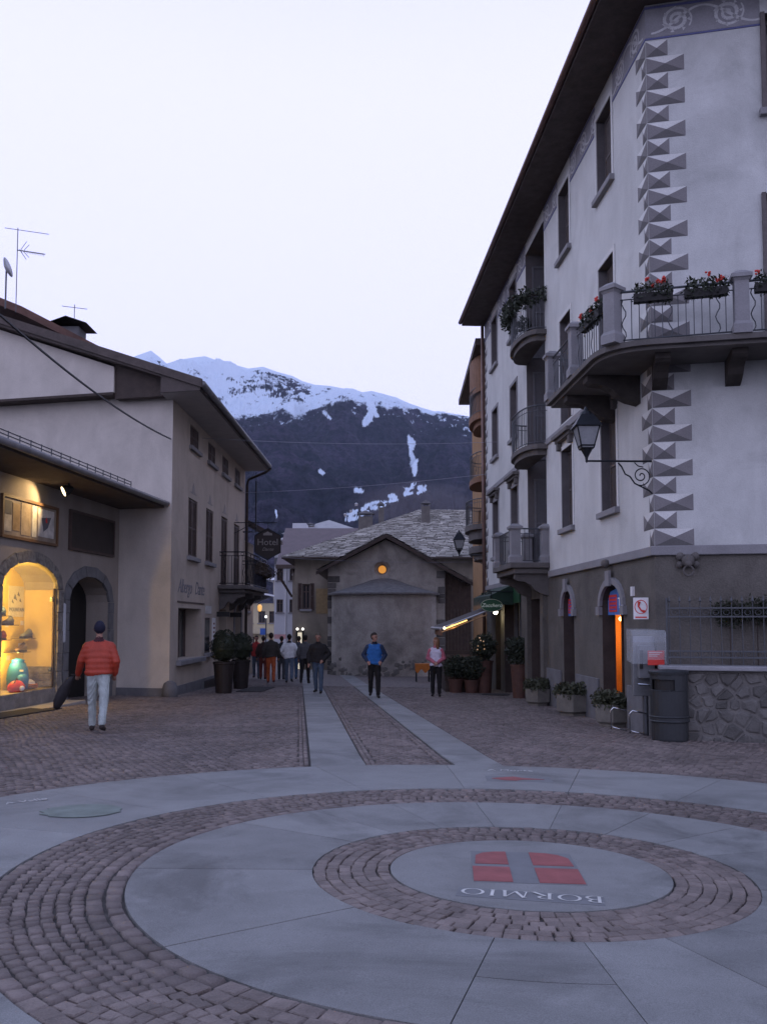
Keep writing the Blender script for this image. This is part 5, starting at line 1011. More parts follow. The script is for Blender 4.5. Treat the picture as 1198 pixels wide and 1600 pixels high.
# round window: cut by building the gable as a fan round it
b = B(); rc = (2.60, 4.02, .40); n = 24; outer = [(0, -1.6), (1.4, -1.6), (2.6, -1.6), (4, -1.6), (W_, -1.6), (W_, 1), (W_, 2.5), (W_, 4.05), (4.2, 4.75), (2.78, 5.45), (1.4, 4.75), (0, 4.05), (0, 2.5), (0, 1)]
def ray_hit(a):
    best = None; dx, dz = math.cos(a), math.sin(a)
    for (x1, z1), (x2, z2) in zip(outer, outer[1:] + outer[:1]):
        ex, ez = x2 - x1, z2 - z1; den = dx * ez - dz * ex
        if abs(den) < 1e-9: continue
        t = ((x1 - rc[0]) * ez - (z1 - rc[1]) * ex) / den; s = ((x1 - rc[0]) * dz - (z1 - rc[1]) * dx) / den
        if t > 0 and -1e-6 <= s <= 1 + 1e-6 and (best is None or t < best): best = t
    return rc[0] + dx * best, rc[1] + dz * best
angs = sorted([2 * math.pi * i / 48 for i in range(48)] + [math.atan2(z - rc[1], x - rc[0]) % (2 * math.pi) for x, z in outer])
for a, c in zip(angs, angs[1:] + [angs[0] + 2 * math.pi]):
    if c - a < 1e-6: continue
    p, q = ray_hit(a), ray_hit(c); i0, i1 = (rc[0] + rc[2] * math.cos(a), rc[1] + rc[2] * math.sin(a)), (rc[0] + rc[2] * math.cos(c), rc[1] + rc[2] * math.sin(c))
    b.quad(CF.p(i0[0], 0, i0[1]), CF.p(p[0], 0, p[1]), CF.p(q[0], 0, q[1]), CF.p(i1[0], 0, i1[1]))
    j0, j1 = (rc[0] + .21 * math.cos(a), rc[1] + .21 * math.sin(a)), (rc[0] + .21 * math.cos(c), rc[1] + .21 * math.sin(c)); b.quad(CF.p(i0[0], 0, i0[1]), CF.p(i1[0], 0, i1[1]), CF.p(j1[0], -.3, j1[1]), CF.p(j0[0], -.3, j0[1]))
b.quad(CF.p(0, 0, -1.6), CF.p(0, -14, -1.6), CF.p(0, -14, 4.05), CF.p(0, 0, 4.05)); b.quad(CF.p(W_, 0, -1.6), CF.p(W_, -14, -1.6), CF.p(W_, -14, 4.05), CF.p(W_, 0, 4.05)); b.build('wall', CHURCH, ch)
b = B(); b.add([CF.p(rc[0] + .23 * math.cos(2 * math.pi * i / 24), -.31, rc[1] + .23 * math.sin(2 * math.pi * i / 24)) for i in range(24)], [tuple(range(24))]); rw_ = b.build('round_window', glow('amber_window', (1, .40, .06), .62, (.3, .15, .05)), ch)
b = B(); b.tube([CF.p(rc[0] + .22 * math.cos(2 * math.pi * i / 24), -.28, rc[1] + .22 * math.sin(2 * math.pi * i / 24)) for i in range(25)], .03, 5); b.build('window_frame', TRIM2, rw_)
# quoin stones on both edges
r_ = random.Random(3)
for side in (0, 1):
    z = -1.4; k = 0
    while z < 3.7:
        h_ = r_.uniform(.22, .4); l = r_.uniform(.28, .6); u0 = 0 if side == 0 else W_ - l; b = B(); CF.box(b, u0 - (.02 if side == 0 else 0), u0 + l + (.02 if side else 0), -.05, .03, z, z + h_ - .03)
        if r_.random() < .7: b.build('quoin_stone', STONE, ch, bevel=.02)
        z += h_
# apse
ac, ar_, ad = .02, 2.50, 1.75; n = 26; ap = [(ac - ar_ * math.cos(math.pi * i / n), CHY - ad * max(0., math.sin(math.pi * i / n)) ** .8) for i in range(n + 1)]; b = B()
for p, q in zip(ap, ap[1:]): b.quad((p[0], p[1], -1.6), (q[0], q[1], -1.6), (q[0], q[1], 2.75), (p[0], p[1], 2.75))
b.build('apse_wall', CHURCH, ch, smooth=True); eo = [(ac + (x - ac) * 1.07, CHY - (CHY - y) * 1.12) for x, y in ap]; b = B()
for (p, q), (e, f) in zip(zip(ap, ap[1:]), zip(eo, eo[1:])):
    top = (ac + (p[0] - ac) * .45, CHY - .02, 3.58 - .10 * abs((p[0] - ac) / ar_) ** 2 * 3); top2 = (ac + (q[0] - ac) * .45, CHY - .02, 3.58 - .10 * abs((q[0] - ac) / ar_) ** 2 * 3)
    b.quad((e[0], e[1], 2.84), (f[0], f[1], 2.84), top2, top); b.quad((e[0], e[1], 2.76), (f[0], f[1], 2.76), (f[0], f[1], 2.84), (e[0], e[1], 2.84)); b.quad((p[0], p[1], 2.752), (q[0], q[1], 2.752), (f[0], f[1], 2.76), (e[0], e[1], 2.76))
b.build('apse_roof', mat('grey_apse_roof', (.15, .145, .145), .9, .25, 5, .5, 15), ch)
b = B(); r_ = random.Random(9)
for k in range(95):      # bare rubble showing near the foot of the apse
    a = r_.uniform(.05, .95) * math.pi; x, y = ac - (ar_ + .0) * math.cos(a), CHY - ad * math.sin(a) ** .8; z = -1.0 + abs(r_.gauss(0, .28)) + (.25 if a > 1.8 else 0); s = r_.uniform(.06, .15); b.lathe((x, y, z), [(.01, -s * .75), (s * .8, -s * .45), (s * .85, s * .35), (.02, s * .7)], 7, 1.2, .2)
tag(b.build('rubble_stones', mat('dark_rubble', (.17, .165, .155), .9, .3, 4, .5), ch), kind='stuff')
# roof of the church: two slopes with stone slates
def slate_slope(a, b_, c, d, name, parent, seed, size=.42, base=SOFF, th=.05):
    """a-b eave, d-c ridge; overlapping uneven slates on a deck"""
    a, b_, c, d = map(Vector, (a, b_, c, d)); nrm = (b_ - a).cross(d - a).normalized()
    if nrm.z < 0: nrm = -nrm
    bb = B(); bb.prism([a, b_, c, d], -nrm * .1); dk = bb.build('roof_deck', base, parent); g = random.Random(seed); V = []; F = []; T = []
    rows = max(2, int(((d - a).length + (c - b_).length) / 2 / (size * .62)))
    for j in range(rows):
        t0, t1 = j / rows, min(1, (j + 1.5) / rows); L0, R0 = a.lerp(d, t0), b_.lerp(c, t0); L1, R1_ = a.lerp(d, t1), b_.lerp(c, t1); wlen = (R0 - L0).length; s = -g.uniform(0, .5)
        while s < wlen and wlen > .1:
            w_ = size * g.uniform(.6, 1.5); s0, s1 = max(0, s) / wlen, min(wlen, s + w_ - .02) / wlen
            if s1 > s0 + .001:
                lift = nrm * (.02 + g.uniform(0, .03)); jt = (d - a).normalized() * g.uniform(-.05, .05); p0, p1, p2, p3 = L0.lerp(R0, s0) + nrm * .05 + lift + jt, L0.lerp(R0, s1) + nrm * .05 + lift + jt + nrm * g.uniform(-.01, .015), L1.lerp(R1_, s1) + nrm * .012, L1.lerp(R1_, s0) + nrm * .012
                o = len(V); V += [p0, p1, p2, p3, p0 - nrm * .035, p1 - nrm * .035]; F += [(o, o + 1, o + 2, o + 3), (o + 4, o + 5, o + 1, o)]; T += [g.random()] * 6
            s += w_
    return tag(np_mesh(name, [tuple(v) for v in V], F, SLATE, parent, tone=T), kind='stuff')
fy0, fy1 = CHY - .55, CHY + 13.5; ap_z = 5.68
slate_slope((-3.18, fy1, 3.90), (-3.18, fy0, 3.90), (.12, fy0, ap_z), (.12, fy1, ap_z), 'slates', ch, 4, .5); slate_slope((4.25, fy0, 3.35), (4.25, fy1, 3.35), (.12, fy1, ap_z), (.12, fy0, ap_z), 'slates', ch, 5, .5)
b = B(); b.prism([(-3.2, fy0 - .03, 3.72), (-3.2, fy0 - .03, 3.88), (.12, fy0 - .03, ap_z - .02), (4.27, fy0 - .03, 3.33), (4.27, fy0 - .03, 3.17), (.12, fy0 - .03, ap_z - .2)], (0, .07, 0)); b.build('verge_board', WOOD, ch)
b = B(); k = 0
for i in range(8): b.box(2.95 + i * .16, 3.10 + i * .16, CHY + .2, CHY + .25, -1.4, 3.85 - i * .085)
b.build('timber_boarding', mat('old_brown_boards', (.06, .042, .034), .85, .3, 5, .4), ch)
# ------------------------------------------------------------ houses of the old street
def house_block(name, label, x0, x1, y0, y1, zb, ze, wm, wins=(), sidewins=(), depth=.2):
    t = thing(name, (x0, y0, zb), label, 'house'); fr = Fr((x0, y0), (1, 0), -1); fl_ = Fr((x0, y0), (0, 1), 1)
    wall(fr, 0, x1 - x0, zb, ze, [(a, c, lo, hi, depth) for a, c, lo, hi in wins], 'wall', wm, t); wall(fl_, 0, y1 - y0, zb, ze, [(a, c, lo, hi, depth) for a, c, lo, hi in sidewins], 'wall', wm, t)
    b = B(); b.quad((x1, y0, zb), (x1, y1, zb), (x1, y1, ze), (x1, y0, ze)); b.quad((x0, y1, zb), (x1, y1, zb), (x1, y1, ze), (x0, y1, ze)); b.build('rear_wall', wm, t)
    for f, L in ((fr, wins), (fl_, sidewins)):
        for a, c, lo, hi in L: window(f, a, c, lo, hi, t, depth=depth - .06, sill=TRIM)
    return t, fr, fl_
BEI = mat('beige_render', (.225, .20, .165), .9, .2, .9, .4, 40, streak=.2); PALEB = mat('pale_blue_white', (.46, .47, .50), .9, .06, 1, .1); YEL = mat('pale_yellow_render', (.50, .44, .30), .9, .1, 1, .2); SNOWR = mat('snowy_roof', (.66, .68, .72), .9, .3, .8, .2, 8); PURP = mat('purple_roof_sheet', (.115, .09, .094), .7, .12, 2, .1, 20)
sh_, ff, fsd = house_block('slate_roof_house', 'beige house with a broad stone-slate hip roof behind the church', -4.95, 9.0, 50, 66, -2, 5.0, BEI, wins=[(.42, .85, 2.2, 3.6), (8.6, 9.8, 2.2, 3.4)], sidewins=[(3, 4, 2, 3.4), (8, 9, 2, 3.4)])
for a, c in ((.18, .40), (.87, 1.10)):
    shutter_leaf(ff, a, c, 2.15, 3.65, .01, sh_, SHUT)
b = B(); ff.box(b, 1.20, 1.92, .0, .03, 1.95, 3.35); b.build('boarded_window', mat('yellow_chipboard', (.25, .185, .10), .9, .15, 8, .1), sh_)
b = B(); ff.box(b, 7.4, 8.2, .0, .04, 3.4, 4.5); b.build('moulded_panel', TRIM, sh_)
e = 5.05; A, Bc, Cc, D = (-5.6, 49.3, e), (9.6, 49.3, e), (9.6, 66.7, e), (-5.6, 66.7, e); r0_, r1_ = (2.4, 58, 8.75), (5.5, 58, 8.75)
slate_slope(A, Bc, r1_, r0_, 'slates', sh_, 21, .36); slate_slope(D, A, r0_, r0_, 'slates', sh_, 22, .36); slate_slope(Bc, Cc, r1_, r1_, 'slates', sh_, 23, .6); b = B(); b.add([D, Cc, r1_, r0_], [(0, 1, 2, 3)]); b.build('rear_roof', SOFF, sh_)
b = B(); b.tube([(A[0], A[1] - .08, e - .04), (Bc[0], Bc[1] - .08, e - .04)], .07, 6); b.build('gutter', WOOD, sh_)
def chimney(x, y, z, w_, h_, parent, capw=1.25):
    b = B(); b.box(x - w_ / 2, x + w_ / 2, y - .3, y + .3, z, z + h_); c_ = b.build('chimney', TRIM2, parent); b = B()
    for i, j in ((-1, -1), (1, -1), (1, 1), (-1, 1)): b.box(x + i * w_ * .42 - .05, x + i * w_ * .42 + .05, y + j * .25 - .05, y + j * .25 + .05, z + h_ + .001, z + h_ + .18)
    q = [(x - w_ * capw / 2, y - .42), (x + w_ * capw / 2, y - .42), (x + w_ * capw / 2, y + .42), (x - w_ * capw / 2, y + .42)]; z2 = z + h_ + .181; b.add([(u, v, z2) for u, v in q] + [(x, y - .42, z2 + .22), (x, y + .42, z2 + .22)], [(0, 1, 4), (1, 2, 5, 4), (2, 3, 5), (3, 0, 4, 5), (3, 2, 1, 0)]); b.build('chimney_cap', PLINTH, c_)
chimney(2.62, 55.5, 7.4, .52, 1.25, sh_); chimney(-.15, 60, 7.4, .36, 1.75, sh_); chimney(-1.2, 60, 7.2, .95, 1.35, sh_, 1.15); chimney(-.35, 55, 6.5, .7, .5, sh_, 1.3)
ph_, f1, f2 = house_block('purple_roof_house', 'long house with a plain purple-brown roof up the street', -6.9, 4, 68, 78, -3, 6.0, BEI, wins=[(.6, 1.5, 1.5, 3)], sidewins=[(2, 3, 1.5, 3)])
b = B(); b.prism([(-8.0, 66.6, 5.6), (5, 66.6, 5.6), (5, 73, 9.0), (-8.0, 73, 9.0)], (0, 0, .15)); b.prism([(-8, 79.4, 5.6), (5, 79.4, 5.6), (5, 73.02, 9.0), (-8, 73.02, 9.0)], (0, 0, .15)); b.build('roof', PURP, ph_); b = B(); b.box(-8.0, 5, 66.5, 66.62, 5.45, 5.75); b.build('fascia', WOOD, ph_); b = B()
for i in range(12): b.box(-7.9 + i * 1.05, -7.75 + i * 1.05, 66.7, 68, 5.3, 5.55)
b.each('rafter', WOOD, ph_); b = B(); b.add([(-6.9, 68, 6), (-6.9, 78, 6), (-6.9, 73, 8.95)], [(0, 1, 2)]); b.build('gable', BEI, ph_); b = B(); b.tube([(-8.0, 67.2, 5.2), (-6.95, 68.2, 3.4)], .09, 6); b.build('brace', WOOD, ph_)
pr_, f1, f2 = house_block('pale_roof_house', 'distant house with a pale pyramid roof', -11.0, -2.5, 108, 118, -4, 12.2, PALEB); b = B(); b.add([(-12.2, 107, 12.1), (-1.6, 107, 12.1), (-1.6, 119, 12.1), (-12.2, 119, 12.1), (-6.9, 113, 14.4)], [(0, 1, 4), (1, 2, 4), (2, 3, 4), (3, 0, 4)]); b.build('roof', mat('pale_sheet_roof', (.30, .30, .31), .7, .15, 1, .1), pr_)
b = B(); b.box(-10.6, -9.0, 104, 107, 10.5, 13.0); b.build('dormer', PALEB, pr_); chimney(-9.0, 110, 12.4, .9, .9, pr_)
tw, f1, f2 = house_block('white_tall_house', 'tall narrow bluish-white house at the street bend', -9.25, -7.2, 76, 84, -3, 8.0, PALEB, wins=[(.2, .75, 5.0, 6.1), (.2, .75, 2.3, 3.4), (1.3, 1.7, 5, 6), (1.3, 1.7, 2.3, 3.4)], sidewins=[(1, 2, 5, 6.2)])
b = B(); b.prism([(-10, 75.3, 8.0), (-6.9, 75.3, 8.9), (-6.9, 84.5, 8.9), (-10, 84.5, 8.0)], (0, 0, .15)); b.build('roof', SNOWR, tw); b = B(); f1.box(b, .05, .95, .0, .5, 6.2, 6.35); b.build('balcony_slab', TRIM, tw); b = B(); f1.box(b, .05, .95, .45, .5, 6.35, 6.9); b.build('balcony_panel', IRON2, tw); b = B(); f1.box(b, .95, 1.0, 0, .1, -2, 8); b.build('downpipe', WHT, tw)
bb_, f1, f2 = house_block('brick_grey_house', 'grey stone house with a blue-white side beside the bend', -7.1, -4.2, 72, 80, -3, 5.2, mat('grey_stone_wall', (.22, .215, .225), .9, .3, 2.5, .4, 9), wins=[(.25, .8, 2.6, 3.8), (1.6, 2.2, 2.6, 3.8)]); b = B(); b.box(-7.3, -4, 71.6, 80, 5.2, 5.35); b.build('roof', SNOWR, bb_); b = B(); f1.box(b, .95, 1.02 + 1.4, .0, .03, -2, 5.1); b.build('blue_panel', PALEB, bb_)
yh, f1, f2 = house_block('yellow_house', 'small yellow house with a snow-dusted roof closing the street', -14.6, -10.9, 92, 100, -4, 3.4, YEL, wins=[(.4, 1.2, 1.4, 2.6), (1.8, 2.5, 1.4, 2.6), (2.9, 3.5, 1.4, 2.6), (.6, 1.4, -1.6, 0)]); b = B(); b.prism([(-15.5, 91.2, 3.1), (-12.4, 91.2, 4.3), (-10.2, 91.2, 3.9), (-10.2, 91.2, 4.05), (-12.4, 91.2, 4.5), (-15.5, 91.2, 3.3)], (0, 9, 0)); b.build('roof', SNOWR, yh); b = B(); f1.box(b, 0, 3.4, .0, .7, .3, 1.0); b.build('balcony', YEL, yh)
cr, f1, f2 = house_block('cream_far_house', 'tall cream house behind the yellow one', -12.4, -10.4, 101, 108, -4, 6.2, mat('dim_cream', (.40, .37, .33), .9), wins=[(.3, .9, 3.5, 4.8)]); b = B(); b.box(-13.2, -10.1, 100.4, 108, 6.2, 6.45); b.build('roof', SNOWR, cr)
lh, f1, f2 = house_block('left_street_house', 'dark-eaved house next to the hotel, mostly hidden', -13, -6.3, 40, 43.4, -2, 5.2, CREAM); b = B(); b.prism([(-5.0, 39.2, 5.3), (-5.0, 39.2, 5.45), (-9.5, 39.2, 7.9), (-13.5, 39.2, 5.5), (-13.5, 39.2, 5.3), (-9.5, 39.2, 7.7)], (0, 5.2, 0)); b.build('roof', WOOD, lh); fs_ = Fr((-6.3, 40), (0, 1), -1)
for u in (1.2,): window(fs_, u, u + 1, 2, 3.4, lh, depth=-.03, sill=TRIM)
# tree-line town end cap so the street closes
# ------------------------------------------------------------ ochre house beyond the corner house
oh = thing('ochre_house', (3.7, 32.6, -.9), 'ochre house with curved balconies just beyond the pale corner house', 'house'); OC = mat('ochre_render', (.30, .17, .075), .9, .15, 2, .3); OF = Fr((3.98, 32.3), (.016, 1), 1)
wall(OF, 0, 9, -1.5, 11.6, [(2, 3, 7.2, 9.2, .2), (2, 3, 4.4, 6.2, .2), (5, 6, 4.4, 6.2, .2), (2.0, 3.2, -1.3, 1.6, .2)], 'wall', OC, oh)
for a, c, lo, hi in ((2, 3, 7.2, 9.2), (2, 3, 4.4, 6.2), (5, 6, 4.4, 6.2)): window(OF, a, c, lo, hi, oh, depth=.14)
b = B(); q = [OF.p(0, 0, 0), OF.p(9, 0, 0)]; b.quad((q[0][0], q[0][1], -1.5), (q[0][0] + 8, q[0][1], -1.5), (q[0][0] + 8, q[0][1], 11.6), (q[0][0], q[0][1], 11.6)); b.build('side_wall', OC, oh)
b = B(); OF.box(b, -.1, 9, -4, .62, 11.6, 11.85); b.build('eave', SOFF, oh)
BAYW = mat('brown_bay_boards', (.20, .105, .06), .8, .2, 6, .3)
def bow(z, z1, dp, hw, cu, name, m): 
    pts = [(cu - hw * math.cos(math.pi * i / 12), dp * max(0., math.sin(math.pi * i / 12)) ** .7) for i in range(13)]; b = B(); b.prism([OF.p(u, d, z) for u, d in pts], (0, 0, z1 - z)); b.build(name, m, oh); return [OF.p(cu + (u - cu) * .95, d * .95, 0) for u, d in pts]
bow(10.2, 11.58, .62, 1.5, 2.4, 'bay_window', BAYW); pth = bow(9.15, 9.4, .66, 1.5, 2.4, 'balcony_slab', BAYW); bow(8.95, 9.149, .5, 1.3, 2.4, 'balcony_corbel', BAYW); railing(pth, 9.4, 10.4, 'balcony_railing', oh, IRON2, .1, True); bow(9.41, 10.19, .5, 1.3, 2.4, 'balcony_back', BAYW)
pth = bow(6.75, 6.95, .66, 1.5, 2.4, 'balcony_slab', BAYW); railing(pth, 6.95, 7.9, 'balcony_railing', oh, IRON2, .1, True)
pth = bow(4.95, 5.15, .85, 1.6, 2.4, 'balcony_slab', TRIM2); bow(4.6, 4.949, .7, 1.4, 2.4, 'balcony_corbel', TRIM2); bow(4.1, 4.35, .7, 1.3, 2.4, 'balcony_slab', TRIM2); bow(3.85, 4.099, .5, 1.1, 2.4, 'balcony_corbel', TRIM2); railing(pth, 5.15, 6.1, 'balcony_railing', oh, IRON2, .1)
b = B(); p = OF.p(-.02, .12, 0); b.tube([(p[0], p[1], -1), (p[0], p[1], 11.6)], .06, 6); b.build('downpipe', COPPER, oh)
lt2 = thing('small_lantern', RS.p(17, .1, 4), 'small grey lantern on a bracket in front of the slate roof', 'lantern'); p = RS.p(16.95, .0, 0); lx2, ly2 = 2.72, 32.2; b = B(); b.tube([(p[0], p[1], 3.9), (lx2, ly2, 3.88)], .02, 5); b.tube([(p[0], p[1], 3.45), (lx2 + .4, ly2, 3.87)], .014, 5); b.build('bracket', IRON, lt2); lantern(lt2, lx2, ly2, 4.08, 1.0)
# ------------------------------------------------------------ restaurant corner
aw = thing('restaurant_awning', RS.p(14.2, 1, 2), 'sloping striped-edge awning with a lit strip over the restaurant terrace', 'awning'); AWM = mat('dark_awning_cloth', (.05, .042, .04), .8, .2, 5, .1)
a0, a1 = 13.4, 16.2; z0_, z1_ = 2.02, 1.28; V = [RS.p(a0, .1, z0_), RS.p(a0, 2.05, z1_), RS.p(a1, 2.05, z1_), RS.p(a1, .1, z0_)]; b = B(); b.prism(V, (0, 0, .035)); b.build('canopy', AWM, aw); b = B(); b.tube([V[0], V[1]], .035, 6); b.tube([V[1], V[2]], .05, 6); b.build('rail', mat('pale_metal', (.45, .45, .46), .4, .05, 4, 0, metal=.6), aw)
L = lambda t, dz: tuple(V[1][i] + (V[0][i] - V[1][i]) * t + (dz if i == 2 else 0) for i in range(3)); b = B(); b.tube([L(.04, -.05), L(.42, -.05)], .022, 6); b.build('light_strip', glow('warm_strip', (1, .62, .16), 2.2), aw); b = B(); b.tube([L(.0, -.12), L(.75, -.12)], .02, 5); b.build('lower_bar', mat('warm_bar', (.5, .3, .15), .5), aw); point('strip_light', L(.2, -.15), 4, (1, .6, .2), .1, aw); b = B(); b.ball(L(.05, -.02), .045); b.build('bulb', glow('white_bulb', (1, .9, .6), 6.), aw); b = B(); b.box(V[1][0] - .04, V[1][0] + .04, V[1][1], V[2][1], z1_ - .22, z1_ - .0); b.build('valance', BAYW, aw)
zs_ = thing('restaurant_sign', (3.25, 27, 1.9), 'green oval sign lettered Zucchero over the restaurant door', 'sign'); sx_, sy_, sz_ = 3.24, 26.9, 1.98; b = B(); b.prism([(sx_ + .335 * math.cos(2 * math.pi * i / 28), sy_, sz_ + .20 * math.sin(2 * math.pi * i / 28)) for i in range(28)], (0, .05, 0)); b.build('board', GREEN, zs_); b = B(); b.tube([(sx_ + .32 * math.cos(2 * math.pi * i / 28), sy_ - .006, sz_ + .185 * math.sin(2 * math.pi * i / 28)) for i in range(29)], .008, 4); b.build('rim', mat('sign_gold', (.4, .42, .3), .5), zs_); mt = Matrix.Translation((sx_, sy_ - .006, sz_)) @ Matrix.Rotation(R(90), 4, 'X'); text_mesh('Zucchero', .155, 'lettering', mat('sign_pale_print', (.62, .68, .58), .5, .05, 3, 0, emit=(.6, .7, .55), estr=.12), mt, zs_, shear=.35, ext=.002); b = B(); b.tube([(sx_, sy_ + .03, sz_ + .2), (sx_, sy_ + .03, sz_ + .42)], .012, 4); b.tube([(sx_ - .1, sy_ + .03, sz_ + .42), (RS.p(12, 0, 0)[0], sy_ + .03, sz_ + .42)], .014, 4); b.build('bracket', IRON, zs_)
gc = thing('green_canopy', RS.p(12.5, .3, 2.4), 'dark green draped canopy with leaves above the restaurant front', 'canopy'); GCM = mat('dark_green_cloth', (.012, .034, .022), .8, .3, 3, .2); b = B(); V = []; 
for i in range(13):
    u = 11.9 + i * .25; b.quad(RS.p(u, .05, 2.62), RS.p(u + .25, .05, 2.62), RS.p(u + .25, .75, 2.28), RS.p(u, .75, 2.28)); z = 2.02 + .06 * (i % 2); b.add([RS.p(u, .75, 2.28), RS.p(u + .25, .75, 2.28), RS.p(u + .23, .76, 2.06), RS.p(u + .125, .76, 1.98), RS.p(u + .03, .76, 2.06)], [(0, 1, 2, 3, 4)])
b.add([RS.p(11.9, .05, 2.62), RS.p(11.9, .75, 2.28), RS.p(11.9, .75, 2.02), RS.p(11.9, .05, 2.0)], [(0, 1, 2, 3)]); b.build('cloth', GCM, gc); V, F_ = [], []
for i in range(8): v, f = leaves(RS.p(12.6 + i * .3, .5, 2.25), (.2, .2, .2), 90, .05, 400 + i); o = len(V); V += v; F_ += [[q_ + o for q_ in ff] for ff in f]
np_mesh('foliage', V, F_, LEAF2, gc)
wl = thing('restaurant_lamp', RS.p(13.9, .3, 1.85), 'small white globe lamp lit beside the restaurant door', 'lamp'); p = RS.p(13.95, .22, 1.80); b = B(); b.ball(p, .075, 12, 8); b.build('globe', glow('white_globe', (1, .93, .72), 7.), wl); b = B(); b.tube([p, RS.p(13.95, 0, 1.9)], .015, 5); b.build('arm', IRON, wl); point('globe_light', RS.p(13.95, .32, 1.7), 6, (1, .85, .5), .08, wl)
def bush_pot(x, y, r, ph_, pr, label, seed, lm=LEAF2, pm=TERRA, lights=False):
    t = thing('potted_bush', gp(x, y), label, 'potted bush', 'potted bushes by the restaurant'); g0 = gz(x, y); b = B(); b.lathe((x, y, g0), [(pr * .78, 0), (pr, ph_ - .05), (pr * 1.08, ph_ - .05), (pr * 1.08, ph_), (pr * .9, ph_), (pr * .88, ph_ - .08)], 18); b.build('pot', pm, t); v, f = leaves((x, y, g0 + ph_ + r * 1.02), (r, r, r * .95), 1900, .05, seed, shell=.35); np_mesh('foliage', v, f, lm, t); b = B(); b.tube([(x, y, g0 + ph_ - .1), (x, y, g0 + ph_ + r)], .03, 5)
    rr = random.Random(seed)
    for i in range(9): a = i * .7; b.tube([(x, y, g0 + ph_ + r * .3), (x + r * .7 * math.cos(a), y + r * .7 * math.sin(a), g0 + ph_ + r * (.7 + .7 * rr.random()))], .012, 4)
    b.build('branches', WOOD, t)
    if lights:
        b = B()
        for i in range(7): b.ball((x + rr.uniform(-.25, .1), y - r * .7, g0 + ph_ + r + rr.uniform(-.1, .35)), .022, 6, 4)
        b.build('fairy_lights', glow('fairy_light', (1, .55, .25), .35), t)
bush_pot(3.86, 25.6, .42, .95, .25, 'round dark bush in a tall tapered pot beside the entrance pillar', 501); bush_pot(3.15, 28.2, .42, 1.0, .27, 'dark bush with small fairy lights in a brown pot by the terrace', 502, lights=True)
ws = thing('terrace_windbreak', gp(2.5, 28.6), 'dark glass terrace windbreak with planter base', 'windbreak'); g0 = gz(2.5, 28.6); b = B(); b.box(1.98, 2.95, 28.55, 28.62, g0 + .35, g0 + 1.18); b.build('glass', mat('reflective_smoked_glass', (.12, .085, .07), .12, .5, 2.2, 0, spec=.6), ws); b = B(); b.box(1.95, 2.98, 28.4, 28.8, g0, g0 + .349); b.build('base', WOOD, ws); b = B(); b.box(1.95, 2.98, 28.53, 28.64, g0 + 1.181, g0 + 1.3); b.box(1.93, 1.98, 28.5, 28.66, g0 + .35, g0 + 1.3); b.build('frame', WOOD, ws); b = B(); b.box(1.95, 2.02, 28.7, 31.5, g0 + .0, g0 + 1.2); b.build('side_panel', WOOD, ws)
bush_pot(2.25, 28.15, .36, .42, .24, 'low dark bush in front of the smoked glass windbreak', 503); bush_pot(2.75, 28.1, .40, .40, .24, 'low dark bush between the windbreak and the fairy-lit pot', 504)
tc = thing('small_table', gp(1.55, 35.8), 'small table with an orange cloth in front of the apse', 'table'); g0 = gz(1.55, 35.8); b = B(); b.box(1.26, 1.86, 35.5, 36.1, g0 + .66, g0 + .70); b.build('top', WOOD, tc)
for x, y in ((1.3, 35.55), (1.8, 35.55), (1.3, 36.05), (1.8, 36.05)): b = B(); b.tube([(x, y, g0), (x, y, g0 + .66)], .025, 6); b.build('leg', IRON, tc)
cl = B(); nn = 10; ORC = mat('orange_cloth', (.42, .14, .03), .9, .25, 5, .2); cl.box(1.25, 1.87, 35.49, 36.11, g0 + .702, g0 + .712)
for i in range(nn): u0, u1_ = 1.24 + .64 * i / nn, 1.24 + .64 * (i + 1) / nn; dz = lambda u: .28 + .08 * math.sin(u * 20); cl.quad((u0, 35.485, g0 + .712), (u1_, 35.485, g0 + .712), (u1_, 35.46, g0 + .712 - dz(u1_)), (u0, 35.46, g0 + .712 - dz(u0)))
tag(cl.build('table_cloth', ORC), 'orange cloth draped over the small table by the apse', 'tablecloth')
dm = B(); dm.lathe(gp(3.35, 26.9, .004), [(.42, 0), (.42, .02)], 20, 1, .8); tag(dm.build('round_mat', MATB), 'dark round mat on the cobbles before the restaurant door', 'mat')
# ------------------------------------------------------------ small things far down the street
def far_sign(name, x, y, z, w_, h_, m, label, cat='sign', pole=True):
    t = thing(name, (x, y, gz(x, y)), label, cat); b = B(); b.box(x - w_ / 2, x + w_ / 2, y, y + .05, z - h_ / 2, z + h_ / 2); b.build('panel', m, t)
    if pole: b = B(); b.tube([(x, y + .04, gz(x, y)), (x, y + .04, z)], .04, 5); b.build('pole', IRON2, t)
    return t
BLUS = mat('blue_traffic_sign', (.04, .12, .42), .5); far_sign('direction_sign', -9.35, 70, .75, .5, .5, BLUS, 'square blue traffic sign down the street'); far_sign('panel_sign', -9.3, 71, -.35, .45, 1.0, mat('pale_board', (.45, .47, .5), .6), 'pale upright panel below the blue traffic sign'); far_sign('shop_board', -8.1, 70.5, .35, .9, .35, mat('pink_board', (.45, .25, .25), .6), 'pinkish horizontal shop board at the street bend', pole=False)
ol = far_sign('orange_awning', -5.6, 64, .72, 1.5, .28, mat('orange_awning_cloth', (.62, .18, .03), .8, .1, 4, 0), 'small orange awning over a shop at the bend', 'awning', False); b = B(); b.prism([(-6.35, 64, .86), (-4.85, 64, .86), (-4.85, 65.5, 1.2), (-6.35, 65.5, 1.2)], (0, 0, .03)); b.build('cloth', MATS['orange_awning_cloth'], ol)
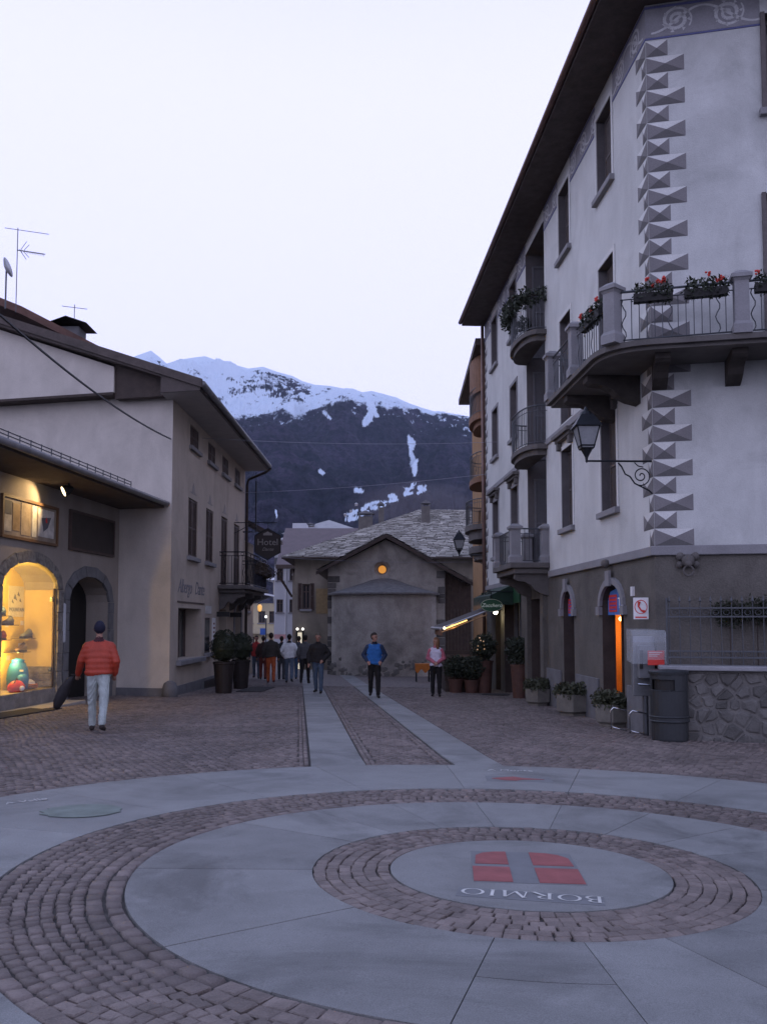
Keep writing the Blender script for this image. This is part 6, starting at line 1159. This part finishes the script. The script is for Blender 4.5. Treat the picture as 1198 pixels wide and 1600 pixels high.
yl = thing('hanging_lamp', (-7.0, 42, 1.6), 'yellow-lit lantern hanging on the left of the street', 'lantern'); b = B(); b.lathe((-5.95, 43.2, 2.15), [(.04, -.16), (.09, -.1), (.11, .10), (.04, .18)], 8); b.build('globe', glow('amber_lantern', (1, .50, .10), .9), yl); b = B(); b.tube([(-5.95, 43.2, 2.35), (-6.2, 43.2, 2.5)], .02, 5); b.build('arm', IRON, yl)
sl_ = thing('street_lamp', gp(-9.2, 62), 'white-lit street lamp far down the street', 'street lamp'); g0 = gz(-8.1, 62); b = B(); b.tube([(-8.1, 62, g0), (-8.1, 62, 1.75)], .05, 6); b.build('pole', IRON2, sl_); b = B(); b.ball((-8.1, 61.9, 1.85), .09); b.build('globe', glow('cool_globe', (.9, .95, 1), 2.), sl_)
for k, (x, z0, z1) in enumerate(((-4.62, -1.1, .9),)):
    t = thing('lit_shop_window', (x, 48.6, -1.2), 'tall narrow lit shop window beside the beige house', 'shop window'); b = B(); b.box(x - .12, x + .12, 49.7, 49.9, z0, z1); b.build('pane', glow('lit_pane', (1, .9, .68), .55), t); b = B(); b.box(x - .2, x - .121, 49.65, 49.95, z0, z1 + .1); b.box(x + .121, x + .2, 49.65, 49.95, z0, z1 + .1); b.build('frame', BLACK, t)
t = thing('twin_spotlights', (-4.9, 49.6, 1), 'pair of tiny white spotlights above the lit shop window', 'spotlight')
for x in (-4.75, -4.45): b = B(); b.ball((x, 49.6, 1.1), .07); b.build('bulb', glow('cool_spot', (1, .97, .9), 2.5), t)
for x, y, z, c_, nm in ((-7.9, 66, -.9, (1, .85, .6), 'warm'), (-7.55, 67, -1.0, (1, .3, .2), 'red'), (-6.9, 69, -.8, (1, .7, .35), 'amber'), (-8.25, 64, -1.0, (.95, .95, 1), 'white')):
    t = thing('far_shop_light', (x, y, z), 'tiny %s shop light at the far end of the street' % nm, 'light'); b = B(); b.ball((x, y, z), .11, 8, 6); b.build('bulb', glow('far_light_' + nm, c_, 2.2), t); b = B(); b.tube([(x, y, z), (x, y + .3, z + .3)], .03, 5); b.build('bracket', IRON, t)
# ------------------------------------------------------------ mountain
def fbm(x, y, seed, oct=5, pers=.5):
    out = np.zeros_like(x); amp = 1; tot = 0
    for o in range(oct):
        g = np.random.default_rng(seed + o).random((256, 256)); xi, yi = np.floor(x).astype(int), np.floor(y).astype(int); fx, fy = x - xi, y - yi; fx = fx * fx * (3 - 2 * fx); fy = fy * fy * (3 - 2 * fy)
        a, b_, c, d = g[yi % 256, xi % 256], g[yi % 256, (xi + 1) % 256], g[(yi + 1) % 256, xi % 256], g[(yi + 1) % 256, (xi + 1) % 256]
        out += amp * ((a * (1 - fx) + b_ * fx) * (1 - fy) + (c * (1 - fx) + d * fx) * fy); tot += amp; amp *= pers; x = x * 2.03 + 17; y = y * 2.03 + 31
    return out / tot
def ss_(a, b_, x): t = np.clip((x - a) / (b_ - a), 0, 1); return t * t * (3 - 2 * t)
rid = np.array([(-900, 560), (-500, 640), (-200, 610), (0, 600), (100, 582), (180, 572), (205, 550), (230, 541), (243, 551), (255, 562), (275, 556), (300, 552), (316, 550), (335, 557), (360, 563), (385, 570), (408, 567), (430, 575), (455, 582), (470, 590), (490, 596), (515, 598), (535, 602), (550, 602), (565, 608), (580, 606), (600, 611), (620, 617), (640, 626), (660, 633), (680, 639), (700, 641), (730, 646), (745, 649), (800, 662), (900, 690), (1200, 760), (1800, 800)], float)
tl = np.array([(-900, 640), (0, 650), (300, 650), (370, 648), (420, 642), (470, 640), (498, 628), (520, 620), (545, 619), (565, 626), (590, 626), (620, 632), (660, 641), (700, 647), (745, 654), (800, 668), (1800, 830)], float)
px_ = np.concatenate([np.linspace(-900, 150, 60, endpoint=False), np.linspace(150, 790, 620), np.linspace(794, 1700, 50)]); tt = (px_ - 599) / 1400
vv = np.concatenate([np.linspace(0, .1, 12, endpoint=False), np.linspace(.1, .42, 230, endpoint=False), np.linspace(.42, 1, 260), np.linspace(1.02, 1.5, 14)]); T, Vv = np.meshgrid(tt, vv); Y0_, Yr_ = 900., 6200.
Y = Y0_ + (Yr_ - Y0_) * Vv; X = T * Y; PX = 599 + 1400 * T
rz = (972 - np.interp(PX, rid[:, 0], rid[:, 1])) / 1400 * Yr_
prof = np.where(Vv <= 1, .75 * np.clip(Vv, 0, 1) ** 1.35 + .25 * np.clip(Vv, 0, 1) ** 3.2, 1 - (Vv - 1) * 1.1)
Z = rz * prof
env = np.clip(Vv * 4, 0, 1) * np.clip((1.02 - Vv) * 9, .10, 1)
rdg = 1 - np.abs(2 * fbm(X / 520, Y / 900, 3, 5) - 1); Z += env * ((rdg - .72) * 360 + (fbm(X / 150, Y / 200, 9, 6, .65) - .5) * 170) + (Vv > .9) * (fbm(X / 90, Y / 300, 15, 3) - .5) * 22
Z += 75 * np.exp(-((T - .075) / .07) ** 2 - ((Y - 1900) / 420) ** 2) - 40 * (1 - np.clip(Vv * 6, 0, 1)) - 22
lift = (rz - Z)[501] ; Z += lift[None, :] * ss_(.45, 1., Vv)
PY = 972 - 1400 * Z / Y
def ss(a, b_, x): t = np.clip((x - a) / (b_ - a), 0, 1); return t * t * (3 - 2 * t)
nz = fbm(X / 110, Z / 70, 21, 5, .65); nz2 = fbm(X / 45, Z / 34, 40, 4, .7)
snow = ss(-9, 9, np.interp(PX, tl[:, 0], tl[:, 1]) - PY + (nz - .5) * 34)
rocks = ss(.575, .65, fbm(X / 120, Z / 60, 50, 6, .7) * .55 + nz2 * .45 + .16 * np.exp(-((PX - 440) / 70) ** 2 - ((PY - 595) / 26) ** 2) + .03 * (PX < 260)); snow *= 1 - .82 * rocks * (PY > np.interp(PX, rid[:, 0], rid[:, 1]) + 4)
below = np.clip((PY - np.interp(PX, tl[:, 0], tl[:, 1])) / 40, 0, 1); snow = np.maximum(snow, ss(.66, .74, nz2 + (1 - below) * .12 - below * .14) * (below < .95) * .62)
def run(pts, wd):
    d = np.full(PX.shape, 1e9)
    for (x1, y1, w1), (x2, y2, w2) in zip(pts, pts[1:]):
        ex, ey = x2 - x1, y2 - y1; t = np.clip(((PX - x1) * ex + (PY - y1) * ey) / (ex * ex + ey * ey + 1e-9), 0, 1); d = np.minimum(d, np.hypot(PX - x1 - t * ex, PY - y1 - t * ey) / (w1 + (w2 - w1) * t))
    return d
vr = random.Random(12); VS = [(542 + t * 120 + vr.uniform(-5, 5), 806 - t * 50 + vr.uniform(-7, 7), vr.uniform(3, 12), vr.uniform(1.2, 3.2)) for t in [min(1, vr.random() ** 1.3) for _ in range(34)]]
for P in ([(574, 612, 9), (580, 628, 7), (582, 640, 6), (572, 655, 6), (568, 661, 3)], [(582, 640, 6), (590, 646, 3)], [(639, 678, 3), (643, 690, 6), (642, 703, 2.5), (646, 716, 6), (648, 732, 5), (648, 741, 1.5)], [(500, 735, 4), (504, 737, 3)], [(505, 640, 3), (515, 650, 2)], [(735, 668, 3), (746, 664, 3)], [(430, 797, 2), (432, 806, 1.5)], [(556, 765, 5), (566, 764, 3)], *[[(x_, y_, r_2), (x_ + l_, y_ - .25 * l_, r_2 * .7)] for x_, y_, l_, r_2 in VS]):
    snow = np.maximum(snow, .92 * ss(1.6, .5, run(P, 1) + (nz2 - .5) * 1.5))
field = ss(1.3, .6, np.hypot((PX - 650) / 95, (PY - 785) / 32) + (nz - .5) * .6)
FV = np.stack([X, Y, Z], 2).reshape(-1, 3); nr, nc_ = T.shape; idx = np.arange(nr * nc_).reshape(nr, nc_); FF = np.stack([idx[:-1, :-1], idx[:-1, 1:], idx[1:, 1:], idx[1:, :-1]], 2).reshape(-1, 4)
mm_ = bpy.data.materials.new('mountain_slope'); mm_.use_nodes = True; nt = mm_.node_tree; L = nt.links.new; pb = nt.nodes['Principled BSDF']; pb.inputs['Roughness'].default_value = .95; pb.inputs['Specular IOR Level'].default_value = .1
geo = N(nt, 'ShaderNodeNewGeometry'); mp = N(nt, 'ShaderNodeMapping'); mp.inputs['Scale'].default_value = (.03, .012, .045); L(geo.outputs['Position'], mp.inputs[0]); n1 = N(nt, 'ShaderNodeTexNoise'); n1.inputs['Scale'].default_value = 1; n1.inputs['Detail'].default_value = 8; n1.inputs['Roughness'].default_value = .7; L(mp.outputs[0], n1.inputs['Vector'])
n2 = N(nt, 'ShaderNodeTexNoise'); n2.inputs['Scale'].default_value = .004; n2.inputs['Detail'].default_value = 5; L(geo.outputs['Position'], n2.inputs['Vector'])
r1 = N(nt, 'ShaderNodeValToRGB'); r1.color_ramp.elements[0].position = .40; r1.color_ramp.elements[0].color = (.008, .011, .017, 1); r1.color_ramp.elements[1].position = .60; r1.color_ramp.elements[1].color = (.040, .037, .055, 1); L(n1.outputs[0], r1.inputs[0])
r2 = N(nt, 'ShaderNodeValToRGB'); r2.color_ramp.elements[0].position = .38; r2.color_ramp.elements[0].color = (.42, .5, .52, 1); r2.color_ramp.elements[1].position = .62; r2.color_ramp.elements[1].color = (1.3, 1.15, 1.25, 1); L(n2.outputs[0], r2.inputs[0])
mu = N(nt, 'ShaderNodeMix'); mu.data_type = 'RGBA'; mu.blend_type = 'MULTIPLY'; mu.inputs[0].default_value = 1; L(r1.outputs[0], mu.inputs[6]); L(r2.outputs[0], mu.inputs[7])
af = N(nt, 'ShaderNodeAttribute'); af.attribute_name = 'field'; fm = N(nt, 'ShaderNodeMix'); fm.data_type = 'RGBA'; L(af.outputs['Fac'], fm.inputs[0]); L(mu.outputs[2], fm.inputs[6]); fm.inputs[7].default_value = (.066, .058, .066, 1)
at = N(nt, 'ShaderNodeAttribute'); at.attribute_name = 'tone'; ad = N(nt, 'ShaderNodeMath', operation='MULTIPLY_ADD'); L(n1.outputs[0], ad.inputs[0]); ad.inputs[1].default_value = 1.5; L(at.outputs['Fac'], ad.inputs[2]); r3 = N(nt, 'ShaderNodeMapRange'); r3.inputs[1].default_value = 1.08; r3.inputs[2].default_value = 1.46; L(ad.outputs[0], r3.inputs[0])
sm = N(nt, 'ShaderNodeMix'); sm.data_type = 'RGBA'; L(r3.outputs[0], sm.inputs[0]); L(fm.outputs[2], sm.inputs[6]); sm.inputs[7].default_value = (.62, .71, .82, 1); L(sm.outputs[2], pb.inputs['Base Color'])
bp_ = N(nt, 'ShaderNodeBump'); bp_.inputs['Strength'].default_value = .6; bp_.inputs['Distance'].default_value = 12; L(n1.outputs[0], bp_.inputs['Height']); L(bp_.outputs[0], pb.inputs['Normal'])
mo = tag(np_mesh('mountain', FV, FF, mm_, None, tone=snow.ravel(), smooth=True), kind='structure'); a = mo.data.attributes.new('field', 'FLOAT', 'POINT'); a.data.foreach_set('value', field.ravel().astype('f4'))
# hamlet on the slope
HL = ['%s chalet %s of the hamlet on the far slope' % (('white-roofed' if k % 3 else 'dark-roofed'), w) for k, w in enumerate(['low at the left edge', 'second lowest', 'on the left snow patch', 'below the left snow patch', 'topping the left snowfield', 'left of the middle', 'at the middle', 'right of the middle', 'fourth from the right', 'third from the right', 'second from the right', 'furthest right', 'lowest right', 'lowest of all'])]
hr = random.Random(4); pxs = [(548, 797), (556, 788), (563, 778), (572, 784), (580, 775), (592, 772), (604, 768), (618, 766), (630, 763), (645, 758), (660, 756), (676, 757), (566, 796), (538, 804)]
for k, (hx_, hy_) in enumerate(pxs):
    d = (PX - hx_) ** 2 + (PY - hy_) ** 2 + (Vv > .7) * 1e6; i = np.unravel_index(np.argmin(d), d.shape); x, y, z = X[i], Y[i], Z[i]; t = thing('hamlet_house', (x, y, z), HL[k], 'house', 'houses of the hamlet on the mountainside'); s = y / 1400 * 2.2; b = B(); b.box(x - s, x + s, y - s, y + s, z - s, z + s * 1.1); b.build('wall', mat('chalet_wall', (.36, .32, .29), .9), t); b = B(); b.prism([(x - s * 1.2, y - s * 1.1, z + s * 1.1), (x + s * 1.2, y - s * 1.1, z + s * 1.1), (x, y - s * 1.1, z + s * 1.9)], (0, 2.2 * s, 0)); b.build('roof', SNOWR if k % 3 else ROOF, t)

# ------------------------------------------------------------ thin evening haze in the valley
hzm = bpy.data.materials.new('valley_haze'); hzm.use_nodes = True; nt = hzm.node_tree; nt.nodes.clear(); ho = N(nt, 'ShaderNodeOutputMaterial'); pv = N(nt, 'ShaderNodeVolumePrincipled'); pv.inputs['Color'].default_value = (.62, .74, 1, 1); pv.inputs['Density'].default_value = 2.2e-5; nt.links.new(pv.outputs[0], ho.inputs['Volume'])
b = B(); b.box(-9000, 9000, -320, 10000, -260, 2600); tag(b.build('haze', hzm), kind='stuff')
# ------------------------------------------------------------ people
def capsule(p, q, r0, r1, n=12, k=4):
    p, q = Vector(p), Vector(q); d = (q - p); L = d.length; d = d.normalized() if L > 1e-6 else Vector((0, 0, 1)); a = d.orthogonal().normalized(); c = d.cross(a); V = []
    rings = [(p - d * r0 * math.cos(t), r0 * math.sin(t)) for t in [math.pi / 2 * i / k for i in range(1, k + 1)]] + [(q + d * r1 * math.sin(t), r1 * math.cos(t)) for t in [math.pi / 2 * i / k for i in range(0, k)]]
    for o, r in rings: V += [o + (a * math.cos(2 * math.pi * j / n) + c * math.sin(2 * math.pi * j / n)) * r for j in range(n)]
    m = len(rings); V += [p - d * r0, q + d * r1]; F = [(i * n + j, i * n + (j + 1) % n, (i + 1) * n + (j + 1) % n, (i + 1) * n + j) for i in range(m - 1) for j in range(n)] + [(m * n, (j + 1) % n, j) for j in range(n)] + [(m * n + 1, (m - 1) * n + j, (m - 1) * n + (j + 1) % n) for j in range(n)]
    return V, F
def pm_(k, cols, puffer):
    dfl = {'skin': (.34, .19, .14), 'lips': (.28, .11, .10), 'hair': (.03, .02, .015), 'shoes': (.02, .018, .017), 'collar': cols.get('jacket'), 'sleeve': cols.get('jacket'), 'hat': (.02, .02, .05)}
    c = cols.get(k, dfl.get(k)); return mat('cloth_%s_%s' % (k, '_'.join('%03d' % int(v * 1000) for v in c)), c, .55 if puffer and k in ('jacket', 'sleeve') else .85, .15, 9, .25, 60)
def person(label, x, y, heading, height, cols, legs=((.2, .1), (-.25, .35)), arms=None, look=0., voxel=.02, puffer=False, hair='short', hat=None, hem=.90, bulk=1., fem=False, extra=None, name='person', lean=.0):
    """legs: (hip swing forward, knee bend) for left, right; arms: ((elbow),(wrist)) offsets for left, right in body space (x right, y forward)"""
    P = []            # p, q, r0, r1, material key, y-squash
    add = lambda p, q, r0, r1, m, s=1.: P.append((Vector(p), Vector(q), r0, r1, m, s))
    feet = []
    for sgn, (sw, kn) in zip((-1, 1), legs):
        hip = Vector((sgn * .088, 0, .90)); k = hip + Vector((sgn * .012, math.sin(sw) * .42, -math.cos(sw) * .42)); a = k + Vector((0, math.sin(sw - kn) * .41, -math.cos(sw - kn) * .41)); feet.append(a.z)
        add(hip, k, .098 * (1.06 if fem else 1), .072, 'trousers'); add(k, a + Vector((0, 0, .02)), .070, .056, 'trousers'); tilt = max(0, kn - sw) * .5 if kn > .3 else 0
        h = a + Vector((0, -.045, -.045)); t = a + Vector((sgn * .02, .15, -.055 - tilt * .12)); add(h, t, .043, .036, 'shoes'); add(a, h + Vector((0, .03, .0)), .045, .042, 'shoes')
    zl = min(feet) - .09
    j = 'jacket'; hw = .05 if fem else .075
    add((-.07, 0, .93), (.07, 0, .93), .115 * bulk ** .5, .115 * bulk ** .5, 'trousers' if hem > .92 else j, .85)
    add((-hw, 0, hem + .06), (hw, 0, hem + .06), .122 * bulk, .122 * bulk, j, .86); add((-hw, 0, hem + .13), (hw, 0, hem + .13), .122 * bulk, .122 * bulk, j, .86); add((-hw, 0, 1.12), (hw, 0, 1.12), .12 * bulk, .12 * bulk, j, .86); add((-hw * 1.1, lean * .5, 1.21), (hw * 1.1, lean * .5, 1.21), .12 * bulk, .12 * bulk, j, .86); add((-.085, lean, 1.30), (.085, lean, 1.30), .118 * bulk, .118 * bulk, j, .84); add((-.11, lean, 1.375), (.11, lean, 1.375), .085 * bulk, .085 * bulk, j, .9); add((-.02, lean, 1.45), (-.15, lean, 1.395), .05, .055 * bulk, j); add((.02, lean, 1.45), (.15, lean, 1.395), .05, .055 * bulk, j); add((0, lean, 1.42), (0, lean + .01, 1.50), .075, .058, 'collar')
    add((0, lean + .005, 1.48), (0, lean + .02, 1.56), .050, .050, 'skin')
    arms = arms or (((-.27, -.02, 1.13), (-.27, .06, .90)), ((.27, .0, 1.13), (.27, .08, .90)))
    for sgn, (el, wr) in zip((-1, 1), arms):
        s = Vector((sgn * (.165 if fem else .178), lean, 1.372)); el, wr = Vector(el), Vector(wr); sk = 'sleeve'; add(s, el, .074 * bulk, .062 * bulk, sk); add(el, wr, .062 * bulk, .048 * bulk, sk); d = (wr - el).normalized(); 
        pr = Vector((0, 1, 0)) if abs(d.y) < .8 else Vector((0, 0, -1)); sd = d.cross(pr).normalized(); pm = wr + d * .085; add(wr + d * .02, pm, .030, .034, 'skin', 1)
        for i in range(4): o = sd * ((i - 1.5) * .018); cl_ = pr * .025; b0 = pm + o; b1 = b0 + d * (.045 - .006 * abs(i - 1.3)) + cl_ * .4; b2 = b1 + d * .028 + cl_; add(b0, b1, .010, .009, 'skin'); add(b1, b2, .009, .008, 'skin')
        th = wr + d * .05 + sd * (-sgn * .03); add(th, th + d * .045 + sd * (-sgn * .025) + pr * .02, .012, .010, 'skin')
    # head, turned about the neck
    hc = Vector((0, lean + .03, 1.635)); ca, sa = math.cos(look), math.sin(look); rot = lambda v: Vector((v[0] * ca - v[1] * sa, v[0] * sa + v[1] * ca, v[2])) + hc
    hp = lambda p, q, r0, r1, m: add(rot(p), rot(q), r0, r1, m)
    hp((0, -.01, .03), (0, .005, .03), .083, .083, 'skin'); hp((0, .02, -.03), (0, .035, -.06), .066, .045, 'skin'); hp((0, .085, .005), (0, .105, -.02), .010, .015, 'skin'); hp((0, .08, -.055), (0, .083, -.055), .018, .014, 'lips')
    for s in (-1, 1): hp((s * .083, -.005, .0), (s * .088, -.012, .02), .014, .014, 'skin'); hp((s * .032, .076, .018), (s * .033, .078, .018), .011, .011, 'hair')
    if hat: hp((0, -.015, .07), (0, -.012, .085), .090, .078, 'hat'); hp((0, -.022, .04), (0, -.02, .05), .093, .093, 'hat')
    else: hp((0, -.022, .055), (0, -.005, .07), .088, .078, 'hair'); hp((0, -.04, .0), (0, -.045, .04), .07, .078, 'hair')
    if hair == 'long':
        for s in (-1, 1): hp((s * .055, -.03, .03), (s * .07, -.02, -.16), .055, .045, 'hair')
        hp((0, -.06, .03), (0, -.07, -.18), .07, .06, 'hair')
    if extra: extra(add)
    V = []; F = []
    for p, q, r0, r1, m, s in P:
        v, f = capsule(p, q, r0, r1); c = (p + q) / 2; v = [Vector((a.x, c.y + (a.y - c.y) * s, a.z)) for a in v]; o = len(V); V += v; F += [tuple(i + o for i in ff) for ff in f]
    me = bpy.data.meshes.new('person'); me.from_pydata([tuple(v) for v in V], [], F); o = bpy.data.objects.new('tmp', me); COL.objects.link(o); md = o.modifiers.new('r', 'REMESH'); md.mode = 'VOXEL'; md.voxel_size = voxel; m2 = o.modifiers.new('s', 'SMOOTH'); m2.iterations = 3; m2.factor = .5
    dg = bpy.context.evaluated_depsgraph_get(); nm = bpy.data.meshes.new_from_object(o.evaluated_get(dg)); bpy.data.objects.remove(o); bpy.data.meshes.remove(me)
    n = len(nm.vertices); co = np.empty(n * 3); nm.vertices.foreach_get('co', co); co = co.reshape(-1, 3); no = np.empty(n * 3); nm.vertices.foreach_get('normal', no); no = no.reshape(-1, 3)
    keys = sorted({p[4] for p in P}); D = np.full((len(keys), n), 1e9)
    for p, q, r0, r1, m, s in P:
        a, c = np.array(p), np.array(q); cy = (a[1] + c[1]) / 2; w_ = co.copy(); w_[:, 1] = cy + (w_[:, 1] - cy) / s; e = c - a; t = np.clip(((w_ - a) @ e) / max(1e-9, e @ e), 0, 1); d = np.linalg.norm(w_ - a - t[:, None] * e, axis=1) - (r0 + (r1 - r0) * t); i = keys.index(m); D[i] = np.minimum(D[i], d)
    lab = D.argmin(0)
    kj, kt = keys.index('jacket'), keys.index('trousers'); tor = (lab == kj) | (lab == kt); hz_ = hem + .012 * np.sin(co[:, 0] * 14)
    lab = np.where(tor & (co[:, 2] > hz_), kj, np.where(tor, kt, lab)); kc, ks = keys.index('collar'), keys.index('skin')
    nk = (np.abs(co[:, 0]) < .085) & (co[:, 2] > 1.455) & (co[:, 2] < 1.535) & np.isin(lab, [kj, kc, ks]); lab = np.where(nk, np.where(co[:, 2] > 1.525, ks, kc), lab)
    lab = np.where((lab == kc) & (co[:, 2] < 1.455), kj, lab)
    co = co + no * (((lab == kj) & (co[:, 2] < hem + .06)) * .014 + (lab == kc) * .008)[:, None]
    isj = np.isin(lab, [keys.index(k) for k in ('jacket', 'sleeve') if k in keys]); ist = lab == keys.index('trousers')
    w1 = np.sin(co[:, 2] * 2 * math.pi / .085) if puffer else .5 * np.sin(co[:, 2] * 46 + 6 * np.sin(co[:, 0] * 22) + 4 * co[:, 1] * 9); w2 = np.sin(co[:, 2] * 38 + 5 * np.sin(co[:, 0] * 30 + co[:, 1] * 25))
    co = co + no * (isj * w1 * (.0022 if puffer else .006) + ist * w2 * .006)[:, None]
    co[:, 2] -= zl; co *= height / (1.765 - zl); h = heading; R_ = np.array([[math.cos(h), -math.sin(h), 0], [math.sin(h), math.cos(h), 0], [0, 0, 1]]); co = co @ R_.T
    nm.materials.clear()
    for k in keys: nm.materials.append(pm_(k, cols, puffer))
    nm.vertices.foreach_set('co', co.ravel()); lv = np.empty(len(nm.loops), 'i4'); nm.loops.foreach_get('vertex_index', lv); st = np.empty(len(nm.polygons), 'i4'); nm.polygons.foreach_get('loop_start', st); nm.polygons.foreach_set('material_index', lab[lv[st]].astype('i4')); nm.polygons.foreach_set('use_smooth', np.ones(len(nm.polygons), bool))
    nm.update(); ob = link(name, nm, None, gp(x, y, .0)); return tag(ob, label, 'person', None)
NJ, NS = (.012, .011, .012), (.09, .09, .095)
JE, JE2 = (.06, .09, .14), (.10, .13, .18)
RJ = (.36, .045, .022)
person('person in a red puffer jacket and pale trousers walking away with a dark bag', -4.62, 14.62, R(12), 1.76, dict(jacket=RJ, trousers=(.36, .40, .39), collar=(.05, .015, .02), hat=(.012, .012, .03), shoes=(.03, .022, .02)), look=R(10), lean=.03, legs=((.27, .12), (-.26, .34)), arms=(((-.27, .05, 1.16), (-.34, .24, .93)), ((.275, -.03, 1.14), (.25, .09, .94))), voxel=.0115, puffer=True, hat=True, bulk=1.12, hem=.92)
bx0, by0 = -5.17, 14.86; bag = thing('dark_bag', gp(bx0, by0, .05), 'long dark bag hanging from the red-jacketed walker’s hand', 'bag'); g0 = gz(bx0, by0); b = B(); b.tube([(bx0 + .06, by0 - .02, g0 + .86), (bx0 - .01, by0 + .03, g0 + .80), (bx0 - .12, by0 + .08, g0 + .62), (bx0 - .22, by0 + .12, g0 + .44), (bx0 - .26, by0 + .14, g0 + .34)], [.025, .06, .10, .085, .05], 10); b.build('body', mat('dark_bag_nylon', (.03, .027, .03), .7, .2, 8, .2), bag, smooth=True); b = B(); b.tube([(bx0 + .06, by0 - .02, g0 + .84), (bx0 + .1, by0 - .03, g0 + .9), (bx0 + .03, by0 - .02, g0 + .9)], .012, 5); b.build('handle', BLACK, bag)
pock = (((-.30, -.06, 1.15), (-.20, .07, .99)), ((.30, -.06, 1.15), (.20, .07, .99)))
person('person in a blue and black jacket facing the camera with hands in pockets', -.25, 24.8, R(182), 1.78, dict(jacket=(.022, .12, .36), sleeve=(.02, .035, .075), collar=(.012, .015, .03), trousers=NJ, hair=(.025, .018, .014)), legs=((.10, .05), (-.14, .30)), arms=pock, look=R(52), voxel=.014, bulk=1.06)
person('person with long fair hair in a pink and white jacket, hands clasped', 1.50, 25.8, R(176), 1.68, dict(jacket=(.58, .55, .66), sleeve=(.45, .13, .17), collar=(.42, .12, .16), trousers=NJ, hair=(.17, .085, .04), shoes=(.015, .013, .012)), legs=((.05, .04), (-.05, .1)), arms=(((-.25, -.02, 1.14), (-.05, .19, 1.00)), ((.25, -.02, 1.14), (.05, .19, 1.02))), look=R(-50), voxel=.014, hair='long', fem=True)
person('person in a black jacket and jeans walking towards the camera', -1.93, 26.6, R(172), 1.76, dict(jacket=(.016, .015, .016), trousers=JE, hair=(.10, .08, .06), collar=(.018, .016, .017)), legs=((.10, .04), (-.16, .12)), arms=(((-.33, -.04, 1.16), (-.19, .10, .98)), ((.29, .0, 1.13), (.27, .08, .9))), look=R(4), voxel=.015, bulk=1.15)
person('person in a grey sweater and black trousers walking away', -2.84, 32.7, R(-6), 1.76, dict(jacket=NS, trousers=NJ, hair=(.02, .015, .012)), legs=((-.2, .25), (.18, .05)), voxel=.018)
person('person in a white jacket and jeans walking away up the street', -3.45, 33.0, R(4), 1.78, dict(jacket=(.70, .71, .72), trousers=JE2, collar=(.02, .02, .025), hair=(.018, .014, .012)), legs=((.22, .06), (-.28, .4)), arms=(((-.30, -.05, 1.15), (-.23, .10, .98)), ((.30, -.05, 1.15), (.23, .1, .98))), voxel=.018, bulk=1.06, hem=.9)
person('person in a dark jacket and orange trousers walking away', -4.10, 32.85, R(5), 1.82, dict(jacket=(.045, .04, .035), trousers=(.40, .09, .03), shoes=(.12, .03, .02), hair=(.03, .02, .015)), legs=((.1, .05), (-.16, .2)), voxel=.018, bulk=1.04)
person('person in a red vest with dark sleeves and jeans coming down the street', -5.15, 36.5, R(185), 1.74, dict(jacket=(.42, .045, .045), sleeve=(.05, .05, .06), trousers=JE2, hair=(.05, .035, .025)), legs=((.12, .05), (-.15, .25)), voxel=.018)
person('person in dark clothes half hidden left of the white jacket', -4.05, 35.8, R(0), 1.72, dict(jacket=(.03, .032, .036), trousers=(.06, .065, .075)), legs=((.1, .05), (-.1, .2)), voxel=.02)
person('person in blue jeans half hidden right of the white jacket', -3.42, 36.4, R(3), 1.74, dict(jacket=(.06, .07, .085), trousers=(.05, .09, .16)), legs=((-.12, .2), (.14, .05)), voxel=.02)
person('person in maroon trousers mostly hidden behind the orange trousers', -4.75, 35.6, R(0), 1.72, dict(jacket=(.05, .03, .028), trousers=(.14, .035, .03)), legs=((.1, .05), (-.12, .2)), voxel=.02)
